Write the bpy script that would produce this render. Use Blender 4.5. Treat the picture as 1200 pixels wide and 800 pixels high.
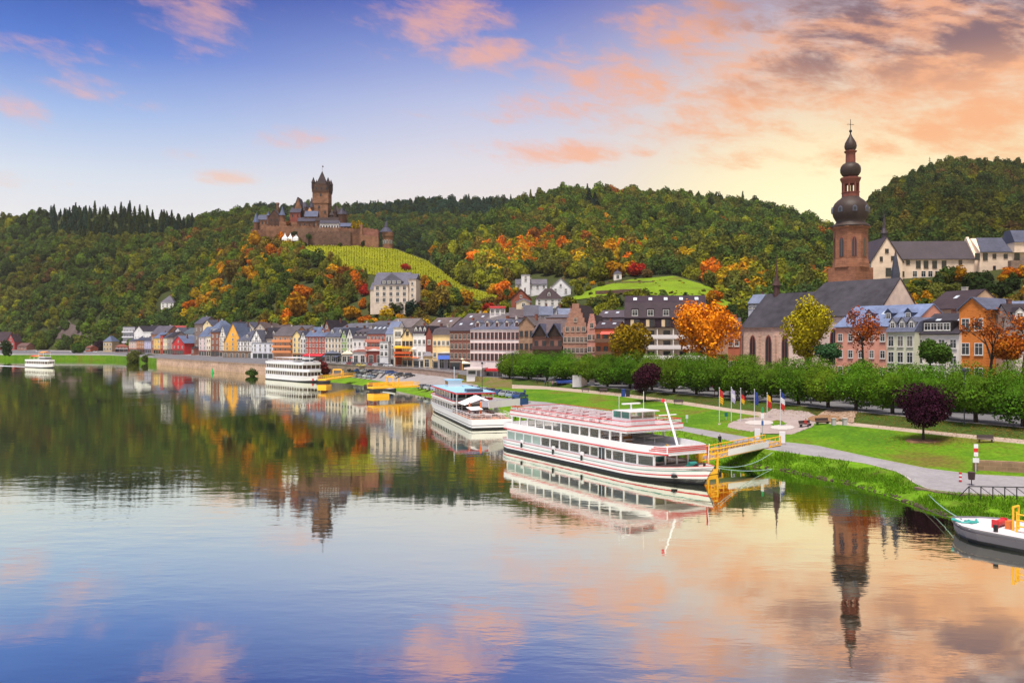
import bpy, bmesh, math, random
import numpy as np
from mathutils import Vector, Matrix, noise

for _o in list(bpy.data.objects):
    bpy.data.objects.remove(_o)
C = bpy.context.scene.collection
scene = bpy.context.scene
R = math.radians
CAM_H, HOR = 16.0, 397.0

def S(r, g, b, k=1.0):
    f = lambda c: (c/255.0/12.92 if c/255.0 <= .04045 else ((c/255.0+.055)/1.055)**2.4)
    return (f(r)*k, f(g)*k, f(b)*k, 1.0)

# ------------------------------------------------------------------ camera
cam_d = bpy.data.cameras.new('camera'); cam = bpy.data.objects.new('camera', cam_d); C.objects.link(cam)
cam.location = (0, 0, CAM_H); cam.rotation_euler = (R(90), 0, 0)
cam_d.lens = 30.0; cam_d.sensor_width = 36.0; cam_d.shift_y = -0.0025
cam_d.clip_start = 0.5; cam_d.clip_end = 8000
scene.camera = cam

# ------------------------------------------------------------------ exposure
scene.view_settings.view_transform = 'Standard'
scene.view_settings.look = 'None'
scene.view_settings.gamma = 1.0
scene.view_settings.use_curve_mapping = False
EXPOSURE = 0.85
scene.view_settings.exposure = EXPOSURE
scene.cycles.use_denoising = True
scene.cycles.max_bounces = 6
scene.cycles.diffuse_bounces = 2
scene.cycles.glossy_bounces = 4
scene.cycles.transparent_max_bounces = 8

# ------------------------------------------------------------------ sun (soft dusk glow)
SUN_DIR = Vector((-0.12, -0.32, 0.94)).normalized()
sd = bpy.data.lights.new('sun', 'SUN'); so = bpy.data.objects.new('sun', sd); C.objects.link(so)
sd.energy = 3.0; sd.angle = R(16); sd.color = (1.0, 0.93, 0.84)
so.rotation_euler = SUN_DIR.to_track_quat('Z', 'Y').to_euler()

# ------------------------------------------------------------------ world: dusk sky
world = bpy.data.worlds.new('World'); scene.world = world; world.use_nodes = True
nt = world.node_tree; nt.nodes.clear()
SKY_K = 2 ** (-EXPOSURE)
def N(t, **kw):
    n = nt.nodes.new(t)
    for k, v in kw.items(): setattr(n, k, v)
    return n
def L(a, b): nt.links.new(a, b)
def M(op, a, b=None, c=None, clamp=False):
    n = N('ShaderNodeMath', operation=op, use_clamp=clamp)
    for i, v in enumerate((a, b, c)):
        if v is None: continue
        if hasattr(v, 'is_linked'): L(v, n.inputs[i])
        else: n.inputs[i].default_value = v
    return n.outputs[0]
def MR(v, a, b, c=0.0, d=1.0, smooth=True):
    n = N('ShaderNodeMapRange', interpolation_type='SMOOTHSTEP' if smooth else 'LINEAR')
    L(v, n.inputs[0])
    for i, x in enumerate((a, b, c, d)): n.inputs[i+1].default_value = x
    return n.outputs[0]
def MIXC(f, a, b):
    n = N('ShaderNodeMix', data_type='RGBA')
    if hasattr(f, 'is_linked'): L(f, n.inputs[0])
    else: n.inputs[0].default_value = f
    for v, i in ((a, 6), (b, 7)):
        if hasattr(v, 'is_linked'): L(v, n.inputs[i])
        else: n.inputs[i].default_value = v
    return n.outputs[2]
tc = N('ShaderNodeTexCoord'); sep = N('ShaderNodeSeparateXYZ'); L(tc.outputs['Generated'], sep.inputs[0])
X_, Y_, Z_ = sep.outputs
AZ = M('ARCTAN2', X_, Y_); EL = M('ARCSINE', Z_)
SX = M('SINE', AZ)
def azel(px, py):
    a = math.atan((px-600)/1000.0); return a, math.atan((HOR-py)/1000.0*math.cos(a))
def RAMP(stops):
    n = N('ShaderNodeValToRGB'); L(M('DIVIDE', EL, 1.0), n.inputs[0]); cr = n.color_ramp
    while len(cr.elements) < len(stops): cr.elements.new(0.5)
    for e, (p, c) in zip(cr.elements, stops): e.position = p; e.color = c
    return n.outputs[0]
ZEN = S(196, 192, 205)  # pale unseen zenith, added for neutral soft light from above
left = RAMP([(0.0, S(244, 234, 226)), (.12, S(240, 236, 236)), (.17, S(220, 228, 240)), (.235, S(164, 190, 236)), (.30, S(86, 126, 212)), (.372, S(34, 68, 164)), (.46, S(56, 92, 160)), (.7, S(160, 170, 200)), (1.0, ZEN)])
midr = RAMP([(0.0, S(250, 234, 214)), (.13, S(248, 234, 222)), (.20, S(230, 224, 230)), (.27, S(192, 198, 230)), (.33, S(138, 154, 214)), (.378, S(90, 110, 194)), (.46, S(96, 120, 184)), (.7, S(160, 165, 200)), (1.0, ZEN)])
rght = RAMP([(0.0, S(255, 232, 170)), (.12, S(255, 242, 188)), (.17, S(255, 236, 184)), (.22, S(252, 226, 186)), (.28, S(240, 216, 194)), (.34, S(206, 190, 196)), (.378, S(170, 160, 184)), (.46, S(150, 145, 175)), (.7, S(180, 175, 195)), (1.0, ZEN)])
base = MIXC(MR(SX, -.5, .02), left, midr)
base = MIXC(MR(SX, -.02, .36), base, rght)
# warm glow where the sun has just set, behind the saddle on the right
def blob(px, py, rx, ry, k):
    a, e = azel(px, py)
    v = N('ShaderNodeCombineXYZ'); L(AZ, v.inputs[0]); L(EL, v.inputs[1])
    s = N('ShaderNodeVectorMath', operation='SUBTRACT'); L(v.outputs[0], s.inputs[0]); s.inputs[1].default_value = (a, e, 0)
    m = N('ShaderNodeVectorMath', operation='MULTIPLY'); L(s.outputs[0], m.inputs[0]); m.inputs[1].default_value = (1000.0/rx, 1000.0/ry, 0)
    ln = N('ShaderNodeVectorMath', operation='LENGTH'); L(m.outputs[0], ln.inputs[0])
    return MR(ln.outputs['Value'], 0.0, 1.0, k, 0.0)
glow = blob(955, 255, 260, 130, 1.0)
base = MIXC(M('MULTIPLY', glow, .85), base, S(255, 242, 196, 1.2))
# clouds
def NOISE(scale_az, scale_el, off, detail=6.0, dist=0.0, rough=.55, skew=0.0):
    v = N('ShaderNodeCombineXYZ')
    L(M('MULTIPLY_ADD', AZ, scale_az, off), v.inputs[0])
    L(M('ADD', M('MULTIPLY_ADD', EL, scale_el, off*.37), M('MULTIPLY', AZ, skew)), v.inputs[1])
    n = N('ShaderNodeTexNoise'); L(v.outputs[0], n.inputs['Vector'])
    n.inputs['Scale'].default_value = 1.0; n.inputs['Detail'].default_value = detail
    n.inputs['Roughness'].default_value = rough; n.inputs['Distortion'].default_value = dist
    return n.outputs[0]
BLOBS = [(235, 20, 110, 60, .85), (264, 46, 50, 22, .6), (520, 26, 170, 66, .9), (560, 58, 110, 44, .95), (102, 102, 90, 32, .7), (20, 130, 66, 36, .85), (170, 122, 60, 16, .5),
         (338, 158, 90, 28, .7), (265, 208, 70, 17, .95), (232, 185, 80, 16, .5), (660, 180, 190, 30, 1.0), (720, 100, 200, 90, .85), (610, 130, 110, 60, .6), (50, 55, 150, 40, .55),
         (860, 130, 240, 90, .8), (950, 75, 260, 90, .95), (1130, 60, 320, 130, 1.2), (1040, 30, 320, 90, 1.15), (1140, 140, 220, 80, 1.0), (1180, 190, 200, 60, .75), (830, 30, 200, 70, .85), (1040, 175, 180, 40, .75), (880, 184, 170, 26, .6), (500, 134, 90, 16, .5), (20, 210, 120, 20, .5), (600, 80, 120, 40, .5)]
acc = None
for b in BLOBS:
    v = blob(*b); acc = v if acc is None else M('MAXIMUM', acc, v)
n1 = NOISE(13.0, 36.0, 3.1, 9.0, .3, .70, 6.0)
n2 = NOISE(30.0, 74.0, 7.7, 6.0, .15, .62, 12.0)
nn = M('ADD', M('MULTIPLY', n1, .66), M('MULTIPLY', n2, .34))
dens = M('SUBTRACT', M('ADD', nn, M('MULTIPLY', acc, .34)), .605)
dens = MR(dens, -.015, .29)
# cloud colour: peach where the low light reaches, mauve grey in the thick sheet to the right
n3 = NOISE(7.0, 19.0, 12.3, 5.0, .6, .55, 4.0)
thick = M('MULTIPLY', MR(SX, .16, .36), MR(EL, .235, .31))
dark = M('MULTIPLY', thick, MR(M('ADD', M('MULTIPLY', n3, .72), M('MULTIPLY', n1, .28)), .43, .55))
warm = MIXC(MR(SX, -.3, .3), S(252, 184, 158), S(255, 172, 112))
ccol = MIXC(dark, warm, S(132, 98, 104))
lowy = MR(EL, .17, .22, 1.0, 0.0)
ccol = MIXC(M('MULTIPLY', lowy, .6), ccol, S(255, 200, 150))
sky = MIXC(M('MULTIPLY', dens, M('ADD', MR(SX, -.35, .2, .58, .78), M('MULTIPLY', dark, .16))), base, ccol)
nish = N('ShaderNodeTexSky', sky_type='NISHITA', sun_disc=False)
nish.sun_elevation = math.asin(SUN_DIR.z); nish.sun_rotation = math.atan2(SUN_DIR.x, SUN_DIR.y)
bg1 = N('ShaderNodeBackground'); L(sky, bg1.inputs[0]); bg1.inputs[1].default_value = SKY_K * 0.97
bg2 = N('ShaderNodeBackground'); L(nish.outputs[0], bg2.inputs[0]); bg2.inputs[1].default_value = 0.004
add = N('ShaderNodeAddShader'); L(bg1.outputs[0], add.inputs[0]); L(bg2.outputs[0], add.inputs[1])
out = N('ShaderNodeOutputWorld'); L(add.outputs[0], out.inputs[0])

# ------------------------------------------------------------------ helpers
def W(px, py, d): return Vector(((px-600)/1000.0*d, d, CAM_H-(py-HOR)/1000.0*d))
def P(px, py, z):
    d = (CAM_H-z)*1000.0/(py-HOR); return Vector(((px-600)/1000.0*d, d, z))
def itp(tab, x, col=1):
    if x <= tab[0][0]: return tab[0][col]
    for a, b in zip(tab, tab[1:]):
        if x <= b[0]:
            t = (x-a[0])/(b[0]-a[0]); return a[col]+(b[col]-a[col])*t
    return tab[-1][col]
def hgt(py, d): return CAM_H-(py-HOR)/1000.0*d

MATS = {}
def mat(name, col, rough=.8, var=.12, scale=1.2, bump=0.0, metal=0.0, spec=.3, stripes=None, wash=0.0):
    """procedural material: base colour with two scales of noise, optional stripe pattern (rows of slate, brick, plank)"""
    key = (name, tuple(round(c, 4) for c in col), rough, var, scale, bump, metal, spec, stripes, wash)
    if key in MATS: return MATS[key]
    m = bpy.data.materials.new(name); m.use_nodes = True; t = m.node_tree; n = t.nodes; l = t.links
    b = n['Principled BSDF']; b.inputs['Roughness'].default_value = rough; b.inputs['Metallic'].default_value = metal
    b.inputs['Specular IOR Level'].default_value = spec
    g = n.new('ShaderNodeTexCoord')
    src = g.outputs['Object']
    nz = n.new('ShaderNodeTexNoise'); l.new(src, nz.inputs['Vector']); nz.inputs['Scale'].default_value = scale; nz.inputs['Detail'].default_value = 5.0
    nz2 = n.new('ShaderNodeTexNoise'); l.new(src, nz2.inputs['Vector']); nz2.inputs['Scale'].default_value = scale*.17; nz2.inputs['Detail'].default_value = 3.0
    ad = n.new('ShaderNodeMath'); ad.operation = 'ADD'; l.new(nz.outputs[0], ad.inputs[0]); l.new(nz2.outputs[0], ad.inputs[1])
    mr = n.new('ShaderNodeMapRange'); l.new(ad.outputs[0], mr.inputs[0])
    for i, x in enumerate((.65, 1.35, 1-var, 1+var)): mr.inputs[i+1].default_value = x
    val = mr.outputs[0]
    if stripes:
        kind, fr, amt = stripes
        if kind == 'brick':
            w = n.new('ShaderNodeTexBrick'); mp = n.new('ShaderNodeMapping'); l.new(src, mp.inputs[0]); mp.inputs['Rotation'].default_value = (R(90), 0, 0)
            l.new(mp.outputs[0], w.inputs['Vector']); w.inputs['Scale'].default_value = fr
            w.inputs['Color1'].default_value = (1, 1, 1, 1); w.inputs['Color2'].default_value = (1-amt, 1-amt, 1-amt, 1); w.inputs['Mortar'].default_value = (1.12, 1.12, 1.12, 1); w.inputs['Mortar Size'].default_value = .03
            w.inputs['Brick Width'].default_value = .9; w.inputs['Row Height'].default_value = .4
            so_ = w.outputs[0]
        else:
            w = n.new('ShaderNodeTexWave'); w.bands_direction = kind; l.new(src, w.inputs['Vector']); w.inputs['Scale'].default_value = fr; w.inputs['Distortion'].default_value = .6; w.inputs['Detail'].default_value = 2
            r2 = n.new('ShaderNodeMapRange'); l.new(w.outputs[1], r2.inputs[0]); r2.inputs[3].default_value = 1-amt; r2.inputs[4].default_value = 1+amt*.5
            so_ = r2.outputs[0]
        mu = n.new('ShaderNodeMath'); mu.operation = 'MULTIPLY'; l.new(val, mu.inputs[0]); l.new(so_, mu.inputs[1]); val = mu.outputs[0]
    vm = n.new('ShaderNodeVectorMath'); vm.operation = 'SCALE'; vm.inputs[0].default_value = col[:3]; l.new(val, vm.inputs['Scale'])
    l.new(vm.outputs[0], b.inputs['Base Color'])
    if bump:
        bp = n.new('ShaderNodeBump'); bp.inputs['Strength'].default_value = bump; bp.inputs['Distance'].default_value = .1
        l.new(nz.outputs[0], bp.inputs['Height']); l.new(bp.outputs[0], b.inputs['Normal'])
    MATS[key] = m; return m

def plaster(rgb, k=.90):
    g = sum(rgb)/3; rgb = tuple(min(255, g+(c-g)*.86) for c in rgb)
    return mat('plaster', S(*rgb, k), .85, .20, .55)
def slate(rgb=(70, 70, 84), k=.86): return mat('slate', S(*rgb, k*.85), .65, .30, 1.3, 0, 0, .2, ('Z', 1.1, .25))
def stone(rgb, k=.9): return mat('stone', S(*rgb, k), .9, .22, 1.3, .3, 0, .2, ('brick', .9, .22))
def brick(rgb, k=.9): return mat('brick', S(*rgb, k), .88, .16, 1.5, 0, 0, .2, ('brick', 1.6, .2))
def paint(rgb, k=.9, rough=.4): return mat('paint', S(*rgb, k), rough, .05, .8, 0, 0, .5)
def metal(rgb, k=.9): return mat('painted_metal', S(*rgb, k), .35, .06, 2.0, 0, .3, .5)
GLASS = mat('window_glass', (.022, .028, .036, 1), .12, .3, .35, 0, 0, .6)
GLASS2 = mat('curtained_glass', (.16, .15, .13, 1), .25, .35, .5, 0, 0, .5)
WARMGLASS = mat('cabin_glass', (.075, .05, .03, 1), .12, .5, .9, 0, 0, .6)
WHITE = paint((238, 236, 236))
FRAMEW = paint((232, 228, 222), .85, .5)
WOOD = mat('wood', S(92, 60, 38), .6, .2, 3.0, 0, 0, .3)
DARKWOOD = mat('dark_wood', S(52, 38, 32), .7, .2, 2.0)

class MB:
    def __init__(s): s.v = []; s.f = []; s.m = []
    def quad(s, pts, mi=0):
        i = len(s.v); s.v += [tuple(p) for p in pts]; s.f.append(tuple(range(i, i+len(pts)))); s.m.append(mi); return s
    def box(s, x0, x1, y0, y1, z0, z1, mi=0):
        i = len(s.v); s.v += [(x0,y0,z0),(x1,y0,z0),(x1,y1,z0),(x0,y1,z0),(x0,y0,z1),(x1,y0,z1),(x1,y1,z1),(x0,y1,z1)]
        for q in ((3,2,1,0),(4,5,6,7),(0,1,5,4),(1,2,6,5),(2,3,7,6),(3,0,4,7)): s.f.append(tuple(i+k for k in q)); s.m.append(mi)
        return s
    def prism(s, poly, a, b, axis='y', mi=0):
        """poly in the plane across axis: axis y -> (x,z), axis x -> (y,z), axis z -> (x,y)"""
        mk = {'y': lambda p, t: (p[0], t, p[1]), 'x': lambda p, t: (t, p[0], p[1]), 'z': lambda p, t: (p[0], p[1], t)}[axis]
        i = len(s.v); n = len(poly); s.v += [mk(p, a) for p in poly]+[mk(p, b) for p in poly]
        s.f.append(tuple(range(i, i+n))); s.m.append(mi); s.f.append(tuple(range(i+2*n-1, i+n-1, -1))); s.m.append(mi)
        for k in range(n): s.f.append((i+k, i+(k+1) % n, i+n+(k+1) % n, i+n+k)); s.m.append(mi)
        return s
    def slab(s, a, b, c, d, t=.2, mi=0):
        """four-sided slab: the quad a b c d thickened upward along its normal"""
        a, b, c, d = map(Vector, (a, b, c, d)); n = (b-a).cross(d-a).normalized()
        if n.z < 0: n = -n
        i = len(s.v); s.v += [tuple(p) for p in (a, b, c, d, a+n*t, b+n*t, c+n*t, d+n*t)]
        for q in ((3,2,1,0),(4,5,6,7),(0,1,5,4),(1,2,6,5),(2,3,7,6),(3,0,4,7)): s.f.append(tuple(i+k for k in q)); s.m.append(mi)
        return s
    def tube(s, p0, p1, r0, r1=None, n=8, mi=0, cap=True):
        p0, p1 = Vector(p0), Vector(p1); r1 = r0 if r1 is None else r1
        ax = (p1-p0).normalized(); u = ax.cross(Vector((0,0,1)) if abs(ax.z) < .9 else Vector((1,0,0))).normalized(); w = ax.cross(u)
        i = len(s.v)
        for p, r in ((p0, r0), (p1, r1)):
            for k in range(n):
                a = 2*math.pi*k/n; s.v.append(tuple(p+u*math.cos(a)*r+w*math.sin(a)*r))
        for k in range(n): s.f.append((i+k, i+(k+1) % n, i+n+(k+1) % n, i+n+k)); s.m.append(mi)
        if cap: s.f.append(tuple(range(i+n-1, i-1, -1))); s.m.append(mi); s.f.append(tuple(range(i+n, i+2*n))); s.m.append(mi)
        return s
    def lathe(s, prof, cx=0, cy=0, n=12, mi=0, rot=0.0):
        i = len(s.v)
        for r, z in prof:
            for k in range(n):
                a = 2*math.pi*k/n+rot; s.v.append((cx+r*math.cos(a), cy+r*math.sin(a), z))
        for j in range(len(prof)-1):
            for k in range(n):
                s.f.append((i+j*n+k, i+j*n+(k+1) % n, i+(j+1)*n+(k+1) % n, i+(j+1)*n+k)); s.m.append(mi)
        s.f.append(tuple(i+k for k in range(n-1, -1, -1))); s.m.append(mi)
        s.f.append(tuple(i+(len(prof)-1)*n+k for k in range(n))); s.m.append(mi)
        return s
    def mesh(s, name, mats, smooth=False):
        me = bpy.data.meshes.new(name); me.from_pydata(s.v, [], s.f)
        for m in (mats if isinstance(mats, (list, tuple)) else [mats]): me.materials.append(m)
        for p, k in zip(me.polygons, s.m): p.material_index = k; p.use_smooth = smooth
        bm = bmesh.new(); bm.from_mesh(me); bmesh.ops.recalc_face_normals(bm, faces=bm.faces[:]); bm.to_mesh(me); bm.free()
        return me
    def build(s, name, mats, parent=None, smooth=False, loc=None, rotz=0.0):
        return link(name, s.mesh(name, mats, smooth), parent, loc, rotz)
def link(name, me, parent=None, loc=None, rotz=0.0):
    o = bpy.data.objects.new(name, me); C.objects.link(o)
    if parent is not None: o.parent = parent
    if loc is not None: o.location = loc
    if rotz: o.rotation_euler = (0, 0, rotz)
    return o
def tag(o, label, cat, group=None):
    o['label'] = label; o['category'] = cat
    if group: o['group'] = group
    return o
def thing(name, label, cat, loc=(0, 0, 0), rotz=0.0, group=None):
    o = bpy.data.objects.new(name, None); C.objects.link(o); o.location = loc; o.rotation_euler = (0, 0, rotz)
    o.empty_display_size = .5
    return tag(o, label, cat, group)
def struct(o): o['kind'] = 'structure'; return o
def stuff(o): o['kind'] = 'stuff'; return o
def dup(root, loc, rotz=None, label=None, group=None, col=None):
    r = root.copy(); C.objects.link(r); r.location = loc
    if rotz is not None: r.rotation_euler = (0, 0, rotz)
    if label: r['label'] = label
    if group: r['group'] = group
    if col: r.color = col
    for ch in list(root.children):
        c = ch.copy(); C.objects.link(c); c.parent = r
        if col: c.color = col
        for g in ch.children:
            k = g.copy(); C.objects.link(k); k.parent = c
            if col: k.color = col
    return r
# ================================================================== THE SETTING
def land_mat(name, cols, scale=.12, rough=.95, bump=.2, patch=None, mott=.28):
    m = bpy.data.materials.new(name); m.use_nodes = True; t = m.node_tree; n = t.nodes; l = t.links
    b = n['Principled BSDF']; b.inputs['Roughness'].default_value = rough; b.inputs['Specular IOR Level'].default_value = .1
    g = n.new('ShaderNodeNewGeometry')
    nz = n.new('ShaderNodeTexNoise'); l.new(g.outputs['Position'], nz.inputs['Vector']); nz.inputs['Scale'].default_value = scale; nz.inputs['Detail'].default_value = 8; nz.inputs['Roughness'].default_value = .65
    cr = n.new('ShaderNodeValToRGB'); l.new(nz.outputs[0], cr.inputs[0])
    while len(cr.color_ramp.elements) < len(cols): cr.color_ramp.elements.new(.5)
    for e, (p, c) in zip(cr.color_ramp.elements, cols): e.position = p; e.color = c
    nz2 = n.new('ShaderNodeTexNoise'); l.new(g.outputs['Position'], nz2.inputs['Vector']); nz2.inputs['Scale'].default_value = 2.2; nz2.inputs['Detail'].default_value = 6
    mr = n.new('ShaderNodeMapRange'); l.new(nz2.outputs[0], mr.inputs[0])
    for i, x in enumerate((.3, .7, 1-mott, 1+mott)): mr.inputs[i+1].default_value = x
    vm = n.new('ShaderNodeVectorMath'); vm.operation = 'SCALE'; l.new(cr.outputs[0], vm.inputs[0]); l.new(mr.outputs[0], vm.inputs['Scale'])
    l.new(vm.outputs[0], b.inputs['Base Color'])
    if bump:
        bp = n.new('ShaderNodeBump'); bp.inputs['Strength'].default_value = bump; bp.inputs['Distance'].default_value = .3
        l.new(nz2.outputs[0], bp.inputs['Height']); l.new(bp.outputs[0], b.inputs['Normal'])
    return m
LAWN = land_mat('lawn_grass', [(.33, (.14, .11, .025, 1)), (.40, (.125, .15, .016, 1)), (.48, (.105, .21, .008, 1)), (.58, (.065, .155, .008, 1)), (.68, (.115, .23, .008, 1))], .085, bump=.5)
BANKG = land_mat('bank_grass', [(.28, (.10, .085, .035, 1)), (.38, (.10, .16, .012, 1)), (.54, (.12, .25, .010, 1)), (.75, (.17, .27, .014, 1))], .3)
VERGEG = land_mat('verge_grass', [(.30, (.09, .075, .022, 1)), (.45, (.055, .075, .014, 1)), (.62, (.05, .10, .012, 1)), (.8, (.06, .12, .012, 1))], .2)  # darker, browner grass than the lawn
ASPH = land_mat('asphalt', [(.3, (.12, .115, .125, 1)), (.7, (.17, .165, .175, 1))], .35, .85, .05, mott=.09)
PATHM = land_mat('path_asphalt', [(.3, (.24, .225, .235, 1)), (.7, (.32, .30, .31, 1))], .35, .85, .05, mott=.09)
SANDP = land_mat('path_gravel', [(.3, (.34, .26, .20, 1)), (.7, (.44, .35, .28, 1))], .5, .9, .1, mott=.09)
PINKP = land_mat('pink_paving', [(.3, (.30, .235, .215, 1)), (.7, (.38, .31, .285, 1))], .5, .9, .05, mott=.09)
SOIL = land_mat('forest_soil', [(.3, (.030, .034, .012, 1)), (.55, (.045, .055, .016, 1)), (.8, (.07, .065, .022, 1))], .03)
VERGE2 = land_mat('worn_verge', [(.34, (.20, .14, .08, 1)), (.48, (.15, .12, .04, 1)), (.62, (.10, .15, .02, 1))], .2)
QUAY = land_mat('quay_paving', [(.3, (.24, .215, .21, 1)), (.7, (.33, .30, .29, 1))], .4, .9, .05, mott=.09)

# per image column: waterline and the feature lines of the bank, (px, py, z)
BANK0 = [(-140, 420.5, 0), (0, 421, 0), (70, 421.3, 0), (130, 421.7, 0), (160, 424, 0), (184, 427, 0), (250, 433, 0), (315, 439.5, 0), (345, 443, 0), (375, 446.5, 0), (420, 451, 0), (450, 455, 0), (500, 464, 0), (540, 474, 0), (600, 487, 0), (640, 498, 0), (700, 513, 0), (760, 527, 0), (840, 544, 0), (880, 546.5, 0), (920, 551, 0), (960, 560, 0), (1000, 568, 0), (1050, 584, 0), (1114, 606, 0), (1200, 640, 0), (1330, 720, 0)]
BANK1 = [(-140, 415.5, 3.5), (0, 416, 3.5), (130, 416.6, 3.5), (184, 421, 3.9), (250, 424.3, 4.2), (315, 427.5, 4.6), (345, 439, 1.4), (375, 438.5, 1.2), (420, 443, 1.2), (450, 447, 1.2), (500, 456, 1.2), (560, 469, 1.4), (600, 475, 1.9), (640, 478, 2.0), (700, 485, 2.0), (796, 504, 2.0), (850, 515, 2.0), (890, 525, 1.9), (960, 535, 1.7), (1015, 543, 1.6), (1050, 552.5, 1.45), (1062, 559, 1.35), (1072, 567, 1.2), (1088, 573, 1.1), (1120, 577, 1.1), (1200, 581.5, 1.2), (1330, 590, 1.2)]
BANK2 = [(-140, 413.6, 4.6), (0, 414, 4.6), (130, 415, 4.6), (184, 418.5, 4.9), (250, 421.5, 5.2), (315, 424.8, 5.3), (345, 435, 2.0), (375, 435.5, 1.9), (420, 440.5, 1.8), (450, 444, 1.8), (500, 451, 1.8), (560, 463, 2.2), (600, 468, 2.2), (640, 471, 2.2), (700, 480, 2.1), (796, 499, 2.1), (850, 508, 2.1), (890, 515, 2.0), (955, 522, 1.9), (1015, 535, 1.7), (1085, 549, 1.5), (1141, 556, 1.5), (1200, 559, 1.5), (1330, 565, 1.5)]
BANK3 = [(-140, 412.6, 4.8), (0, 413, 4.8), (130, 414.2, 4.9), (184, 417.4, 5.1), (250, 420.7, 5.4), (315, 424.2, 5.4), (345, 430.5, 3.6), (375, 431.4, 3.9), (420, 433.6, 4.1), (450, 435.2, 4.2), (500, 441, 3.4), (560, 451, 2.9), (600, 455, 3.0), (640, 456, 3.2), (716, 463, 3.2), (793, 473, 3.2), (860, 483, 3.2), (920, 492, 3.1), (990, 498, 3.15), (1085, 508, 3.2), (1200, 520, 3.2), (1330, 533, 3.2)]
BANK4 = [(-140, 412.3, 4.9), (0, 412.7, 4.9), (130, 413.9, 5.0), (184, 417.1, 5.2), (250, 420.3, 5.5), (315, 423.9, 5.5), (345, 428.5, 4.4), (375, 429.6, 4.4), (420, 432.4, 4.5), (450, 434.0, 4.5), (500, 438.5, 4.0), (560, 447, 3.4), (600, 450.5, 3.4), (640, 452.5, 3.35), (716, 459.3, 3.3), (793, 469, 3.3), (860, 479, 3.3), (920, 486, 3.2), (990, 494, 3.25), (1085, 504, 3.3), (1200, 515, 3.3), (1330, 527, 3.3)]
BANK5 = [(-140, 412.1, 5.0), (0, 412.5, 5.0), (130, 413.7, 5.1), (184, 416.8, 5.3), (250, 419.6, 5.7), (315, 423.2, 5.8), (345, 425.5, 5.8), (375, 427.2, 5.6), (420, 430.2, 5.5), (450, 431.6, 5.5), (500, 435.5, 5.3), (560, 441.0, 4.9), (600, 443.5, 4.5), (640, 446.5, 4.3), (716, 454.5, 4.2), (780, 460, 4.2), (860, 467, 4.2), (920, 473.5, 4.2), (1001, 482, 4.2), (1120, 494, 4.2), (1200, 501, 4.2), (1330, 511, 4.2)]
DT = [(-140, 1000), (-20, 860), (60, 750), (130, 694), (150, 676), (184, 592), (240, 506), (330, 416), (400, 368), (450, 334), (500, 313), (560, 290), (620, 270), (690, 253), (790, 228), (870, 212), (1000, 186), (1100, 168), (1200, 154), (1330, 138)]
ZT = [(-140, 5.2), (130, 5.4), (240, 6.0), (330, 6.0), (450, 5.6), (560, 5.0), (690, 4.5), (800, 4.3), (1330, 4.3)]
def D(px): return itp(DT, px)
def ZS(px): return itp(ZT, px)
def line_pt(tab, px):
    y, z = itp(tab, px, 1), itp(tab, px, 2)
    return P(px, y, z)
def feature(px):
    """the eight points of the bank's section on the bearing px, pushed apart where needed"""
    pts = [line_pt(t, px) for t in (BANK0, BANK1, BANK2, BANK3, BANK4, BANK5)]
    d = D(px); pts.append(Vector(((px-600)/1000*d, d, ZS(px))))
    d2 = d+70; pts.append(Vector(((px-600)/1000*d2, d2, ZS(px)+.6)))
    for i in range(1, 8):
        if pts[i].y < pts[i-1].y+.15:
            z = pts[i].z; y = pts[i-1].y+.15; pts[i] = Vector(((px-600)/1000*y, y, z))
    return pts
COLS = [-140+10*i for i in range(148)]
FEAT = {px: feature(px) for px in COLS}
def ground_pt(px, d):
    """height of the bank at bearing px and distance d"""
    pts = feature(px)
    if d <= pts[0].y: return 0.0
    for a, b in zip(pts, pts[1:]):
        if d <= b.y:
            return a.z+(b.z-a.z)*(d-a.y)/(b.y-a.y)
    return pts[-1].z
def on_ground(px, py):
    """point of the bank seen at (px, py)"""
    pts = feature(px)
    for a, b in zip(pts, pts[1:]):
        ya = HOR+(CAM_H-a.z)/a.y*1000; yb = HOR+(CAM_H-b.z)/b.y*1000
        if yb <= py <= ya:
            lo, hi = 0.0, 1.0
            for _ in range(30):
                t = (lo+hi)/2; q = a.lerp(b, t); y = HOR+(CAM_H-q.z)/q.y*1000
                if y > py: lo = t
                else: hi = t
            return a.lerp(b, lo)
    return pts[-2].copy()
def zone(name, i, px0, px1, m, n=2, amp=0.0, j=None):
    j = i+1 if j is None else j
    vs, fs = [], []; cols = [c for c in COLS if px0 <= c <= px1]
    for c in cols:
        a, b = FEAT[c][i], FEAT[c][j]
        for k in range(n+1):
            p = a.lerp(b, k/n)
            if 0 < k < n and amp: p = p+Vector((0, 0, amp*noise.noise(p*.35)))
            vs.append(p)
    r = n+1
    for c in range(len(cols)-1):
        for k in range(n): fs.append((c*r+k, (c+1)*r+k, (c+1)*r+k+1, c*r+k+1))
    me = bpy.data.meshes.new(name); me.from_pydata([tuple(v) for v in vs], [], fs); me.materials.append(m)
    for p in me.polygons: p.use_smooth = True
    return struct(link(name, me))
zone('riverbank', 0, -140, 190, LAWN, 4, .3)
zone('riverbank', 0, 340, 1330, BANKG, 6, .35)
zone('path', 1, -140, 180, PATHM); zone('path', 1, 340, 620, QUAY); zone('lower_path', 1, 620, 1330, PATHM, 3)
zone('road', 2, -140, 180, ASPH)
zone('quay', 2, 340, 560, QUAY); zone('lawn', 2, 560, 1330, LAWN, 5, .18)
zone('upper_path', 3, 600, 1330, SANDP); zone('quay_edge', 3, 340, 530, QUAY); zone('quay_verge', 3, 530, 600, VERGE2, 2); zone('road', 3, -140, 180, ASPH)
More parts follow.
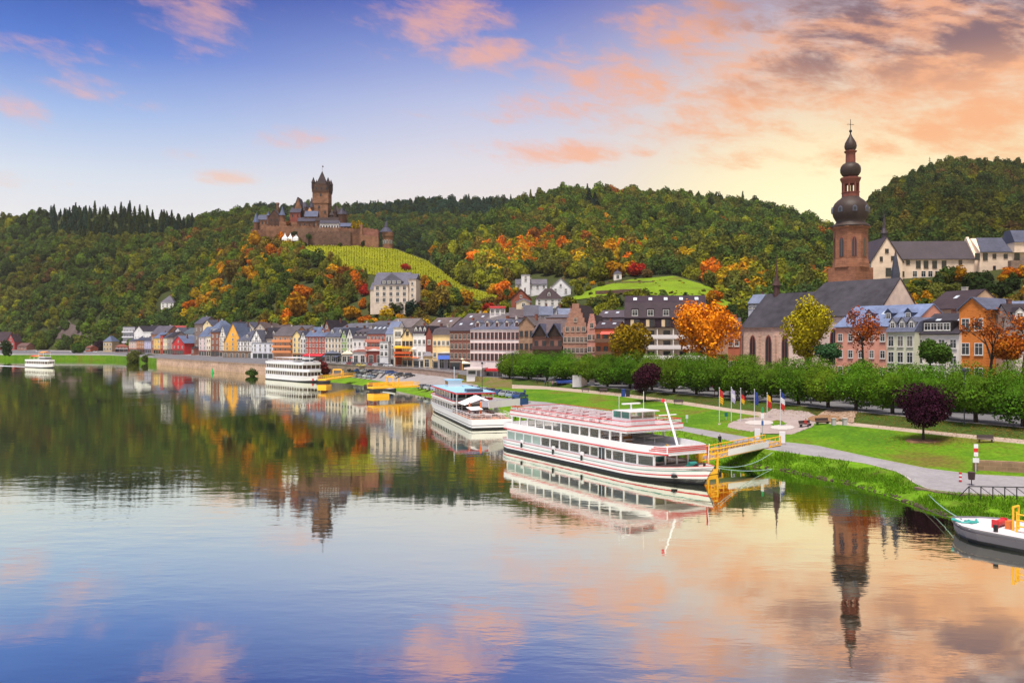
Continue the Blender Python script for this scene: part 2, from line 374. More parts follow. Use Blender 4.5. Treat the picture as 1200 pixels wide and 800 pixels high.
zone('verge', 4, 600, 1330, VERGEG, 3, .1); zone('quay_slope', 4, 340, 530, QUAY); zone('quay_verge', 4, 530, 600, VERGE2, 2); zone('road', 4, -140, 180, ASPH)
zone('street', 5, -140, 1330, ASPH, 3); zone('town_ground', 6, -140, 1330, QUAY, 3)
zone('riverside_road', 1, 180, 340, ASPH, 4, 0, 5)
# the bed of the river just under the bank, so no edge hangs in the water
vs = []; fs = []
for c in COLS: a = FEAT[c][0]; k = (a.y-6)/a.y; vs += [tuple(a), (a.x*k, a.y*k, -1.6)]
for i in range(len(COLS)-1): fs.append((2*i, 2*i+2, 2*i+3, 2*i+1))
me = bpy.data.meshes.new('river_edge'); me.from_pydata(vs, [], fs); me.materials.append(SOIL); struct(link('river_edge_bed', me))
# base sheet to the horizon
MB().quad([(-1650, -250, -2.2), (1500, -250, -2.2), (1500, 2450, -2.2), (-1650, 2450, -2.2)]).build('ground', SOIL)['kind'] = 'structure'

# ------------------------------------------------------------------ river
wm = bpy.data.materials.new('river_water'); wm.use_nodes = True; t = wm.node_tree; n = t.nodes; l = t.links; n.clear()
g = n.new('ShaderNodeNewGeometry')
mp = n.new('ShaderNodeMapping'); l.new(g.outputs['Position'], mp.inputs[0]); mp.inputs['Rotation'].default_value = (0, 0, R(18)); mp.inputs['Scale'].default_value = (.42, 1.0, 1.0)
na = n.new('ShaderNodeTexNoise'); l.new(mp.outputs[0], na.inputs['Vector']); na.inputs['Scale'].default_value = .55; na.inputs['Detail'].default_value = 4; na.inputs['Roughness'].default_value = .5
nb = n.new('ShaderNodeTexNoise'); l.new(mp.outputs[0], nb.inputs['Vector']); nb.inputs['Scale'].default_value = 2.1; nb.inputs['Detail'].default_value = 3
nc = n.new('ShaderNodeTexNoise'); l.new(g.outputs['Position'], nc.inputs['Vector']); nc.inputs['Scale'].default_value = .035; nc.inputs['Detail'].default_value = 4
pr = n.new('ShaderNodeMapRange'); l.new(nc.outputs[0], pr.inputs[0])
for i, x in enumerate((.38, .64, .2, 2.1)): pr.inputs[i+1].default_value = x
mb2 = n.new('ShaderNodeMath'); mb2.operation = 'MULTIPLY'; l.new(nb.outputs[0], mb2.inputs[0]); mb2.inputs[1].default_value = .22
su = n.new('ShaderNodeMath'); su.operation = 'ADD'; l.new(na.outputs[0], su.inputs[0]); l.new(mb2.outputs[0], su.inputs[1])
mu = n.new('ShaderNodeMath'); mu.operation = 'MULTIPLY'; l.new(su.outputs[0], mu.inputs[0]); l.new(pr.outputs[0], mu.inputs[1])
bp = n.new('ShaderNodeBump'); bp.inputs['Strength'].default_value = 1.0; bp.inputs['Distance'].default_value = .011; l.new(mu.outputs[0], bp.inputs['Height'])
gl = n.new('ShaderNodeBsdfGlossy'); gl.inputs['Color'].default_value = (.97, .98, .84, 1); gl.inputs['Roughness'].default_value = .025; l.new(bp.outputs[0], gl.inputs['Normal'])
df = n.new('ShaderNodeBsdfDiffuse'); df.inputs['Color'].default_value = (.006, .018, .008, 1)
fr = n.new('ShaderNodeLayerWeight'); fr.inputs['Blend'].default_value = .72; l.new(bp.outputs[0], fr.inputs['Normal'])
fm = n.new('ShaderNodeMapRange'); l.new(fr.outputs['Fresnel'], fm.inputs[0])
for i, x in enumerate((.25, .85, .90, .93)): fm.inputs[i+1].default_value = x
mx = n.new('ShaderNodeMixShader'); l.new(fm.outputs[0], mx.inputs[0]); l.new(df.outputs[0], mx.inputs[1]); l.new(gl.outputs[0], mx.inputs[2])
ou = n.new('ShaderNodeOutputMaterial'); l.new(mx.outputs[0], ou.inputs[0])
MB().quad([(-1400, -120, 0), (700, -120, 0), (700, 1100, 0), (-1400, 1100, 0)]).build('river_water', wm)['kind'] = 'structure'

# ------------------------------------------------------------------ hills
class Hill:
    def __init__(s, crest, foot, p=1.0, amp=4.0, seed=0, q=0.0):
        s.crest, s.foot, s.p, s.amp, s.seed, s.q = crest, foot, p, amp, seed, q
    def pt(s, px, t):
        yc, dc = itp(s.crest, px, 1), itp(s.crest, px, 2); df, zf = s.foot(px)
        zc = hgt(yc, dc); d = df+(dc-df)*t
        z = zf+(zc-zf)*(t**s.p if t <= 1 else 1-(t-1)*1.6)
        x = (px-600)/1000*d
        w = max(0.0, math.sin(math.pi*min(t, 1.0)))
        b = noise.noise(Vector((x*.011+s.seed, d*.011, 0)))*s.amp+noise.noise(Vector((x*.03, d*.03+s.seed, 3)))*s.amp*.4
        return Vector((x, d, z+b*w))
    def py(s, p): return HOR+(CAM_H-p.z)/p.y*1000
    def find(s, px, py):
        lo, hi = 0.0, 1.0
        for _ in range(28):
            t = (lo+hi)/2
            if s.py(s.pt(px, t)) > py: lo = t
            else: hi = t
        return s.pt(px, lo)
    def build(s, name, px0, px1, m, rows=26):
        vs, fs = [], []; cols = list(range(px0, px1+1, 8)); ts = [i/rows for i in range(rows+1)]+[1.12, 1.3, 1.6]
        for c in cols:
            for t_ in ts: vs.append(tuple(s.pt(c, t_)))
        r = len(ts)
        for i in range(len(cols)-1):
            for k in range(r-1): fs.append((i*r+k, (i+1)*r+k, (i+1)*r+k+1, i*r+k+1))
        me = bpy.data.meshes.new(name); me.from_pydata(vs, [], fs); me.materials.append(m)
        for p in me.polygons: p.use_smooth = True
        return struct(link(name, me))
H1 = Hill([(-160, 262, 1150), (0, 259, 1100), (60, 254, 1060), (100, 250, 1020), (150, 252, 1000), (190, 258, 1000), (225, 263, 1000), (260, 256, 1020), (300, 252, 1040), (350, 262, 1040), (420, 280, 1000)],
          lambda px: (D(px)+34, 5.2), 1.05, 9, 1)
H2 = Hill([(180, 268, 1400), (230, 262, 1380), (270, 252, 1330), (300, 246, 1300), (400, 246, 1250), (440, 243, 1250), (480, 239, 1250), (560, 237, 1250), (610, 238, 1250), (680, 244, 1200), (740, 260, 1200)],
          lambda px: (560+px*.35, 14), 1.0, 8, 5)
H3 = Hill([(500, 300, 760), (540, 276, 850), (575, 255, 900), (610, 239, 950), (650, 229, 980), (700, 226, 1000), (760, 230, 1000), (830, 237, 980), (880, 243, 960), (920, 252, 920), (950, 263, 880), (975, 274, 840), (1020, 305, 760), (1060, 330, 700)],
          lambda px: (max(300, 470-(px-560)*.45), 12), 1.08, 11, 9)
H4 = Hill([(900, 345, 640), (930, 322, 700), (960, 297, 760), (990, 268, 820), (1020, 240, 850), (1050, 217, 870), (1080, 205, 880), (1110, 198, 890), (1150, 197, 900), (1200, 198, 900), (1340, 190, 900)],
          lambda px: (330, 10), 1.02, 10, 13)
H5 = Hill([(126, 405, 765), (150, 386, 775), (172, 366, 775), (200, 345, 765), (250, 306, 738), (300, 280, 711), (345, 282, 706), (400, 284, 700), (462, 290, 690), (500, 304, 680), (545, 334, 640), (590, 347, 560), (630, 354, 480), (660, 372, 420)],
          lambda px: (D(px)+48, ZS(px)+.5), 1.0, 6, 17)
H6 = Hill([(560, 372, 420), (600, 352, 450), (640, 340, 460), (690, 331, 455), (730, 323, 455), (790, 322, 450), (830, 333, 430), (870, 362, 390), (900, 385, 330)],
          lambda px: (D(px)+60, ZS(px)+.5), .95, 2.5, 21)
H7 = Hill([(900, 385, 285), (950, 346, 288), (1000, 334, 296), (1050, 327, 303), (1100, 324, 303), (1150, 319, 300), (1200, 311, 296), (1340, 300, 296)],
          lambda px: (D(px)+62, ZS(px)+.5), .9, 1.5, 25)
H1.build('hills', -160, 416, SOIL); H2.build('hills', 184, 736, SOIL); H3.build('hills', 504, 1056, SOIL); H4.build('hills', 900, 1340, SOIL)
H5.build('castle_hill', 128, 656, SOIL, 40); H6.build('meadow_hill', 560, 896, SOIL, 30); H7.build('monastery_hill', 900, 1340, SOIL, 24)

def poly_in(poly, x, y):
    c = False; j = len(poly)-1
    for i in range(len(poly)):
        xi, yi = poly[i]; xj, yj = poly[j]
        if (yi > y) != (yj > y) and x < (xj-xi)*(y-yi)/(yj-yi)+xi: c = not c
        j = i
    return c
def field(name, hill, px0, px1, ytop, ybot, m, lift=.35, n=14, step=4):
    """a strip of open ground lying on a hill between two lines given per bearing"""
    vs, fs = [], []; cols = []
    c = px0
    while c <= px1: cols.append(c); c += step
    for c in cols:
        a, b = itp(ybot, c), itp(ytop, c)
        pa, pb = hill.find(c, a), hill.find(c, b)
        for k in range(n+1):
            d = pa.y+(pb.y-pa.y)*k/n; df = hill.foot(c)[0]; dc = itp(hill.crest, c, 2)
            p = hill.pt(c, (d-df)/(dc-df)); vs.append((p.x, p.y, p.z+lift))
    r = n+1
    for i in range(len(cols)-1):
        for k in range(n): fs.append((i*r+k, (i+1)*r+k, (i+1)*r+k+1, i*r+k+1))
    me = bpy.data.meshes.new(name); me.from_pydata(vs, [], fs); me.materials.append(m)
    for p in me.polygons: p.use_smooth = True
    return struct(link(name, me))
VINEG = land_mat('vineyard_grass', [(.3, (.14, .15, .012, 1)), (.5, (.21, .23, .012, 1)), (.7, (.27, .26, .012, 1))], .05)
MEAD = land_mat('meadow_grass', [(.34, (.13, .12, .016, 1)), (.43, (.13, .19, .010, 1)), (.55, (.16, .25, .012, 1)), (.7, (.20, .24, .012, 1))], .06)
VT = [(352, 283.5), (400, 286), (462, 292), (500, 306), (545, 336), (590, 349)]
VB = [(352, 289), (385, 303), (400, 314), (430, 322), (460, 324), (500, 334), (540, 351), (590, 355)]
field('vineyard_ground', H5, 356, 588, VT, VB, VINEG, .4, 16)
field('meadow', H6, 668, 858, [(668, 350), (700, 337), (740, 328), (790, 324), (830, 336), (858, 356)], [(668, 353), (690, 350), (730, 344), (770, 347), (830, 352), (858, 366)], MEAD, .4, 12)
SCREE = land_mat('scree', [(.3, (.07, .05, .045, 1)), (.55, (.125, .095, .09, 1)), (.7, (.06, .07, .03, 1))], .08)
field('scree_slope', H1, 56, 104, [(56, 394), (64, 386), (70, 376), (78, 372), (84, 380), (92, 383), (104, 393)], [(56, 397), (104, 398)], SCREE, .5, 10)

# the evening air: one thin even volume round the valley
hz = bpy.data.materials.new('evening_air'); hz.use_nodes = True; t = hz.node_tree; n = t.nodes; n.clear()
pv = n.new('ShaderNodeVolumePrincipled'); pv.inputs['Color'].default_value = (1.0, .95, .88, 1); pv.inputs['Density'].default_value = .00005; pv.inputs['Anisotropy'].default_value = .2
ou = n.new('ShaderNodeOutputMaterial'); t.links.new(pv.outputs[0], ou.inputs['Volume'])
o = MB().box(-1750, 1600, -300, 2500, -3.3, 262).build('haze', hz); stuff(o); o['label'] = 'thin evening haze filling the valley'; o['category'] = 'haze'
# ================================================================== FOLIAGE
def leaf_material(name, source, base=None, var=.35):
    m = bpy.data.materials.new(name); m.use_nodes = True; t = m.node_tree; n = t.nodes; l = t.links; n.clear()
    if source == 'instance':
        a = n.new('ShaderNodeAttribute'); a.attribute_type = 'INSTANCER'; a.attribute_name = 'tint'; col = a.outputs['Color']
    elif source == 'object':
        a = n.new('ShaderNodeObjectInfo'); col = a.outputs['Color']
    else:
        a = n.new('ShaderNodeRGB'); a.outputs[0].default_value = base; col = a.outputs[0]
    at = n.new('ShaderNodeAttribute'); at.attribute_name = 'leaf'
    mr = n.new('ShaderNodeMapRange'); l.new(at.outputs['Fac'], mr.inputs[0]); mr.inputs[3].default_value = 1-var; mr.inputs[4].default_value = 1+var
    sc = n.new('ShaderNodeVectorMath'); sc.operation = 'SCALE'; l.new(col, sc.inputs[0]); l.new(mr.outputs[0], sc.inputs['Scale'])
    hs = n.new('ShaderNodeHueSaturation'); l.new(sc.outputs[0], hs.inputs['Color'])
    hm = n.new('ShaderNodeMapRange'); l.new(at.outputs['Fac'], hm.inputs[0]); hm.inputs[3].default_value = .485; hm.inputs[4].default_value = .512; l.new(hm.outputs[0], hs.inputs['Hue'])
    d = n.new('ShaderNodeBsdfDiffuse'); l.new(hs.outputs[0], d.inputs[0])
    tr = n.new('ShaderNodeBsdfTranslucent'); l.new(hs.outputs[0], tr.inputs[0])
    mx = n.new('ShaderNodeMixShader'); mx.inputs[0].default_value = .3; l.new(d.outputs[0], mx.inputs[1]); l.new(tr.outputs[0], mx.inputs[2])
    o = n.new('ShaderNodeOutputMaterial'); l.new(mx.outputs[0], o.inputs[0]); return m
LEAF_I = leaf_material('foliage', 'instance', None, .22); LEAF_O = leaf_material('foliage', 'object', None, .24)
BARK = mat('bark', (.055, .042, .032, 1), .95, .25, 3.0, .3)

def crown_mesh(name, seed, n, rx, rz, cz, leaf, m, kind='round', core=True, lumps=9, upright=0.0):
    """a crown of small leaf-clump faces spread over several lobes, with an irregular denser inside"""
    rg = np.random.default_rng(seed); V = []; F = []; A = []
    cs = []
    if kind == 'cone':
        for k in range(14):
            h = (k+.5)/14; r = rx*(1-h)**.85
            for j in range(5): cs.append((np.array([math.cos(j*1.257+k)*r*.55, math.sin(j*1.257+k)*r*.55, cz-rz+2*rz*h]), max(.05, r*.5)))
    else:
        for k in range(lumps):
            v = rg.normal(size=3); v /= np.linalg.norm(v); u = rg.uniform(.35, .68)
            if kind == 'flat': v[2] *= .7
            if kind == 'column': v[:2] *= .7
            cs.append((np.array([v[0]*rx*u, v[1]*rx*u, cz+v[2]*rz*u]), rx*rg.uniform(.34, .56)))
        cs.append((np.array([0, 0, cz]), rx*.62))
    per = max(1, n//len(cs))
    for c, r in cs:
        zr = r*(min(1.25, max(.7, rz/rx)) if kind != 'cone' else .8)
        for _ in range(per):
            v = rg.normal(size=3); v /= np.linalg.norm(v)
            p = c+v*np.array([r, r, zr])*rg.uniform(.72, 1.08)
            if kind == 'boxy': p[2] = min(p[2], cz+rz*rg.uniform(.82, 1.12))
            nn = v+rg.normal(size=3)*.55; nn[2] += .25; nn /= np.linalg.norm(nn)
            a = np.cross(nn, rg.normal(size=3)); a /= np.linalg.norm(a); b = np.cross(nn, a)
            if upright and p[2] > cz: a = a*.5; b = b*.4+np.array([0, 0, upright])
            s = leaf*rg.uniform(.6, 1.35)
            i = len(V); V += [p-a*s-b*s*.3, p+b*s*.8-a*s*.1, p+a*s+b*s*.25, p-b*s*.75+a*s*.2]; F.append((i, i+1, i+2, i+3)); A.append(rg.uniform(0, 1))
    if core:
        bm = bmesh.new(); bmesh.ops.create_icosphere(bm, subdivisions=2, radius=1)
        bm.verts.ensure_lookup_table(); i = len(V)
        for v in bm.verts:
            k = 1+.35*noise.noise(v.co*2.1+Vector((seed, 0, 0)))
            q = v.co*k
            if kind == 'cone': h = (q.z+1)/2; w = rx*.62*max(.02, 1-h); V.append(np.array([q.x*w, q.y*w, cz-rz*.95+1.8*rz*min(1, max(0, h))]))
            else: V.append(np.array([q.x*rx*.5, q.y*rx*.5, cz+q.z*rz*.5]))
        for f in bm.faces: F.append(tuple(i+v.index for v in f.verts)); A.append(rg.uniform(.1, .7))
        bm.free()
    me = bpy.data.meshes.new(name); me.from_pydata([tuple(map(float, v)) for v in V], [], F); me.materials.append(m)
    at = me.attributes.new('leaf', 'FLOAT', 'FACE'); at.data.foreach_set('value', np.array(A, dtype=np.float32))
    return me
def trunk_mesh(name, h, r0, r1, seed=0, limbs=3, spread=1.2, m=None):
    b = MB(); rd = random.Random(seed); top = Vector((rd.uniform(-.2, .2), rd.uniform(-.2, .2), h))
    b.tube((0, 0, -.4), top*.45+Vector((0, 0, 0)), r0, (r0+r1)/2, 8); b.tube(top*.45, top, (r0+r1)/2, r1, 8)
    for k in range(limbs):
        a = k*6.283/limbs+rd.uniform(-.4, .4); s = top*rd.uniform(.7, .98)
        b.tube(s, s+Vector((math.cos(a)*spread, math.sin(a)*spread, spread*rd.uniform(.6, 1.1))), r1*.75, r1*.3, 6)
    return b.mesh(name, m or BARK, True)

# prototypes (unit trees, about 1 m crown radius; scaled per tree)
PROTO = [('round', 720, 1.0, .92, 'round', 8), ('round', 720, 1.0, 1.05, 'round', 10), ('round', 720, 1.05, .85, 'flat', 9), ('round', 720, .9, 1.2, 'column', 9), ('round', 720, 1.0, .95, 'round', 6),
         ('cone', 420, .85, 1.3, 'cone', 0), ('cone', 420, .75, 1.5, 'cone', 0)]
pc = bpy.data.collections.new('tree_kinds')
OBJ_CROWN = []; OBJ_TRUNK = []
for i, (nm, n_, rx, rz, kd, lu) in enumerate(PROTO):
    me = crown_mesh('forest_crown', 100+i, n_, rx, rz, rz*.95, (.135 if kd != 'cone' else .12), LEAF_I, kd, True, lu)
    o = bpy.data.objects.new('forest_tree_%02d' % i, me); pc.objects.link(o)
    me2 = me.copy(); me2.materials.clear(); me2.materials.append(LEAF_O); OBJ_CROWN.append(me2)
    OBJ_TRUNK.append(trunk_mesh('trunk', rz*.6, .09, .05, i, 3, .3))

PAL = {  # base colours, linear
 'dark green': (.028, .046, .014), 'green': (.052, .082, .017), 'olive': (.085, .092, .016), 'grass green': (.075, .115, .014), 'yellow green': (.15, .155, .012),
 'yellow': (.34, .23, .010), 'golden': (.40, .20, .010), 'orange': (.46, .135, .010), 'rust': (.22, .075, .014), 'red': (.40, .028, .015), 'brown': (.10, .06, .022), 'blue green': (.018, .040, .026), 'purple': (.035, .010, .016), 'bronze': (.13, .095, .018)}
EX = []   # image regions kept open: vineyard, meadow, scree, castle, clearings
EX.append([(352, 284), (400, 287), (462, 291), (500, 306), (545, 335), (592, 350), (590, 356), (540, 353), (505, 338), (428, 324), (395, 314), (370, 301)])
EX.append([(662, 357), (700, 337), (740, 328), (790, 323), (830, 336), (862, 362), (820, 362), (790, 350), (700, 352)])
EX.append([(52, 404), (72, 374), (92, 378), (112, 404)])
EX.append([(430, 312), (494, 312), (494, 362), (430, 362)])
EX.append([(594, 385), (594, 345), (606, 326), (640, 322), (672, 326), (672, 345), (690, 365), (690, 385)])
EX.append([(180, 343), (206, 343), (206, 374), (180, 374)])
EX.append([(714, 314), (734, 314), (734, 331), (714, 331)])
EX5 = [(300, 232), (466, 232), (466, 292), (352, 292), (350, 281), (300, 279)]
EX7 = [(1022, 270), (1210, 270), (1210, 320), (1150, 327), (1060, 329), (1022, 332)]
def open_here(px, py, hn=''):
    if hn == 'H1' and poly_in(EX[2], px, py): return rng.random() < .5
    return any(poly_in(e, px, py) for e in EX) or (hn == 'H5' and poly_in(EX5, px, py)) or (hn == 'H7' and poly_in(EX7, px, py))

rng = random.Random(11)
def pick(ws):
    t = rng.uniform(0, sum(w for _, w in ws)); s = 0
    for k, w in ws:
        s += w
        if t <= s: return k
    return ws[-1][0]
TONE = ['blue green', 'dark green', 'green', 'grass green', 'olive', 'yellow green', 'bronze', 'yellow', 'golden', 'orange', 'rust', 'brown', 'red']
def patchy(ws, p):
    """colour from irregular patches: neighbours turn together, with some scatter"""
    ws = sorted(ws, key=lambda q: TONE.index(q[0])); v = .5+.55*noise.noise(Vector((p.x*.009, p.y*.009, 2.5)))+.42*noise.noise(Vector((p.x*.028, p.y*.028, 9.1)))+rng.gauss(0, .17)
    v = min(.999, max(0, v))*sum(w for _, w in ws); s = 0
    for k, w in ws:
        s += w
        if v <= s: return k
    return ws[-1][0]
MIXES = {  # some yellow and grass green on left and middle hills paints sunlit patches
 'H1': [('dark green', 3), ('green', 6), ('olive', 5), ('grass green', 2.0), ('yellow green', 2.0), ('bronze', 1.0), ('brown', .4), ('rust', .12), ('golden', .12)],
 'H1dark': [('blue green', 6), ('dark green', 4)],
 'H2': [('dark green', 4), ('green', 5), ('olive', 3), ('bronze', .8), ('blue green', 1.5)],
 'H3': [('dark green', 3.5), ('green', 4.5), ('olive', 4), ('yellow green', 2.8), ('grass green', 2.2), ('bronze', 1.0), ('golden', .12), ('rust', .1)],
 'H3low': [('dark green', 2), ('green', 3), ('olive', 3), ('yellow green', 3), ('golden', 1.2), ('orange', .7), ('bronze', 1.4), ('yellow', .8)],
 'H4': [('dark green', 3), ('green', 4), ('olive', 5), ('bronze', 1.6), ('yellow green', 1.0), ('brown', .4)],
 'H5': [('dark green', 3), ('green', 3.5), ('olive', 3), ('yellow green', 2.2), ('bronze', 2), ('golden', 1.5), ('orange', 1.2), ('rust', .8), ('brown', .8), ('grass green', 2.0), ('yellow', .6)],
 'H6': [('green', 2.5), ('olive', 3), ('yellow green', 3.5), ('golden', 1.2), ('orange', .6), ('dark green', 2), ('brown', .8)],
 'H7': [('dark green', 4.5), ('green', 3), ('olive', 2), ('yellow green', 1.5), ('golden', 1.3), ('bronze', 1.2)],
}
def mix_for(hn, px, py, p):
    g = noise.noise(Vector((p.x*.006, p.y*.006, 7)))
    if hn == 'H1':
        if 58 < px < 226 and py < 285-(abs(px-130)*.10) and py > 230: return MIXES['H1dark'], True
        return MIXES['H1'], False
    if hn == 'H2' and py < 256 and px > 400: return MIXES['H1dark'], rng.random() < (.35 if px > 530 else .08)
    if hn == 'H3': return (MIXES['H3low'] if py > 288+g*20 and px < 900 else MIXES['H3']), rng.random() < .035
    if hn == 'H5': return MIXES['H5'], rng.random() < .03
    return MIXES[hn], hn == 'H4' and rng.random() < .03
FOREST = []  # (point, radius, height scale, kind, colour name, rgb, hill)
def plant(hn, hill, px0, px1, spacing, r0, r1, tmin=.0, tmax=1.0, keep=None):
    cell = spacing*.8
    cols = np.arange(px0, px1, 2.0); A = 0.0
    # area estimate, then that many random stands
    for c in np.arange(px0, px1, 16.0):
        for k in range(10):
            t0 = tmin+(tmax-tmin)*k/10; a = hill.pt(c, t0); b = hill.pt(c, t0+(tmax-tmin)/10); A += (b-a).length*16/1000*(a.y+b.y)/2
    nT = int(A/(spacing**2)); dmax = max(hill.foot(px0)[0], itp(hill.crest, (px0+px1)/2, 2), itp(hill.crest, px0, 2))
    grid = {}; made = 0
    for _ in range(nT*3):
        if made >= nT: break
        px = rng.uniform(px0, px1); t_ = rng.uniform(tmin, tmax); p = hill.pt(px, t_)
        if rng.random() > p.y/dmax: continue
        key = (int(p.x//cell), int(p.y//cell))
        if key in grid: continue
        py = hill.py(p)
        if open_here(px, py-2, hn) or open_here(px, py, hn): continue
        if keep and not keep(px, py, p): continue
        grid[key] = 1; made += 1
        ws, con = mix_for(hn, px, py, p)
        cn = patchy(ws, p); r = rng.uniform(r0, r1)*(1+.25*noise.noise(p*.02))
        if cn in ('yellow', 'golden', 'orange', 'rust', 'red'): con = False
        c = PAL[cn]; f = rng.uniform(1.05, 1.8)*(.78 if hn == 'H4' else (1.12 if hn in ('H2', 'H3') else 1.0))*(1+.3*noise.noise(p*.013))  # right hill's leaves darkened: its shade is put into the tint
        rgb = tuple(x*f for x in c)
        r = r*.82 if con else r
        FOREST.append((p, r, rng.uniform(.85, 1.25), rng.choice((5, 6)) if con else rng.choice((0, 1, 2, 3, 4)), 'dark conifer' if con else cn, rgb, hn))
plant('H1', H1, -150, 330, 8.0, 4.4, 7.4, .004)
plant('H2', H2, 190, 720, 8.0, 4.4, 7.2, .25)
plant('H3', H3, 510, 1040, 7.9, 4.3, 7.4, .06)
plant('H4', H4, 905, 1330, 7.9, 4.3, 7.2, .05)
plant('H5', H5, 130, 650, 5.9, 2.8, 5.4, .02, .985, lambda px, py, p: not (px > 480 and py < 340 and px < 545))
plant('H6', H6, 570, 890, 6.2, 1.8, 3.8, .02, .97)
plant('H7', H7, 905, 1330, 5.4, 2.2, 3.9, .03, .97, lambda px, py, p: px > 1060 or py > 345)

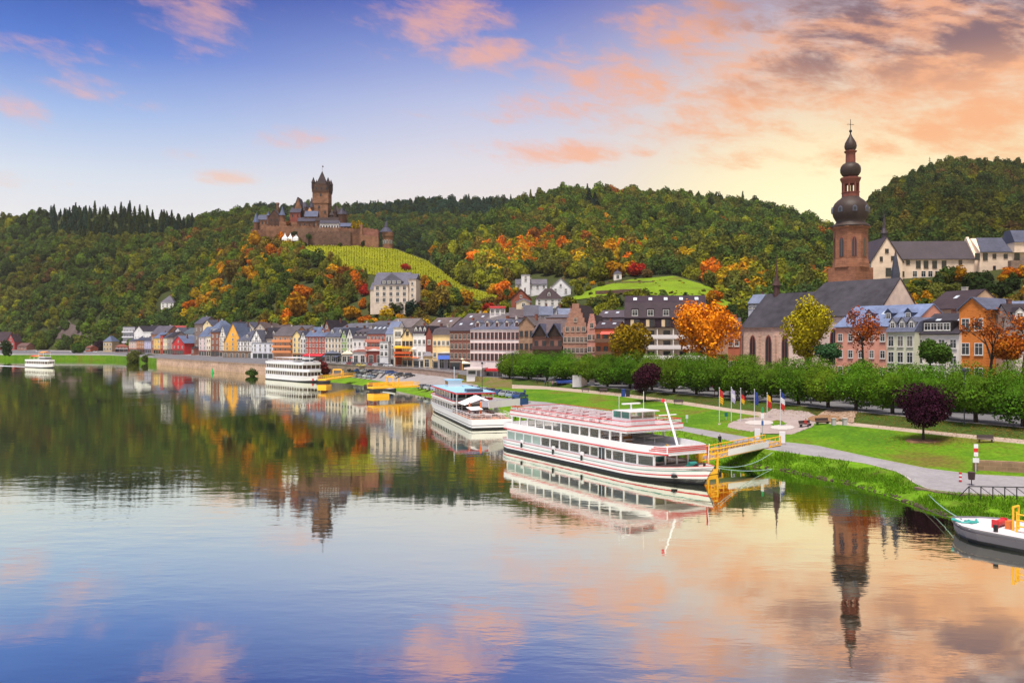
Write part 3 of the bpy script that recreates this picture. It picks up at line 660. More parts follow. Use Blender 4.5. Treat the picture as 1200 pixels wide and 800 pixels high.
# the accents the photo shows one by one: (hill, px, py of the crown's foot, crown radius in px, colour, prototype, label)
ACC = [
 (H5, 225, 365, 9, 'orange', 0, 'vivid orange tree beside the small white hillside house'),
 (H5, 240, 364, 9, 'golden', 1, 'golden orange tree to the right of the vivid orange one by the hillside house'),
 (H5, 229, 350, 7, 'yellow', 4, 'yellow tree just above the vivid orange tree by the hillside house'),
 (H5, 354, 352, 12, 'orange', 0, 'big orange tree halfway up the slope below the castle'),
 (H5, 347, 370, 13, 'golden', 1, 'golden tree under the big orange one below the castle'),
 (H5, 366, 378, 9, 'yellow green', 2, 'yellow green tree low on the slope behind the cream houses'),
 (H5, 367, 330, 10, 'yellow green', 0, 'round yellow green tree under the left edge of the vineyard'),
 (H5, 372, 312, 11, 'green', 4, 'dark green round tree growing into the vineyard edge below the castle'),
 (H5, 393, 345, 11, 'bronze', 3, 'bronze brown tree left of the cream mansion below the vineyard'),
 (H5, 402, 325, 7, 'rust', 1, 'rust red tree at the lower edge of the vineyard'),
 (H5, 426, 347, 6.5, 'red', 3, 'tall orange red tree touching the left side of the cream mansion'),
 (H5, 424, 362, 6, 'orange', 3, 'orange tree under the tall red one beside the cream mansion'),
 (H5, 412, 374, 10, 'golden', 0, 'golden tree low down left of the cream mansion'),
 (H5, 428, 382, 9, 'orange', 2, 'wide orange tree directly above the town roofs left of the mansion'),
 (H5, 496, 340, 8, 'golden', 3, 'golden yellow tree right of the cream mansion'),
 (H5, 499, 352, 6, 'yellow', 1, 'yellow tree low beside the right side of the cream mansion'),
 (H5, 476, 317, 6, 'red', 2, 'red tree peeping over the mansion roof'),
 (H5, 447, 368, 11, 'olive', 2, 'olive tree in front of the cream mansion'),
 (H5, 437, 366, 9, 'olive', 4, 'olive tree at the left corner of the cream mansion'), (H5, 457, 367, 8.5, 'green', 0, 'mid green tree before the middle of the cream mansion'),
 (H5, 466, 369, 10, 'dark green', 0, 'dark green tree in front of the cream mansion'),
 (H5, 483, 370, 9, 'blue green', 1, 'blue green tree at the mansion foot'),
 (H5, 505, 369, 10, 'bronze', 3, 'grey bronze tree right of the mansion beside the dark conifers'),
 (H5, 517, 374, 7, 'blue green', 5, 'tall dark conifer right of the cream mansion'),
 (H5, 526, 374, 7, 'dark green', 5, 'second dark conifer standing right of the taller one'),
 (H5, 540, 372, 9, 'olive', 0, 'olive tree below the vineyard, left of the broad yellow olive tree'),
 (H5, 560, 370, 11, 'yellow green', 2, 'broad yellow olive tree behind the pale pink building'),
 (H5, 575, 366, 12, 'bronze', 0, 'broad bronze yellow tree left of the brick gabled house'),
 (H5, 524, 322, 6.5, 'blue green', 6, 'pointed dark conifer at the right end of the vineyard'),
 (H5, 300, 290, 9, 'golden', 3, 'golden tree below the left end of the castle'),
 (H5, 318, 300, 7, 'orange', 1, 'orange tree under the white tents'),
 (H5, 322, 281, 9, 'dark green', 2, 'dark bush left of the white tents under the castle wall'),
 (H5, 293, 325, 9, 'golden', 0, 'golden orange tree on the shoulder left of the castle slope'),
 (H5, 270, 330, 10, 'bronze', 1, 'bronze tree on the shoulder above the orange tree by the hillside house'),
 (H5, 264, 345, 8, 'golden', 2, 'golden tree right of the pair by the hillside house'),
 (H5, 318, 390, 7, 'yellow', 4, 'small yellow tree just above the half-timbered houses'),
 (H5, 262, 378, 9, 'yellow green', 0, 'yellow green tree above the slate roofs left of the orange gable'),
 (H5, 186, 366, 10, 'yellow green', 2, 'bright yellow green tree under the white hillside house'),
 (H3, 577, 345, 0, 'red', 0, ''),
 (H6, 573, 341, 7, 'red', 0, 'crimson tree at the foot of the valley left of the brick gabled house'),
 (H6, 589, 346, 8, 'rust', 4, 'rust orange tree right of the crimson one in the valley'),
 (H6, 606, 342, 7, 'yellow', 1, 'yellow tree left of the white block above the long white building'),
 (H6, 600, 352, 5, 'orange', 3, 'slim orange tree beside the brick gabled house'),
 (H3, 622, 315, 9, 'orange', 0, 'orange topped tree above the long white building'),
 (H3, 636, 318, 9, 'orange', 2, 'orange tree right of the orange topped one on the wooded slope'),
 (H3, 664, 308, 9, 'yellow green', 1, 'bright yellow green tree on the slope above the white gabled house'),
 (H3, 680, 305, 10, 'golden', 0, 'orange gold tree on the slope above the white gabled house'),
 (H6, 746, 323, 10, 'red', 0, 'scarlet tree beside the little white chapel'),
 (H6, 740, 322, 9, 'orange', 4, 'orange tree behind the scarlet one by the chapel'),
 (H6, 722, 318, 13, 'golden', 2, 'broad golden tree behind the little white chapel'),
 (H6, 702, 327, 11, 'yellow green', 0, 'yellow green tree left of the little white chapel'),
 (H6, 666, 362, 10, 'yellow green', 2, 'yellow green bush below the white houses'),
 (H6, 676, 362, 4, 'orange', 0, 'small orange bush beside the stepped gable top'),
 (H6, 740, 352, 9, 'yellow green', 2, 'yellow green bush under the meadow terraces'),
 (H6, 838, 352, 8, 'orange', 0, 'orange tree at the right end of the meadow'),
 (H6, 832, 356, 7, 'golden', 1, 'golden bush right of the black roofed hotel'),
 (H6, 858, 340, 8, 'olive', 0, 'olive tree at the end of the meadow ridge'),
 (H3, 860, 335, 7, 'golden', 2, 'golden tree on the slope above the grey blue house'),
 (H7, 1184, 327, 9.5, 'orange', 0, 'vivid orange tree under the monastery wing wall'),
 (H7, 1178, 332, 8, 'golden', 2, 'golden tree left below the vivid orange one at the monastery'),
 (H7, 1122, 330, 9, 'golden', 1, 'golden tree below the middle of the monastery wing'),
 (H7, 1075, 338, 8, 'yellow', 0, 'yellow tree below the left end of the monastery wing'),
 (H7, 1086, 338, 7, 'golden', 2, 'gold brown tree right of the yellow one under the monastery'),
 (H7, 1040, 327, 4, 'orange', 0, 'small orange tree before the monastery gable'),
 (H7, 1145, 345, 14, 'dark green', 4, 'big dark green tree below the monastery'),
 (H7, 1168, 352, 14, 'dark green', 0, 'big dark tree above the orange brick house'),
 (H7, 1186, 353, 7, 'grass green', 2, 'light green tree above the blue slate roof at the right'),
 (H7, 1158, 334, 9, 'dark green', 4, 'dark tree left of the vivid orange one under the monastery wing'), (H7, 1140, 331, 8, 'olive', 0, 'olive tree under the end gable of the monastery wing'),
 (H6, 884, 372, 8, 'green', 0, 'green tree below the blue grey house beside the church choir'), (H6, 872, 362, 8, 'yellow green', 2, 'yellow green tree left of the blue grey house by the church choir'),
 (H7, 1120, 352, 10, 'olive', 1, 'olive tree behind the dark roofed house'),
 (H3, 690, 246, 9, 'blue green', 5, 'dark conifer group tree high on the middle hill'),
 (H3, 697, 248, 8, 'blue green', 5, 'dark conifer right beside the one high on the middle hill'),
 (H3, 718, 252, 6, 'yellow', 0, 'lone bright yellow tree high on the middle hill'),
 (H3, 677, 252, 6, 'yellow green', 2, 'lone lime green tree high on the middle hill'),
]
def make_tree(p, r, zs, k, rgb, label, group=None, name='broadleaf_tree', cat='tree', rot=None):
    nm = 'conifer_tree' if k >= 5 else name
    o = thing(nm, label, cat, p-Vector((0, 0, .3*r)), rot if rot is not None else (p.x*7.3) % 6.28, group); o.scale = (r, r, r*zs)
    c = link('crown', OBJ_CROWN[k], o); c.color = (*rgb, 1)
    link('trunk', OBJ_TRUNK[k], o); return o
ACCP = []
for hill, px, py, rp, cn, k, lab in ACC:
    if not lab: continue
    p = hill.find(px, py); r = rp*p.y/1000*(1.22 if k < 5 else 1.25)
    rgb = tuple(x*1.0 for x in PAL[cn])
    if k >= 5: nmz = 1.0
    make_tree(p, r, 1.0, k, rgb, lab); ACCP.append((px, py-rp, rp))
# thin the forest where an accent tree stands
def near_acc(px, py): return any((px-a)**2+((py-b-c*.35)/1.15)**2 < (c*1.05)**2 for a, b, c in ACCP)
FOREST = [f for f in FOREST if not (f[6] in ('H5', 'H6', 'H7') and near_acc(600+f[0].x/f[0].y*1000, HOR+(CAM_H-f[0].z)/f[0].y*1000-2))]

# about two hundred of the largest standing trees become things of their own, the rest is one wood per hill
LM = [('the castle keep', 377, 240), ('the white tents', 340, 276), ('the vineyard', 450, 306), ('the cream mansion', 462, 340), ('the white hillside house', 195, 354), ('the scree slope', 80, 390), ('the orange gabled house', 275, 395), ('the half-timbered gables', 300, 395),
      ('the red hotel', 370, 395), ('the little white chapel', 724, 320), ('the green meadow', 775, 338), ('the black roofed hotel', 780, 365), ('the brick gabled house', 610, 350), ('the white gabled house', 657, 336), ('the stepped stone gable', 674, 375), ('the monastery gable', 1040, 300), ('the monastery wing', 1100, 312), ('the orange brick house', 1160, 380), ('the dark roofed house', 1105, 355), ('the church choir', 900, 365), ('the apartment block with white balconies', 151, 394), ('the red riverside house', 208, 402), ('the church tower', 1000, 290), ('the corner tower of the castle', 455, 275)]
def where(px, py):
    n_, lx, ly = min(LM, key=lambda q: (q[1]-px)**2+((q[2]-py)*1.5)**2)
    dx, dy = px-lx, py-ly
    far = math.hypot(dx, dy); adv = 'just ' if far < 22 else ('' if far < 55 else 'well ')
    if abs(dy) > abs(dx)*1.4: rel = 'above' if dy < 0 else 'below'
    elif abs(dx) > abs(dy)*1.4: rel = 'left of' if dx < 0 else 'right of'
    else: rel = ('above and ' if dy < 0 else 'below and ')+('left of' if dx < 0 else 'right of')
    return adv+rel+' '+n_
def roofline(px): return itp([(0, 400), (140, 378), (330, 376), (450, 372), (560, 362), (690, 362), (800, 345), (870, 340), (1060, 330), (1085, 345), (1200, 352)], px)
cand = []
for i, f in enumerate(FOREST):
    p = f[0]; px = 600+p.x/p.y*1000; py = HOR+(CAM_H-p.z)/p.y*1000
    if f[6] in ('H5', 'H6', 'H7', 'H1') and 6 < px < 1194 and py < roofline(px)+2 and not (f[6] == 'H1' and px > 205): cand.append((f[1]/p.y*(1.15 if f[6] == 'H5' else 1), i, px, py))
cand.sort(reverse=True); cand = cand[:225]
picked = {c[1] for c in cand}; used = {}
items = [(px, py, FOREST[i]) for _, i, px, py in cand]
for px, py, f in items:
    oth = sorted(items, key=lambda q: (q[0]-px)**2+(q[1]-py)**2)[1:3]
    size = 'large' if f[1] > 4.2 else ('small' if f[1] < 3.0 else 'mid-sized')
    con = f[3] >= 5
    lab = f"{size} {f[4]+' tree' if not con else 'dark conifer'} {where(px, py)}"
    alt = [lab, f"{lab}, next to a {oth[0][2][4]} one", f"{lab}, between a {oth[0][2][4]} and a {oth[1][2][4]} one", f"{lab}, {'above' if oth[0][1] > py else 'below'} a {oth[0][2][4]} one", f"{lab}, {'left' if oth[0][0] > px else 'right'} of a {oth[0][2][4]} one", f"{lab}, {'left' if oth[1][0] > px else 'right'} of a larger {oth[1][2][4]} one" if oth[1][2][1] > f[1] else f"{lab}, {'left' if oth[1][0] > px else 'right'} of a smaller {oth[1][2][4]} one"]
    lab = next((a for a in alt if a not in used and len(a.split()) <= 16), alt[1] if len(alt[1].split()) <= 16 else alt[0]); used[lab] = 1
    make_tree(f[0], f[1], f[2], f[3], f[5], lab, 'trees on the wooded hills')
rest = {}
for i, f in enumerate(FOREST):
    if i not in picked: rest.setdefault(f[6], []).append(f)

def wood_nodes():
    ng = bpy.data.node_groups.new('wood', 'GeometryNodeTree')
    ng.interface.new_socket('Geometry', in_out='INPUT', socket_type='NodeSocketGeometry'); ng.interface.new_socket('Geometry', in_out='OUTPUT', socket_type='NodeSocketGeometry')
    n = ng.nodes; l = ng.links
    gi = n.new('NodeGroupInput'); go = n.new('NodeGroupOutput')
    ci = n.new('GeometryNodeCollectionInfo'); ci.inputs['Collection'].default_value = pc; ci.inputs['Separate Children'].default_value = True; ci.inputs['Reset Children'].default_value = True
    ip = n.new('GeometryNodeInstanceOnPoints'); ip.inputs['Pick Instance'].default_value = True
    def na(nm, ty):
        a = n.new('GeometryNodeInputNamedAttribute'); a.data_type = ty; a.inputs['Name'].default_value = nm
        return next(o for o in a.outputs if o.enabled and o.name == 'Attribute')
    l.new(gi.outputs[0], ip.inputs['Points']); l.new(ci.outputs[0], ip.inputs['Instance'])
    l.new(na('kind', 'INT'), ip.inputs['Instance Index']); l.new(na('size', 'FLOAT_VECTOR'), ip.inputs['Scale'])
    er = n.new('FunctionNodeEulerToRotation'); l.new(na('turn', 'FLOAT_VECTOR'), er.inputs[0]); l.new(er.outputs[0], ip.inputs['Rotation'])
    l.new(ip.outputs[0], go.inputs[0]); return ng
WOOD_NG = wood_nodes()
def make_wood(name, label, fs):
    me = bpy.data.meshes.new(name); me.from_pydata([(f[0].x, f[0].y, f[0].z-.35*f[1]) for f in fs], [], [])
    a = me.attributes.new('kind', 'INT', 'POINT'); a.data.foreach_set('value', [f[3] for f in fs])
    a = me.attributes.new('size', 'FLOAT_VECTOR', 'POINT'); a.data.foreach_set('vector', [c for f in fs for c in (f[1], f[1], f[1]*f[2])])
    a = me.attributes.new('turn', 'FLOAT_VECTOR', 'POINT'); a.data.foreach_set('vector', [c for f in fs for c in (0, 0, (f[0].x*3.7+f[0].y) % 6.28)])
    a = me.attributes.new('tint', 'FLOAT_COLOR', 'POINT'); a.data.foreach_set('color', [c for f in fs for c in (*f[5], 1)])
    o = link(name, me); md = o.modifiers.new('wood', 'NODES'); md.node_group = WOOD_NG
    o['label'] = label; o['category'] = 'forest'; stuff(o); return o
WL = {'H1': 'autumn forest covering the left hills', 'H2': 'dark green forest on the ridge behind the castle', 'H3': 'mixed autumn forest on the middle hill', 'H4': 'shaded forest on the right hill', 'H5': 'autumn undergrowth on the castle slope', 'H6': 'bushes round the green meadow', 'H7': 'undergrowth below the monastery'}
for k, fs in rest.items(): make_wood('forest' if k in ('H1', 'H2', 'H3', 'H4') else 'undergrowth', WL[k], fs)

# vines in rows running up the slope, and hedge rows on the meadow terraces
def vines(name, label, hill, poly, step_px, step_t, cols, size, rows=True):
    rg = np.random.default_rng(5); V = []; F = []; A = []
    x0 = min(p[0] for p in poly); x1 = max(p[0] for p in poly)
    px = x0
    while px < x1:
        t_ = .3
        while t_ < 1.0:
            p = hill.pt(px+rg.normal()*.12, t_); py = hill.py(p)
            if poly_in(poly, px, py):
                for _ in range(4):
                    c = np.array([p.x, p.y, p.z+.9])+rg.normal(size=3)*np.array([.25, .35, .35])
                    nn = rg.normal(size=3); nn[2] = abs(nn[2])+.4; nn[1] -= .5; nn /= np.linalg.norm(nn); a = np.cross(nn, rg.normal(size=3)); a /= np.linalg.norm(a); b = np.cross(nn, a); s = size*rg.uniform(.6, 1.3)
                    i = len(V); V += [c-a*s, c+b*s, c+a*s, c-b*s]; F.append((i, i+1, i+2, i+3)); A.append(rg.uniform(0, 1))
            t_ += step_t
        px += step_px
    me = bpy.data.meshes.new(name); me.from_pydata([tuple(map(float, v)) for v in V], [], F); me.materials.append(leaf_material('vine_leaves', 'fixed', cols, .45))
    at = me.attributes.new('leaf', 'FLOAT', 'FACE'); at.data.foreach_set('value', np.array(A, dtype=np.float32))
    o = link(name, me); o['label'] = label; o['category'] = 'vineyard'; return stuff(o)
vines('vineyard', 'yellow green vineyard rows below the castle wall', H5, [(355, 287), (400, 288), (462, 293), (500, 307), (545, 337), (588, 350), (588, 354), (540, 351), (504, 335), (430, 322), (396, 312), (372, 298)], 3.0, .006, (.30, .30, .016, 1), .5)
# ================================================================== HOUSES
WIN = {}
def win_mesh(w, h, kind):
    k = (round(w, 1), round(h, 1), kind)
    if k in WIN: return WIN[k]
    w, h = k[0], k[1]; b = MB(); fw = .13
    fm = {'white': FRAMEW, 'dark': paint((58, 44, 42), .9, .5), 'red': paint((120, 44, 40), .9, .5), 'stone': mat('stone_trim', S(196, 176, 160, .9), .85, .1), 'curtain': FRAMEW, 'arch': FRAMEW, 'archred': mat('stone_trim_red', S(150, 84, 70, .9), .85, .1), 'warm': FRAMEW}[kind]
    gm = GLASS2 if kind == 'curtain' else GLASS
    if kind in ('arch', 'archred'):
        pts = [(-w/2, 0), (w/2, 0), (w/2, h*.72)]+[(w/2*math.cos(a), h*.72+h*.28*math.sin(a)) for a in (.5, 1.0, 1.571, 2.14, 2.64)]+[(-w/2, h*.72)]
        b.prism([(x*1.28, z*1.05-.05) for x, z in pts], -.05, .1, 'y', 0); b.prism(pts, -.09, -.04, 'y', 1)
        b.box(-.05, .05, -.12, -.085, 0, h*.98, 0)
    else:
        b.box(-w/2, w/2, -.05, .1, 0, h, 1)
        for x0, x1, z0, z1 in ((-w/2-fw, -w/2, -fw, h+fw), (w/2, w/2+fw, -fw, h+fw), (-w/2, w/2, h, h+fw), (-w/2, w/2, -fw, 0)): b.box(x0, x1, -.10, .1, z0, z1, 0)
        b.box(-.035, .035, -.085, -.045, 0, h, 0); b.box(-w/2, -.035, -.085, -.045, h*.66, h*.66+.06, 0); b.box(.035, w/2, -.085, -.045, h*.66, h*.66+.06, 0)
        b.box(-w/2-.2, w/2+.2, -.2, -.1, -fw-.08, -fw, 0)
    WIN[k] = b.mesh('window', [fm, gm]); return WIN[k]
def window(par, x, z, w=1.0, h=1.5, kind='white', y=0.0, rz=0.0, name='window'):
    o = link(name, win_mesh(w, h, kind), par); o.location = (x, y, z)
    if rz: o.rotation_euler = (0, 0, rz)
    return o
hr = random.Random(3)
HOUSES = {}
def house(px0, px1, ye, yr, typ, wall, roof, st, nw, label, cat='house', name='town_house', d=None, back=0, slope=.5, depth=11, dorm=0, wk='white', group=None, shop=None, awn=None, balc=None, found=6, ww=1.0, wh=1.5, chim=1, side=0, sky=0, z=None, step=False, gcol=None, rowz=None, timber=False):
    pm = (px0+px1)/2; dm = d if d else D(pm)+back
    sl = (D(px1)-D(px0))*slope
    d0, d1 = dm-sl/2, dm+sl/2
    A = Vector(((px0-600)/1000*d0, d0)); B = Vector(((px1-600)/1000*d1, d1)); w = (B-A).length; rz = math.atan2(B.y-A.y, B.x-A.x)
    zb = ZS(pm) if z is None else z
    He = max(3.0, hgt(ye, dm)-zb); Hr = max(He+.8, hgt(yr, dm+(depth/2*math.cos(rz) if typ in ('side', 'mansard', 'hip') else 0))-zb)
    t = thing(name, label, cat, (A.x, A.y, zb), rz, group)
    ov = .35
    wm_ = wall if not isinstance(wall, tuple) else plaster(wall); rm = roof if not isinstance(roof, tuple) else slate(roof)
    b = MB()
    if typ == 'front':
        if step:
            n_ = 6; pts = [(0, -found), (w, -found), (w, He)]; 
            for k in range(n_): 
                f = (k+1)/n_; x = w-(w/2-.5)*f; zz = He+(Hr-He)*f+.35; pts += [(w-(w/2-.5)*(k/n_), He+(Hr-He)*(k/n_)+ (Hr-He)/n_+.35), (x, He+(Hr-He)*(k/n_)+(Hr-He)/n_+.35)]
            pts += [(w-x_, z_) for x_, z_ in reversed(pts[3:])]+[(0, He)]
            b.prism(pts, 0, .5, 'y'); b.prism([(0, -found), (w, -found), (w, He), (w/2, Hr), (0, He)], .5, depth, 'y')
        else: b.prism([(0, -found), (w, -found), (w, He), (w/2, Hr), (0, He)], 0, depth, 'y')
    elif typ in ('side',): b.prism([(0, -found), (depth, -found), (depth, He), (depth/2, Hr), (0, He)], 0, w, 'x')
    else: b.box(0, w, 0, depth, -found, He)
    b.build('wall', wm_, t)
    r = MB(); y0f = .5 if step else -ov
    if typ == 'front':
        k = (Hr-He)/(w/2)
        r.slab((-ov, y0f, He-ov*k+.02), (-ov, depth+ov, He-ov*k+.02), (w/2, depth+ov, Hr+.02), (w/2, y0f, Hr+.02), .22)
        r.slab((w+ov, y0f, He-ov*k+.02), (w+ov, depth+ov, He-ov*k+.02), (w/2, depth+ov, Hr+.02), (w/2, y0f, Hr+.02), .22)
    elif typ == 'side':
        k = (Hr-He)/(depth/2)
        r.slab((-.15, -ov, He-ov*k+.02), (w+.15, -ov, He-ov*k+.02), (w+.15, depth/2, Hr+.02), (-.15, depth/2, Hr+.02), .22)
        r.slab((-.15, depth+ov, He-ov*k+.02), (w+.15, depth+ov, He-ov*k+.02), (w+.15, depth/2, Hr+.02), (-.15, depth/2, Hr+.02), .22)
    elif typ == 'hip':
        i = min(w, depth)/2*.95; e = ov
        if w >= depth: ra, rb = (i, depth/2, Hr), (w-i, depth/2, Hr)
        else: ra, rb = (w/2, i, Hr), (w/2, depth-i, Hr)
        P4 = [(-e, -e, He+.02), (w+e, -e, He+.02), (w+e, depth+e, He+.02), (-e, depth+e, He+.02)]
        i0 = len(r.v); r.v += P4+[ra, rb]
        fs = ((0, 1, 5, 4), (1, 2, 5), (2, 3, 4, 5), (3, 0, 4)) if w >= depth else ((0, 1, 4), (1, 2, 5, 4), (2, 3, 5), (3, 0, 4, 5))
        for f in fs+((3, 2, 1, 0),): r.f.append(tuple(i0+q for q in f)); r.m.append(0)
    elif typ == 'mansard':
        h1 = He+(Hr-He)*.72; i = 1.5
        pr = [(-ov, He+.02), (i, h1), (depth/2, Hr), (depth-i, h1), (depth+ov, He+.02)]
        r.prism(pr, -.12, w+.12, 'x')
    elif typ == 'flat':
        r.box(-.2, w+.2, -.2, depth+.2, He+.02, He+.42)
    ro = r.build('roof', rm, t)
    if chim and typ != 'flat':
        for q in range(chim):
            cx = w*(.2+.6*hr.random()) if typ != 'front' else w/2+(.12+.1*hr.random())*w; cy = depth/2+.6 if typ != 'front' else depth*(.4+.4*hr.random()); 
            top = Hr+.9; c = MB().box(cx-.35, cx+.35, cy-.35, cy+.35, Hr-2.0, top).box(cx-.42, cx+.42, cy-.42, cy+.42, top, top+.15); c.build('chimney', hr.choice([brick((150, 92, 74)), plaster((200, 190, 180)), brick((120, 84, 74))]), ro)
    # windows
    g = 3.3 if (shop or st >= 3) else 0.9
    fh = (He-g-.3)/max(1, st-(1 if (shop or st >= 3) else 0)) if st > 1 else He-g
    rows = max(1, st-(1 if (shop or st >= 3) else 0)); h_ = min(wh, fh*.62)
    for rr in range(rows):
        for k in range(nw):
            x = w*(k+.5)/nw; wx = min(ww, w/nw*.62)
            kk = 'curtain' if (hr.random() < .18 and wk == 'white') else wk
            window(t, x, g+rr*fh+fh*.22, wx, h_, kk)
    if typ == 'front' and Hr-He > 3.0:
        n2 = max(1, nw-2) if Hr-He > 4.5 else 1
        for k in range(n2): window(t, w/2+(k-(n2-1)/2)*1.7, He+.5, min(ww, .9), 1.3, wk)
        if Hr-He > 6: window(t, w/2, He+3.4, .7, 1.1, wk)
    if side:
        for rr in range(rows):
            for k in range(side): window(t, w, g+rr*fh+fh*.22, min(ww, 1.0), h_, wk, depth*(k+.6)/(side+.2), R(90))
    if shop:
        s = MB(); sc = shop if isinstance(shop, tuple) else (70, 60, 58); n_ = max(2, int(w/3))
        for k in range(n_):
            x0 = w*k/n_+.25; x1 = w*(k+1)/n_-.25; s.box(x0, x1, -.06, .1, .2, 2.5, 0)
        s.box(.1, w-.1, -.12, .1, 2.6, 3.1, 1)
        s.build('shopfront', [GLASS, paint(sc)], t)
    if awn:
        a = MB(); a.slab((.3, -2.0, 2.45), (w-.3, -2.0, 2.45), (w-.3, -.15, 3.2), (.3, -.15, 3.2), .08); a.box(.3, w-.3, -2.05, -1.98, 2.2, 2.48); a.build('awning', paint(awn, .9, .7), t)
    if balc:
        bc, bn = balc
        for rr in range(rows):
            zz = g+rr*fh+.05
            q = MB(); q.box(.2, w-.2, -1.3, -.02, zz-.18, zz); q.box(.2, w-.2, -1.32, -1.22, zz, zz+1.0); q.box(.2, .28, -1.22, -.02, zz, zz+1.0); q.box(w-.28, w-.2, -1.22, -.02, zz, zz+1.0)
            q.build('balcony', paint(bc, .9, .6), t)
    # dormers
    if dorm:
        if typ == 'side': k_ = (Hr-He)/(depth/2); yb = depth*.16; zd = He+yb*k_
        elif typ == 'mansard': yb = .5; zd = He+.55
        elif typ == 'hip': k_ = (Hr-He)/(min(w, depth)/2*.95); yb = depth*.12; zd = He+yb*k_
        else: yb = 0; zd = He
        for k in range(dorm):
            x = w*(k+.5)/dorm; dw = min(1.5, w/dorm*.62)
            q = MB(); q.prism([(x-dw/2, zd-.3), (x+dw/2, zd-.3), (x+dw/2, zd+1.5), (x, zd+2.3), (x-dw/2, zd+1.5)], yb, yb+3.2, 'y')
            do = q.build('dormer', gcol if gcol else FRAMEW, t)
            q2 = MB(); q2.slab((x-dw/2-.2, yb-.2, zd+1.34), (x-dw/2-.2, yb+3, zd+1.34), (x, yb+3, zd+2.34), (x, yb-.2, zd+2.34), .1); q2.slab((x+dw/2+.2, yb-.2, zd+1.34), (x+dw/2+.2, yb+3, zd+1.34), (x, yb+3, zd+2.34), (x, yb-.2, zd+2.34), .1)
            q2.build('dormer_roof', rm, do)
            window(do, x, zd+.15, dw*.6, 1.15, 'white' if wk == 'arch' else wk, yb)
    if sky:
        if typ == 'side': k_ = (Hr-He)/(depth/2)
        else: k_ = (Hr-He)/(depth/2)
        for k in range(sky):
            x = w*(k+.5)/sky; y = depth*.30; z_ = He+y*k_
            q = MB(); q.slab((x-.5, y-.55, z_-.55*k_+.26), (x+.5, y-.55, z_-.55*k_+.26), (x+.5, y+.55, z_+.55*k_+.26), (x-.5, y+.55, z_+.55*k_+.26), .08)
            q.build('skylight', mat('skylight_glass', (.55, .6, .66, 1), .15, .1, 1, 0, 0, .8), ro)
    if timber:
        q = MB(); n_ = max(4, int(w/1.5))
        for k in range(n_+1): x = min(w-.1, max(.1, w*k/n_)); q.box(x-.09, x+.09, -.035, .06, g-.2, (He if typ != 'front' else min(Hr-.5, He+(Hr-He)*(1-abs(x-w/2)/(w/2)))))
        for rr in range(rows+1): q.box(.02, w-.02, -.03, .06, g+rr*fh-.1, g+rr*fh+.1)
        if typ == 'front': q.box(w*.2, w*.8, -.03, .06, He+(Hr-He)*.38, He+(Hr-He)*.38+.2)
        q.build('timber_frame', DARKWOOD, t)
    HOUSES[label] = (t, w, depth, He, Hr, rz); return t, w, He, Hr

SL = (78, 80, 98); SLB = (104, 116, 146); SLD = (52, 46, 54); BRN = (92, 78, 76); GRY = (112, 104, 108)
GT = 'houses in the riverside row'
GB = 'houses behind the riverside row'
def H(*a, **k): k.setdefault('group', GT); return house(*a, **k)
def B_(*a, **k): k.setdefault('group', GB); k.setdefault('back', 30); k.setdefault('found', 16); return house(*a, **k)

# --- far left
H(-6, 9, 399, 389, 'side', (196, 66, 62), (74, 58, 66), 3, 4, 'red house with white balconies at the far left edge', balc=((226, 210, 205), 1), slope=.15)
H(8, 17, 400, 391.5, 'front', (206, 84, 84), (74, 58, 66), 2, 2, 'rose red gabled house at the far left beside the balconied one', slope=.1)
H(20, 31, 405.5, 402, 'side', (176, 120, 100), (120, 90, 84), 1, 3, 'low brown shed with tiled roof on the far left road', name='shed', cat='shed', slope=.1)
H(121, 131, 400, 393.5, 'hip', (216, 190, 150), SLB, 2, 3, 'cream villa with grey roof standing alone left of the town', name='villa', slope=.1)
H(100, 106, 407.5, 405, 'side', (190, 96, 66), (130, 84, 70), 1, 2, 'little orange red hut by the far left road', name='hut', cat='hut', slope=.1)
# --- left part of the front row
H(144, 158, 383, 381.5, 'flat', (178, 176, 186), (110, 108, 116), 5, 4, 'grey apartment block with white balcony bands at the town\'s left end', balc=((226, 224, 230), 1), back=14, slope=.2, name='apartment_block')
B_(157, 169, 389, 382, 'front', (236, 232, 230), SLD, 3, 3, 'white gabled house right of the banded apartment block', back=16)
B_(168, 181, 388, 381.5, 'side', (230, 226, 222), SLD, 3, 4, 'white house with dark eaves behind the lilac house', back=20)
H(135, 150, 406.5, 403.5, 'side', (188, 74, 52), (150, 90, 76), 1, 4, 'low red pavilion in front of the apartment block', shop=(226, 220, 214), name='pavilion', cat='pavilion', slope=.2)
H(151, 160, 399.5, 395, 'side', (232, 196, 180), SL, 3, 3, 'pale pink house left of the apricot house', shop=(200, 120, 90))
H(160, 169, 398.5, 393, 'side', (228, 146, 92), SL, 3, 3, 'apricot orange house left of the lilac house', shop=(150, 80, 50), timber=True)
H(169, 177, 399, 393, 'side', (196, 190, 224), SL, 3, 3, 'lilac house with slate roof', shop=(120, 90, 90))
B_(177, 195, 391, 382, 'side', (168, 112, 86), (104, 98, 110), 3, 4, 'brown house with broad grey roof behind the yellow one', back=14)
H(180, 188, 396, 389.5, 'side', (248, 200, 110), SLB, 3, 2, 'sunny yellow narrow house with blue slate roof', shop=(170, 90, 60))
H(188, 191, 393, 391, 'flat', (196, 62, 50), SL, 3, 1, 'very narrow red house between yellow and cream ones', chim=0)
H(191, 196, 396, 390, 'side', (240, 222, 180), SL, 3, 2, 'narrow cream house right of the red sliver', shop=(150, 110, 70))
H(196, 203, 395, 389, 'side', (160, 136, 130), SLD, 3, 2, 'taupe house with dark roof left of the bright red house', shop=(80, 60, 60))
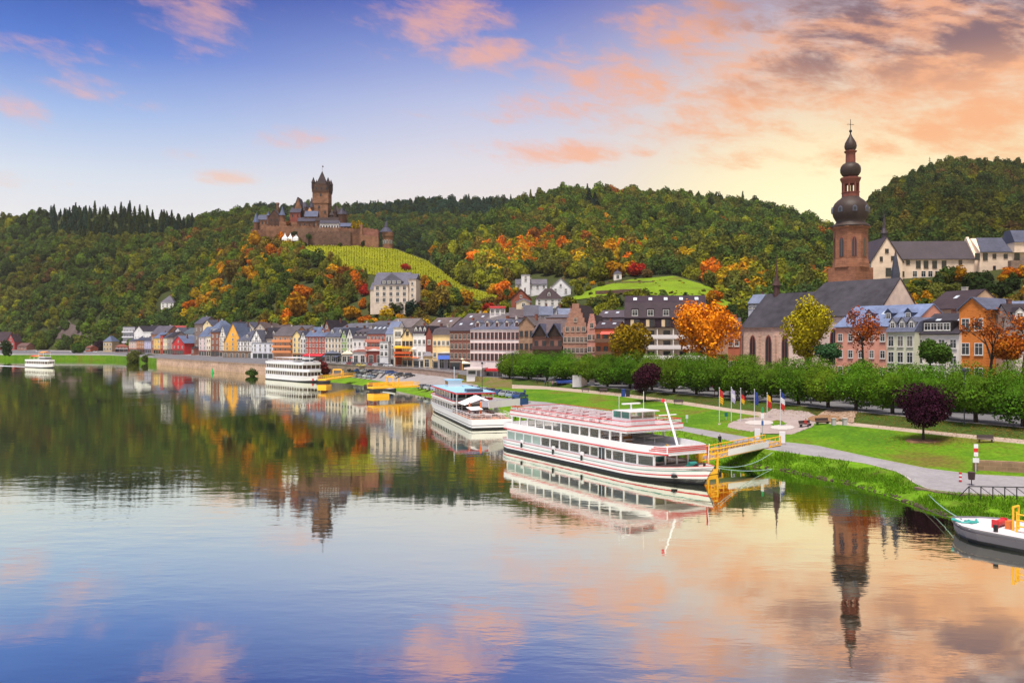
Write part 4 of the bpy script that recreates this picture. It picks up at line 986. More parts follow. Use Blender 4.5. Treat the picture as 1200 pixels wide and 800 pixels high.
H(202, 216, 402, 393.5, 'front', (214, 48, 52), SLB, 2, 3, 'bright red gabled inn on the riverside road', shop=(150, 30, 36), name='inn', cat='inn')
B_(203, 214, 390, 384, 'front', (240, 236, 236), SL, 2, 2, 'white gabled house above the bright red inn', back=30)
B_(214, 227, 391, 384.5, 'side', (226, 228, 226), (92, 104, 116), 2, 3, 'white house with teal grey roof above the trees', back=34)
B_(200, 203, 385, 381.5, 'front', (206, 130, 126), (190, 90, 90), 2, 1, 'slim rose gable peeping over the taupe house', back=36, chim=0)
B_(228, 238, 379, 371.5, 'side', stone((134, 116, 110)), (92, 90, 108), 4, 2, 'tall old grey brown stone house under the wooded slope', back=22, name='stone_house')
B_(238, 248, 381, 375, 'front', (240, 214, 160), SL, 3, 2, 'cream yellow gable standing behind the blue roofed house', back=28)
H(224, 227.5, 408, 405.5, 'hip', brick((160, 110, 96)), SLD, 1, 1, 'tiny brick gatehouse with pointed roof among trees', name='gatehouse', cat='gatehouse', chim=0, depth=4)
H(233, 242, 394, 383, 'side', (226, 200, 200), SLB, 4, 2, 'white house with red storey and blue slate roof', shop=(150, 70, 66))
H(242, 247, 394, 388, 'side', (240, 224, 196), SLB, 3, 2, 'narrow cream house beside the tall brown one', shop=(120, 80, 60))
H(247, 257, 389, 385, 'side', brick((150, 100, 82)), SL, 4, 2, 'tall brown brick house with dark recess', shop=(110, 70, 60))
B_(247, 257, 385, 375.5, 'hip', (222, 222, 230), (110, 122, 150), 3, 2, 'white house with pointed blue grey roof behind the brick one', back=14)
H(257, 265, 394, 381, 'front', (240, 228, 216), SLB, 4, 2, 'white half-timbered narrow gable left of the orange gable', timber=True, shop=(170, 110, 80))
H(263, 283, 400, 378.5, 'front', (250, 178, 66), SLB, 3, 3, 'big orange yellow gabled house', slope=.12, depth=16, ww=.8)
H(278, 297, 399, 387, 'hip', (240, 236, 236), (96, 98, 116), 3, 5, 'white half-timbered house with steep grey hip roof', timber=True, slope=.3, dorm=1)
H(294, 307, 399, 386.5, 'front', (242, 238, 236), (92, 92, 106), 3, 3, 'white half-timbered gable with dark timber lattice', timber=True, slope=.3, back=-2)
H(261, 296, 413.5, 412, 'flat', stone((150, 122, 100)), (140, 120, 105), 1, 0, 'low stone arcade in front of the half-timbered houses', name='arcade', cat='arcade', back=-12, depth=6, slope=.4, chim=0)
for k, x in enumerate((3, 9, 15, 21, 27)): window(HOUSES['low stone arcade in front of the half-timbered houses'][0], x*HOUSES['low stone arcade in front of the half-timbered houses'][1]/30, .1, 1.9, 2.4, 'arch', 0, 0, 'arch_opening')
H(296, 320, 402, 400.5, 'flat', (222, 222, 232), (150, 150, 160), 3, 4, 'white modern house with flat roof and red doors', shop=(210, 205, 210), back=-4, slope=.3, chim=0)
B_(303, 322, 396, 384, 'side', (214, 190, 170), SLD, 3, 3, 'house with very dark slate roof behind the white modern one', back=10, dorm=2)
B_(318, 332, 388, 381, 'side', (226, 210, 190), BRN, 2, 3, 'cream house with brown roof tucked behind the dark slate roof', back=34)
B_(264, 280, 384, 377, 'side', (220, 216, 214), SLD, 2, 3, 'white house with dark roof behind the orange gable', back=36)
B_(284, 300, 385, 377.5, 'front', (232, 214, 190), SL, 2, 2, 'cream gable behind the half-timbered houses', back=36)
B_(298, 312, 386, 378.5, 'front', (224, 200, 176), BRN, 2, 2, 'beige gable with brown roof above the half-timbered lattice gable', back=38)
# --- centre left
H(320, 343, 393.5, 383, 'side', (222, 160, 120), (100, 92, 96), 4, 4, 'apartment house with salmon and orange balconies under a wide grey roof', balc=((232, 150, 96), 1), slope=.25, depth=14)
H(343, 353, 394, 387.5, 'front', (246, 214, 140), (100, 98, 110), 4, 2, 'yellow cream house right of the balconied apartment house', shop=(150, 90, 50))
H(352, 358.5, 396, 388, 'front', (240, 234, 228), SL, 4, 2, 'narrow white gabled house left of the red hotel', shop=(150, 60, 40))
H(358, 381, 394, 383.5, 'side', brick((190, 92, 76)), SLB, 4, 6, 'red brick hotel with crimson awning', awn=(206, 40, 58), dorm=2, gcol=brick((190, 92, 76)), shop=(120, 50, 40), name='hotel', cat='hotel', ww=.9)
B_(379, 387, 386, 375, 'front', brick((150, 104, 92)), SLD, 4, 1, 'tall brown brick gable with chimney behind the red hotel', back=8)
H(381, 400, 394.5, 384, 'side', (244, 220, 190), (90, 94, 112), 4, 5, 'cream house with two pointed dormers', dorm=2, shop=(90, 80, 90), awn=(90, 96, 120))
H(400, 406.5, 394, 385, 'front', (176, 210, 120), SL, 4, 2, 'narrow light green house with pale gable', shop=(110, 80, 60))
H(406.5, 413.5, 394, 384, 'front', (242, 234, 224), SL, 4, 2, 'narrow white gable right of the green house', shop=(160, 80, 60))
H(413.5, 430, 397, 385, 'mansard', (244, 238, 232), (92, 84, 92), 3, 3, 'white house with dark mansard roof and five windows', dorm=3, gcol=slate(SLD), shop=(140, 70, 60), awn=(180, 70, 50))
H(430, 451, 391, 381, 'side', (208, 110, 92), (84, 84, 98), 4, 5, 'terracotta hotel with striped balcony awnings', balc=((214, 130, 110), 1), name='hotel', cat='hotel', shop=(150, 60, 50), sky=4, ww=1.2)
H(445, 455, 401, 400, 'flat', (232, 230, 232), (180, 178, 180), 3, 2, 'white boxy low house with big window right of the terracotta hotel', back=-5, chim=0, ww=1.8, slope=.2)
H(452, 463, 391, 377, 'side', (240, 238, 238), (120, 130, 160), 3, 3, 'white house with three tall arched windows and blue grey roof', wk='arch', wh=2.6, shop=(200, 190, 190), slope=.3)
H(461, 472, 384.5, 383, 'flat', (236, 226, 204), (170, 160, 150), 4, 1, 'cream flat roofed house with wide grey windows', ww=4.2, wh=1.8, chim=0, wk='curtain', slope=.3)
H(471, 484, 394, 384.5, 'front', (250, 212, 140), (110, 100, 100), 3, 3, 'yellow gabled house with brown window bands', shop=(180, 90, 50), wk='dark', slope=.35)
H(484, 499.5, 391, 381.5, 'mansard', (244, 236, 230), (66, 56, 64), 3, 3, 'white house with almost black mansard roof', dorm=3, shop=(190, 180, 170), slope=.35)
H(499, 507, 391, 382, 'front', brick((140, 76, 66)), SLD, 3, 1, 'narrow red brown house with dark gable', shop=(120, 60, 60))
H(507, 527.5, 392.5, 383, 'mansard', (250, 212, 146), (92, 82, 86), 3, 4, 'yellow ochre house with brown mansard roof', shop=(180, 150, 110), slope=.4, dorm=0, sky=0)
H(527, 552, 387.5, 376, 'side', brick((140, 92, 80)), (88, 80, 90), 4, 5, 'reddish brown house with white window surrounds and turret bay', shop=(150, 140, 130), wk='stone', sky=2, slope=.4, depth=14, wh=1.8)
B_(452, 482, 384, 373.5, 'side', (214, 200, 190), (128, 116, 116), 2, 4, 'long pale brown roofed house behind the arched window house', back=16, depth=14)
B_(500, 528, 384, 372.5, 'side', (200, 180, 170), (116, 100, 98), 2, 4, 'broad brown roofed house behind the ochre house', back=16, depth=15, sky=2)
B_(538, 566, 378, 367.5, 'side', (210, 190, 180), (104, 92, 96), 2, 4, 'grey brown roofed house behind the turret', back=22, depth=14, sky=2)
B_(398, 428, 386, 379, 'side', (214, 206, 200), (106, 106, 116), 2, 5, 'long grey roofed house behind the green house', back=18, depth=12)
B_(432, 456, 381, 376.5, 'side', (200, 190, 186), (98, 96, 106), 2, 4, 'grey roofed house behind the terracotta hotel', back=18, depth=12)
B_(336, 358, 388, 381.5, 'side', (220, 206, 196), (96, 92, 100), 2, 4, 'grey roofed house behind the yellow cream one', back=22)
H(551, 608.5, 386, 373.5, 'hip', (250, 226, 220), (106, 108, 128), 4, 12, 'long pale pink building with many tall red brown windows', wk='red', dorm=5, wh=2.0, ww=1.0, slope=.45, depth=15, name='town_hall', cat='building', chim=3)
B_(566, 596, 379, 367, 'side', (214, 200, 192), (122, 114, 118), 2, 4, 'grey roofed house rising behind the pale pink building', back=22, depth=14)
H(608, 626, 381, 371.5, 'front', stone((166, 132, 108)), (110, 100, 100), 4, 3, 'rubble stone house with round topped gable', wk='dark', name='stone_house')
# brown building with two black gables
tt, w_, He_, Hr_ = H(624, 661, 390, 374.5, 'side', plaster((150, 100, 84)), (108, 92, 92), 3, 4, 'brown house with two black timber gables and a long balcony', wk='dark', slope=.45, depth=15, chim=0, balc=((92, 60, 56), 1))
for q in (.26, .72):
    gx = w_*q; b = MB(); b.prism([(gx-2.3, He_-1.0), (gx+2.3, He_-1.0), (gx, He_+2.6)], -.5, 6, 'y', 0); g_ = b.build('gable', DARKWOOD, tt)
    b2 = MB(); b2.slab((gx-2.8, -1.0, He_-1.5), (gx-2.8, 6, He_-1.5), (gx, 6, He_+2.8), (gx, -1.0, He_+2.8), .22); b2.slab((gx+2.8, -1.0, He_-1.5), (gx+2.8, 6, He_-1.5), (gx, 6, He_+2.8), (gx, -1.0, He_+2.8), .22); b2.build('gable_roof', slate((96, 98, 122)), g_)
B_(640, 672, 372.5, 369, 'side', (214, 140, 100), (110, 104, 112), 3, 0, 'wide house with bare salmon wall behind the black gables', back=16, depth=14)
H(660, 689, 390, 357, 'front', stone((178, 132, 112)), (62, 50, 56), 4, 6, 'stepped gable stone town house', wk='stone', step=True, slope=.4, depth=16, chim=0, ww=.9, name='gabled_town_house')
H(688, 699, 386, 369, 'front', stone((206, 146, 130)), (62, 50, 56), 4, 2, 'narrow pink ornate gable right of the stepped gable', wk='stone', step=True, slope=.3, depth=14, chim=0)
H(697, 723, 385, 377, 'side', (222, 116, 70), (78, 62, 68), 4, 3, 'orange house with brown balconies and a coral awning', balc=((120, 84, 62), 1), slope=.35, wk='dark', depth=13, sky=2)
aw = HOUSES['orange house with brown balconies and a coral awning']
MB().slab((2, -1.6, aw[3]-1.7), (aw[1]-.5, -1.6, aw[3]-1.7), (aw[1]-.5, .3, aw[3]-.7), (2, .3, aw[3]-.7), .1).build('awning', paint((232, 96, 84), .9, .7), aw[0])
B_(700, 740, 372, 364, 'side', (190, 180, 176), (96, 84, 92), 2, 3, 'dark roofed house with long skylights left of the hotel', back=24, sky=3)
H(853, 867, 384, 373, 'side', (200, 108, 76), (92, 78, 84), 3, 2, 'rust coloured house between the orange tree and the church', slope=.3)

# --- background village in the valley
def V_(px0, px1, ye, yr, typ, wall, roof, st, nw, label, py_base, hill=None, **k):
    p = (hill or H6).find((px0+px1)/2, py_base); k.setdefault('d', p.y-4); k.setdefault('z', hgt(py_base, k['d'])); k.setdefault('found', 6); k.setdefault('slope', 0); k.setdefault('group', 'houses up the valley'); k.setdefault('depth', 10)
    return house(px0, px1, ye, yr, typ, wall, roof, st, nw, label, **k)
V_(599, 622, 350, 339, 'front', brick((160, 92, 74)), (92, 66, 66), 2, 1, 'red brick gabled house in the valley', 362)
V_(628, 659, 350, 338, 'hip', (240, 234, 228), (70, 52, 58), 2, 4, 'white house with big dark roof and balcony below the white gable', 360, dorm=1)
V_(645, 669, 337, 326, 'front', (242, 240, 242), (150, 148, 156), 2, 2, 'white gabled house highest in the valley', 346)
V_(604, 641, 333, 327.5, 'side', (236, 232, 230), (112, 108, 116), 1, 5, 'long white building with grey roof above the brick gable', 341)
V_(611, 621, 322.5, 321.5, 'flat', (240, 236, 234), (170, 168, 170), 2, 1, 'white cube house above the long white building', 332)
V_(605, 622, 359, 350.5, 'front', (236, 214, 178), (150, 160, 190), 1, 1, 'cream round gabled house with arched window', 364, d=300)
V_(574, 592, 366, 361, 'side', (240, 232, 228), (190, 60, 56), 1, 3, 'low white house with red balcony above the grey roofs', 371, d=310)
V_(597, 616, 372, 361, 'side', (206, 190, 184), (106, 92, 96), 2, 3, 'grey brown roofed house below the brick gable', 384, d=296)
V_(614, 632, 370, 358, 'side', (180, 70, 60), (100, 98, 110), 2, 2, 'house with red wall and grey roof left of the blue roofs', 384, d=294)
V_(632, 648, 369, 359.5, 'side', (210, 206, 206), (116, 122, 144), 2, 2, 'blue grey roofed house under the white dark roofed one', 384, d=292)
V_(646, 662, 369, 359, 'front', (206, 204, 208), (104, 108, 128), 2, 2, 'blue grey gabled house left of the stepped gable', 384, d=296)
V_(655, 676, 371, 362, 'side', (214, 200, 190), (132, 140, 164), 2, 2, 'pale blue roofed house behind the stepped gable', 384, d=288)
V_(877, 891, 359.5, 345.5, 'side', (196, 196, 206), (132, 142, 168), 2, 3, 'blue grey house just left of the church choir roof', 364.5, d=320, hill=H6, depth=8, found=2, slope=1.2)
dh = min(H1.find(196, 361).y, H5.find(196, 361).y)-9
V_(188.5, 203.5, 354.5, 346.5, 'hip', (240, 236, 234), (112, 108, 120), 2, 3, 'white hillside house alone among the trees', 361.5, hill=H5, d=dh)
V_(840, 862, 376, 369, 'side', (196, 150, 120), (104, 92, 100), 2, 3, 'grey roofed house behind the vivid orange tree', 392, d=262)
# chapel
p = H6.find(724, 327); cz = hgt(327.5, p.y-2); sc_ = (p.y-2)/1000
t = thing('chapel', 'little white chapel with pointed slate roof on the meadow edge', 'chapel', ((719.5-600)*sc_, p.y-2, cz), 0)
MB().box(0, 9*sc_, 0, 9*sc_, -4, 7*sc_).build('wall', plaster((244, 232, 222)), t)
MB().lathe([(7.2*sc_, 7*sc_), (5*sc_, 9*sc_), (1.2*sc_, 10.5*sc_), (.9*sc_, 12*sc_), (.05, 14*sc_)], 4.5*sc_, 4.5*sc_, 4, 0, R(45)).build('roof', slate((86, 82, 100)), t)
window(t, 4.5*sc_, 1.2*sc_, 1.4, 1.9, 'arch')

# --- mansion on the slope under the vineyard
dM = 452.0
def X(px, d): return (px-600)/1000*d
t = thing('mansion', 'cream mansion with grey mansard roof on the slope below the vineyard', 'mansion', (X(438, dM), dM, hgt(357, dM)), R(-6))
k = dM/1000
w = 41*k; he = 23*k
MB().box(0, w, 0, 16, -5, he).box(w, w+9*k, 1, 12, -5, 30*k).box(-6*k, 0, 3, 13, -5, 18*k).build('wall', plaster((228, 208, 188)), t)
r = MB(); r.prism([(-.4, he+.02), (3.6, he+10*k), (8, he+16*k), (12.4, he+10*k), (16.4, he+.02)], -.3, w+.3, 'x')
r.prism([(0.6, 30*k+.02), (6.5, 37*k), (12.4, 30*k+.02)], w+.05, w+9*k+.3, 'x'); r.prism([(2.6, 18*k+.02), (8, 27*k), (13.4, 18*k+.02)], -6*k-.3, -.32, 'x')
ro = r.build('roof', slate((108, 106, 122)), t)
g = MB(); g.prism([(w*.2, he+4*k), (w*.86, he+4*k), (w*.53, he+14*k)], -.1, 7, 'y'); g.build('gable', slate((118, 116, 130)), t)
MB().box(w*.22, w*.82, -.15, 4, he+.5, he+4*k).build('dormer', slate((96, 94, 108)), t)
for q in range(4): window(t, w*(.3+.145*q), he+.9, 1.4, 1.2, 'curtain', -.15)
for rr in range(3):
    for q in range(5): window(t, w*(q+.55)/5.1, 1.5+rr*7*k, 1.5, 1.9, 'white')
for rr in range(4): window(t, w+4.5*k, 1.2+rr*3.1, 1.0, 1.4, 'white', 1)

# --- black roofed hotel with white balconies
HD = D(778)
t = thing('hotel', 'big hotel with black mansard roof and white balconies', 'hotel', (X(733, HD+6), HD+6, 4.4), R(-9))
k = HD/1000; w = 94*k
he = 86*k*.0+hgt(384, HD)-4.4; ht = hgt(361, HD)-4.4; hb = hgt(345.5, HD+6)-4.4
MB().box(0, w, 0, 15, -4, hgt(371, HD)-4.4).build('wall', plaster((240, 218, 190)), t)
b = MB(); z1 = hgt(372, HD)-4.4
b.prism([(-1.6, he+.05), (-1.6, z1-.2), (-1.9, z1), (1.2, ht+1.8), (5.5, hb), (9.5, hb), (14, ht+1.8), (15.8, z1), (15.8, he+.05), (15.1, he+.05), (15.1, z1-.4), (-.1, z1-.4), (-.1, he+.05)], -.3, w+.3, 'x')
ro = b.build('roof', slate((66, 50, 60)), t)
nb_ = 5
for q in range(nb_):
    x = w*(q+.62)/(nb_+.15)
    d_ = MB(); d_.box(x-1.0, x+1.0, -1.35, 2.4, z1+.35, z1+2.6); do = d_.build('dormer', slate((56, 44, 52)), t); window(do, x, z1+.7, 1.4, 1.45, 'white', -1.35)
    s_ = MB(); ya, za = 2.3, ht+1.8+(hb-ht-1.8)*(1.1/4.3); yb2, zb2 = 3.9, ht+1.8+(hb-ht-1.8)*(2.7/4.3); s_.slab((x-.5, ya, za+.1), (x+.5, ya, za+.1), (x+.5, yb2, zb2+.1), (x-.5, yb2, zb2+.1), .1); s_.build('skylight', mat('skylight_glass', (.62, .66, .7, 1), .15, .1, 1, 0, 0, .8), ro)
    l_ = MB(); l_.box(x-1.2, x+1.2, -1.66, -.2, he+.35, z1-.45); lo = l_.build('loggia', plaster((236, 206, 160)), t); window(lo, x+.45, he+.45, 1.2, 1.8, 'dark', -1.66)
fl = (he-.5)/5
for rr in range(5):
    z_ = .5+rr*fl
    q_ = MB(); q_.box(-.2, w+.2, -1.5, -.02, z_-.2, z_); q_.box(-.2, w+.2, -1.52, -1.42, z_, z_+.95)
    q_.build('balcony', paint((244, 236, 230), .9, .6), t)
    dv = MB()
    for q in range(nb_+1): x = w*q/nb_; dv.box(x-.13, x+.13, -1.40, -.02, z_+.0, z_+fl-.2)
    dv.build('partition', plaster((248, 238, 228)), t)
    for q in range(nb_): window(t, w*(q+.6)/nb_, z_+.1, 1.6, 1.9, 'dark')
# ================================================================== CHURCH
# axis from the gable (towards us, right) to the choir (away, left)
UX, UY = -.592, .806
G0 = Vector((97.8, 215.0)); ZC = 4.4
t = thing('church', 'stone church with slate roofs and a tall onion domed tower', 'church', (G0.x, G0.y, ZC), math.atan2(UY, UX))
# local x runs along the axis away from the gable, local -y is the far side, +y the near (river) side? axis rotated: left of axis = (-UY,UX) = towards the river
hw, LN, ze, zr = 10.2, 25.5, 17.6, 26.8
STONEC = stone((222, 188, 168)); SL_C = mat('church_slate', S(72, 68, 76, .78), .65, .5, .5, 0, 0, .22, ('Z', .9, .3))
MB().prism([(-hw, -4), (hw, -4), (hw, ze), (0, zr), (-hw, ze)], 0, 1.2, 'x').box(1.2, LN, -hw, hw, -4, ze-.3).build('wall', plaster((236, 210, 194)), t)
r = MB(); k = (zr-ze)/hw
r.slab((-.12, hw+.5, ze-.5*k), (LN+.1, hw+.5, ze-.5*k), (LN-4.5, 0, zr), (-.12, 0, zr), .3)
r.quad([(LN+.1, hw+.5, ze-.5*k), (LN+.1, -hw-.5, ze-.5*k), (LN-4.5, 0, zr+.3)])
r.slab((-.12, -hw-.5, ze-.5*k), (LN+.1, -hw-.5, ze-.5*k), (LN-4.5, 0, zr), (-.12, 0, zr), .3)
r.build('roof', SL_C, t)
# choir
cw, CL, ce, cr_ = 7.0, 17.5, 14.8, 24.6
ap = [(LN, -cw), (LN+CL, -cw), (LN+CL+4.2, -3), (LN+CL+4.2, 3), (LN+CL, cw), (LN, cw)]
ch = MB(); ch.prism([(x, y) for x, y in ap], -4, ce, 'z'); cho = ch.build('choir', STONEC, t)
rf = MB(); e = .45; i0 = 0
rf.v = [(LN-3, -cw-e, ce), (LN+CL+.2, -cw-e, ce), (LN+CL+4.6, -3.2, ce), (LN+CL+4.6, 3.2, ce), (LN+CL+.2, cw+e, ce), (LN-3, cw+e, ce), (LN-6, 0, cr_), (LN+CL-2.5, 0, cr_)]
rf.f = [(0, 1, 7, 6), (1, 2, 7), (2, 3, 7), (3, 4, 7), (4, 5, 6, 7), (5, 4, 3, 2, 1, 0), (0, 6, 5)]; rf.m = [0]*7
rf.build('choir_roof', SL_C, t)
for x in (LN+3.6, LN+9.0, LN+14.4):
    b = MB(); b.box(x-2.9, x-2.2, cw, cw+1.1, -4, ce-2.2); b.build('buttress', STONEC, cho)
    window(cho, x, 4.2, 1.7, 8.2, 'archred', cw, R(180), 'gothic_window')
window(cho, LN+CL+2.1, 4.2, 1.5, 8.2, 'archred', 5.0, R(180-42), 'gothic_window')
for x in (4.5, 12, 19.5): window(t, x, 5, 1.8, 9.0, 'archred', hw, R(180), 'gothic_window')
# ridge turret on the choir
f = MB(); zz = cr_-1
f.lathe([(.9, zz), (.9, zz+3.2), (1.25, zz+3.3), (.75, zz+4.5), (.35, zz+6.5), (.06, zz+10.5)], LN+11.5, 0, 8); f.tube((LN+11.5, 0, zz+10.4), (LN+11.5, 0, zz+12.2), .05); f.box(LN+11.1, LN+11.9, -.04, .04, zz+11.5, zz+11.62)
f.build('ridge_turret', [slate((92, 66, 64))], t)
# small grey spirelet on the gable end of the nave
f = MB(); f.lathe([(1.1, zr-2), (1.1, zr+1.4), (.85, zr+3), (.5, zr+5), (.06, zr+7.4)], 1.8, -1.0, 8); f.build('gable_spirelet', [slate((84, 86, 100))], t)
# the tower
TP = Vector((96.6, 243.5)); toL = Matrix.Rotation(-math.atan2(UY, UX), 2) @ (TP-G0)
tz = lambda py: hgt(py, 243.5)-ZC
sx = .2435
tw = MB(); RED = mat('tower_stone', S(178, 122, 94, .72), .9, .35, .8, .3, 0, .2, ('brick', .8, .28))
o8 = R(22.5)
hb_ = 4.35
tw.box(toL.x-hb_, toL.x+hb_, toL.y-hb_, toL.y+hb_, -4, tz(314))
tw.v += []; i0 = len(tw.v)
ro_ = 4.6
sq = [(-hb_, -hb_), (hb_, -hb_), (hb_, hb_), (-hb_, hb_)]
tower = tw.build('tower', RED, t)
s8 = MB(); s8.lathe([(ro_*1.10, tz(314)+.01), (ro_*1.06, tz(307)), (ro_*1.03, tz(304)), (ro_*1.03, tz(270)), (ro_*1.10, tz(269)), (ro_*1.18, tz(267.5)), (ro_*1.18, tz(266.8))], toL.x, toL.y, 8, 0, o8); s8.build('octagon', RED, tower)
for k_ in range(8):
    a = k_*R(45)
    c_ = Vector((toL.x+math.cos(a)*ro_*.955, toL.y+math.sin(a)*ro_*.955))
    w1 = window(tower, c_.x, tz(301.5), 1.25, tz(279.5)-tz(301.5), 'archred', c_.y, a+R(90), 'louvred_opening')
DOME = mat('dome_slate', S(62, 48, 43), .55, .28, 1.8, 0, 0, .3, ('Z', 2.2, .2))
q = lambda px: (px)*sx
dm = MB()
dm.lathe([(q(22), tz(266.7)), (q(21.5), tz(265)), (q(17.5), tz(262.5)), (q(15.8), tz(260)), (q(17.2), tz(257.5)), (q(19.4), tz(253.5)), (q(20.6), tz(248.5)), (q(20.2), tz(243.5)), (q(18.2), tz(239)), (q(14.6), tz(235.2)), (q(11), tz(232.6)), (q(9.6), tz(231))], toL.x, toL.y, 16); 
dome = dm.build('lower_onion_dome', DOME, tower, True)
for a in (R(45)*k_ for k_ in range(8)):
    wv = MB(); c_ = (toL.x+math.cos(a)*q(20), toL.y+math.sin(a)*q(20)); wv.prism([(-.6, 0), (.6, 0), (.6, 1.2), (0, 1.8), (-.6, 1.2)], -.3, 1.0, 'y', 0); wv.prism([(-.35, .2), (.35, .2), (.35, 1.1), (-.35, 1.1)], -.36, -.31, 'y', 1)
    o = wv.build('dome_dormer', [slate((110, 112, 128)), GLASS], dome); o.location = (c_[0], c_[1], tz(250)); o.rotation_euler = (0, 0, a+R(90))
LR = mat('lantern_wood', S(118, 66, 54), .7, .15, 2)
ln = MB(); ln.lathe([(q(9.8), tz(231)), (q(9.8), tz(226.5)), (q(10.4), tz(226.3)), (q(10.4), tz(225.5))], toL.x, toL.y, 8, 0, o8)
for k_ in range(8): a = k_*R(45)+o8; ln.tube((toL.x+math.cos(a)*q(8.6), toL.y+math.sin(a)*q(8.6), tz(225.5)), (toL.x+math.cos(a)*q(8.6), toL.y+math.sin(a)*q(8.6), tz(214)), .30, .30, 6)
ln.lathe([(q(9.2), tz(216)), (q(10), tz(214)), (q(11.6), tz(210.5)), (q(11.8), tz(208.7)), (q(9), tz(208)), (q(7), tz(207))], toL.x, toL.y, 8, 0, o8)
ln.build('lantern', LR, tower)
d2 = MB(); d2.lathe([(q(7.2), tz(207.5)), (q(9.6), tz(205.3)), (q(11.4), tz(202)), (q(11.7), tz(198.8)), (q(10.9), tz(195.5)), (q(8.6), tz(192.6)), (q(5.8), tz(191))], toL.x, toL.y, 16); d2.build('middle_onion_dome', DOME, tower, True)
n2 = MB(); n2.lathe([(q(5.6), tz(191.3)), (q(5.4), tz(180)), (q(6.8), tz(178.8)), (q(7.4), tz(177.4)), (q(5), tz(176.5))], toL.x, toL.y, 8, 0, o8); n2.build('upper_neck', LR, tower)
d3 = MB(); d3.lathe([(q(4.8), tz(177)), (q(6.4), tz(174.5)), (q(7.0), tz(171.5)), (q(6.2), tz(167.6)), (q(4.0), tz(163.5)), (q(1.9), tz(160)), (q(.8), tz(157)), (q(.6), tz(155.5))], toL.x, toL.y, 14); d3.build('top_onion_dome', DOME, tower, True)
cr2 = MB(); cr2.lathe([(.05, tz(156)), (q(1.4), tz(155)), (q(1.7), tz(153.8)), (q(1.3), tz(152.6)), (.08, tz(152))], toL.x, toL.y, 10); cr2.tube((toL.x, toL.y, tz(152.3)), (toL.x, toL.y, tz(140)), .09, .07); cr2.tube((toL.x+.8*UX, toL.y-.9, tz(146)), (toL.x-.8*UX, toL.y+.9, tz(146)), .07)
cr2.build('finial_cross', mat('iron', (.03, .028, .027, 1), .5, .1, 3, 0, .6), tower)

# ================================================================== MONASTERY
dM = 300.0; k = dM/1000
def mx(px): return X(px, dM)
zb = hgt(327, dM)
t = thing('monastery', 'long cream monastery with gabled chapel front high on the right', 'monastery', (mx(1021), dM, zb), R(-2))
CR = plaster((244, 214, 184)); RS = mat('monastery_slate', S(66, 56, 62), .6, .25, 1.2, 0, 0, .35, ('Z', .9, .25))
gw = 36*k; ge = hgt(306, dM)-zb; gr = hgt(278, dM)-zb
MB().prism([(0, -8), (gw, -8), (gw, ge), (gw/2, gr), (0, ge)], 0, 26, 'y').build('chapel_front', CR, t)
r = MB(); kk = (gr-ge)/(gw/2)
for sgn in (0, 1):
    a = (-.4, gw+.4)[sgn]; r.slab((a, -.3, ge-.4*kk), (a, 26.3, ge-.4*kk), (gw/2, 26.3, gr), (gw/2, -.3, gr), .25)
r.build('chapel_roof', RS, t)
f = MB(); f.lathe([(.95, gr-1.2), (.95, gr+1.7), (1.3, gr+1.8), (.6, gr+3.6), (.08, gr+9)], gw*.5+.6, 4, 8); f.tube((gw*.5+.6, 4, gr+8.9), (gw*.5+.6, 4, gr+10.3), .05); f.build('flche' if False else 'ridge_spire', RS, t)
for x, y_, w_, h_ in ((gw*.5, 296, 1.0, 1.2), (gw*.32, 305.5, .8, 1.3), (gw*.68, 304.8, .8, 1.3)): window(t, x, hgt(y_, dM)-zb, w_, h_, 'dark')
window(t, gw*.55, hgt(323, dM)-zb, 1.7, 2.6, 'dark'); 
we = hgt(301.5, dM)-zb; wr = hgt(282, dM+6)-zb; w0, w1 = gw-.3, (1146-1021)*k
MB().prism([(4, -8), (16, -8), (16, we), (10, wr), (4, we)], w0, w1, 'x').build('long_wing', CR, t)
r = MB(); kk = (wr-we)/6
r.slab((w0, 3.5, we-.5*kk), (w1, 3.5, we-.5*kk), (w1, 10, wr), (w0, 10, wr), .25); r.slab((w0, 16.5, we-.5*kk), (w1, 16.5, we-.5*kk), (w1, 10, wr), (w0, 10, wr), .25); r.build('long_wing_roof', RS, t)
MB().prism([(3.6, -8), (16.4, -8), (16.4, we+.4), (10.2, wr+1.6), (9.8, wr+1.6), (3.6, we+.4)], w1, w1+.9, 'x').build('gable_wall', CR, t)
for px in (1081, 1090, 1100, 1111): window(t, (px-1021)*k, hgt(312.5, dM)-zb, 1.4, 2.3, 'dark', 4)
for px in (1077, 1087, 1095, 1103, 1111, 1130): window(t, (px-1021)*k, hgt(323.5, dM)-zb, 1.4, 2.0, 'white', 4)
for px in (1069, 1130): window(t, (px-1021)*k, hgt(308.5, dM)-zb, 1.0, 1.3, 'dark', 4)
window(t, (1062-1021)*k, hgt(322, dM)-zb, 1.4, 1.4, 'dark', 4)
x0, x1 = w1+.9, (1235-1021)*k; e2 = hgt(294.5, dM)-zb; r2 = hgt(279, dM+6)-zb
MB().prism([(2, -9), (15, -9), (15, e2), (8.5, r2), (2, e2)], x0, x1, 'x').build('east_wing', CR, t)
r = MB(); kk = (r2-e2)/6.5; r.slab((x0, 1.5, e2-.5*kk), (x1, 1.5, e2-.5*kk), (x1, 8.5, r2), (x0+2, 8.5, r2), .25); r.slab((x0, 15.5, e2-.5*kk), (x1, 15.5, e2-.5*kk), (x1, 8.5, r2), (x0+2, 8.5, r2), .25); r.build('east_wing_roof', slate((92, 94, 112)), t)
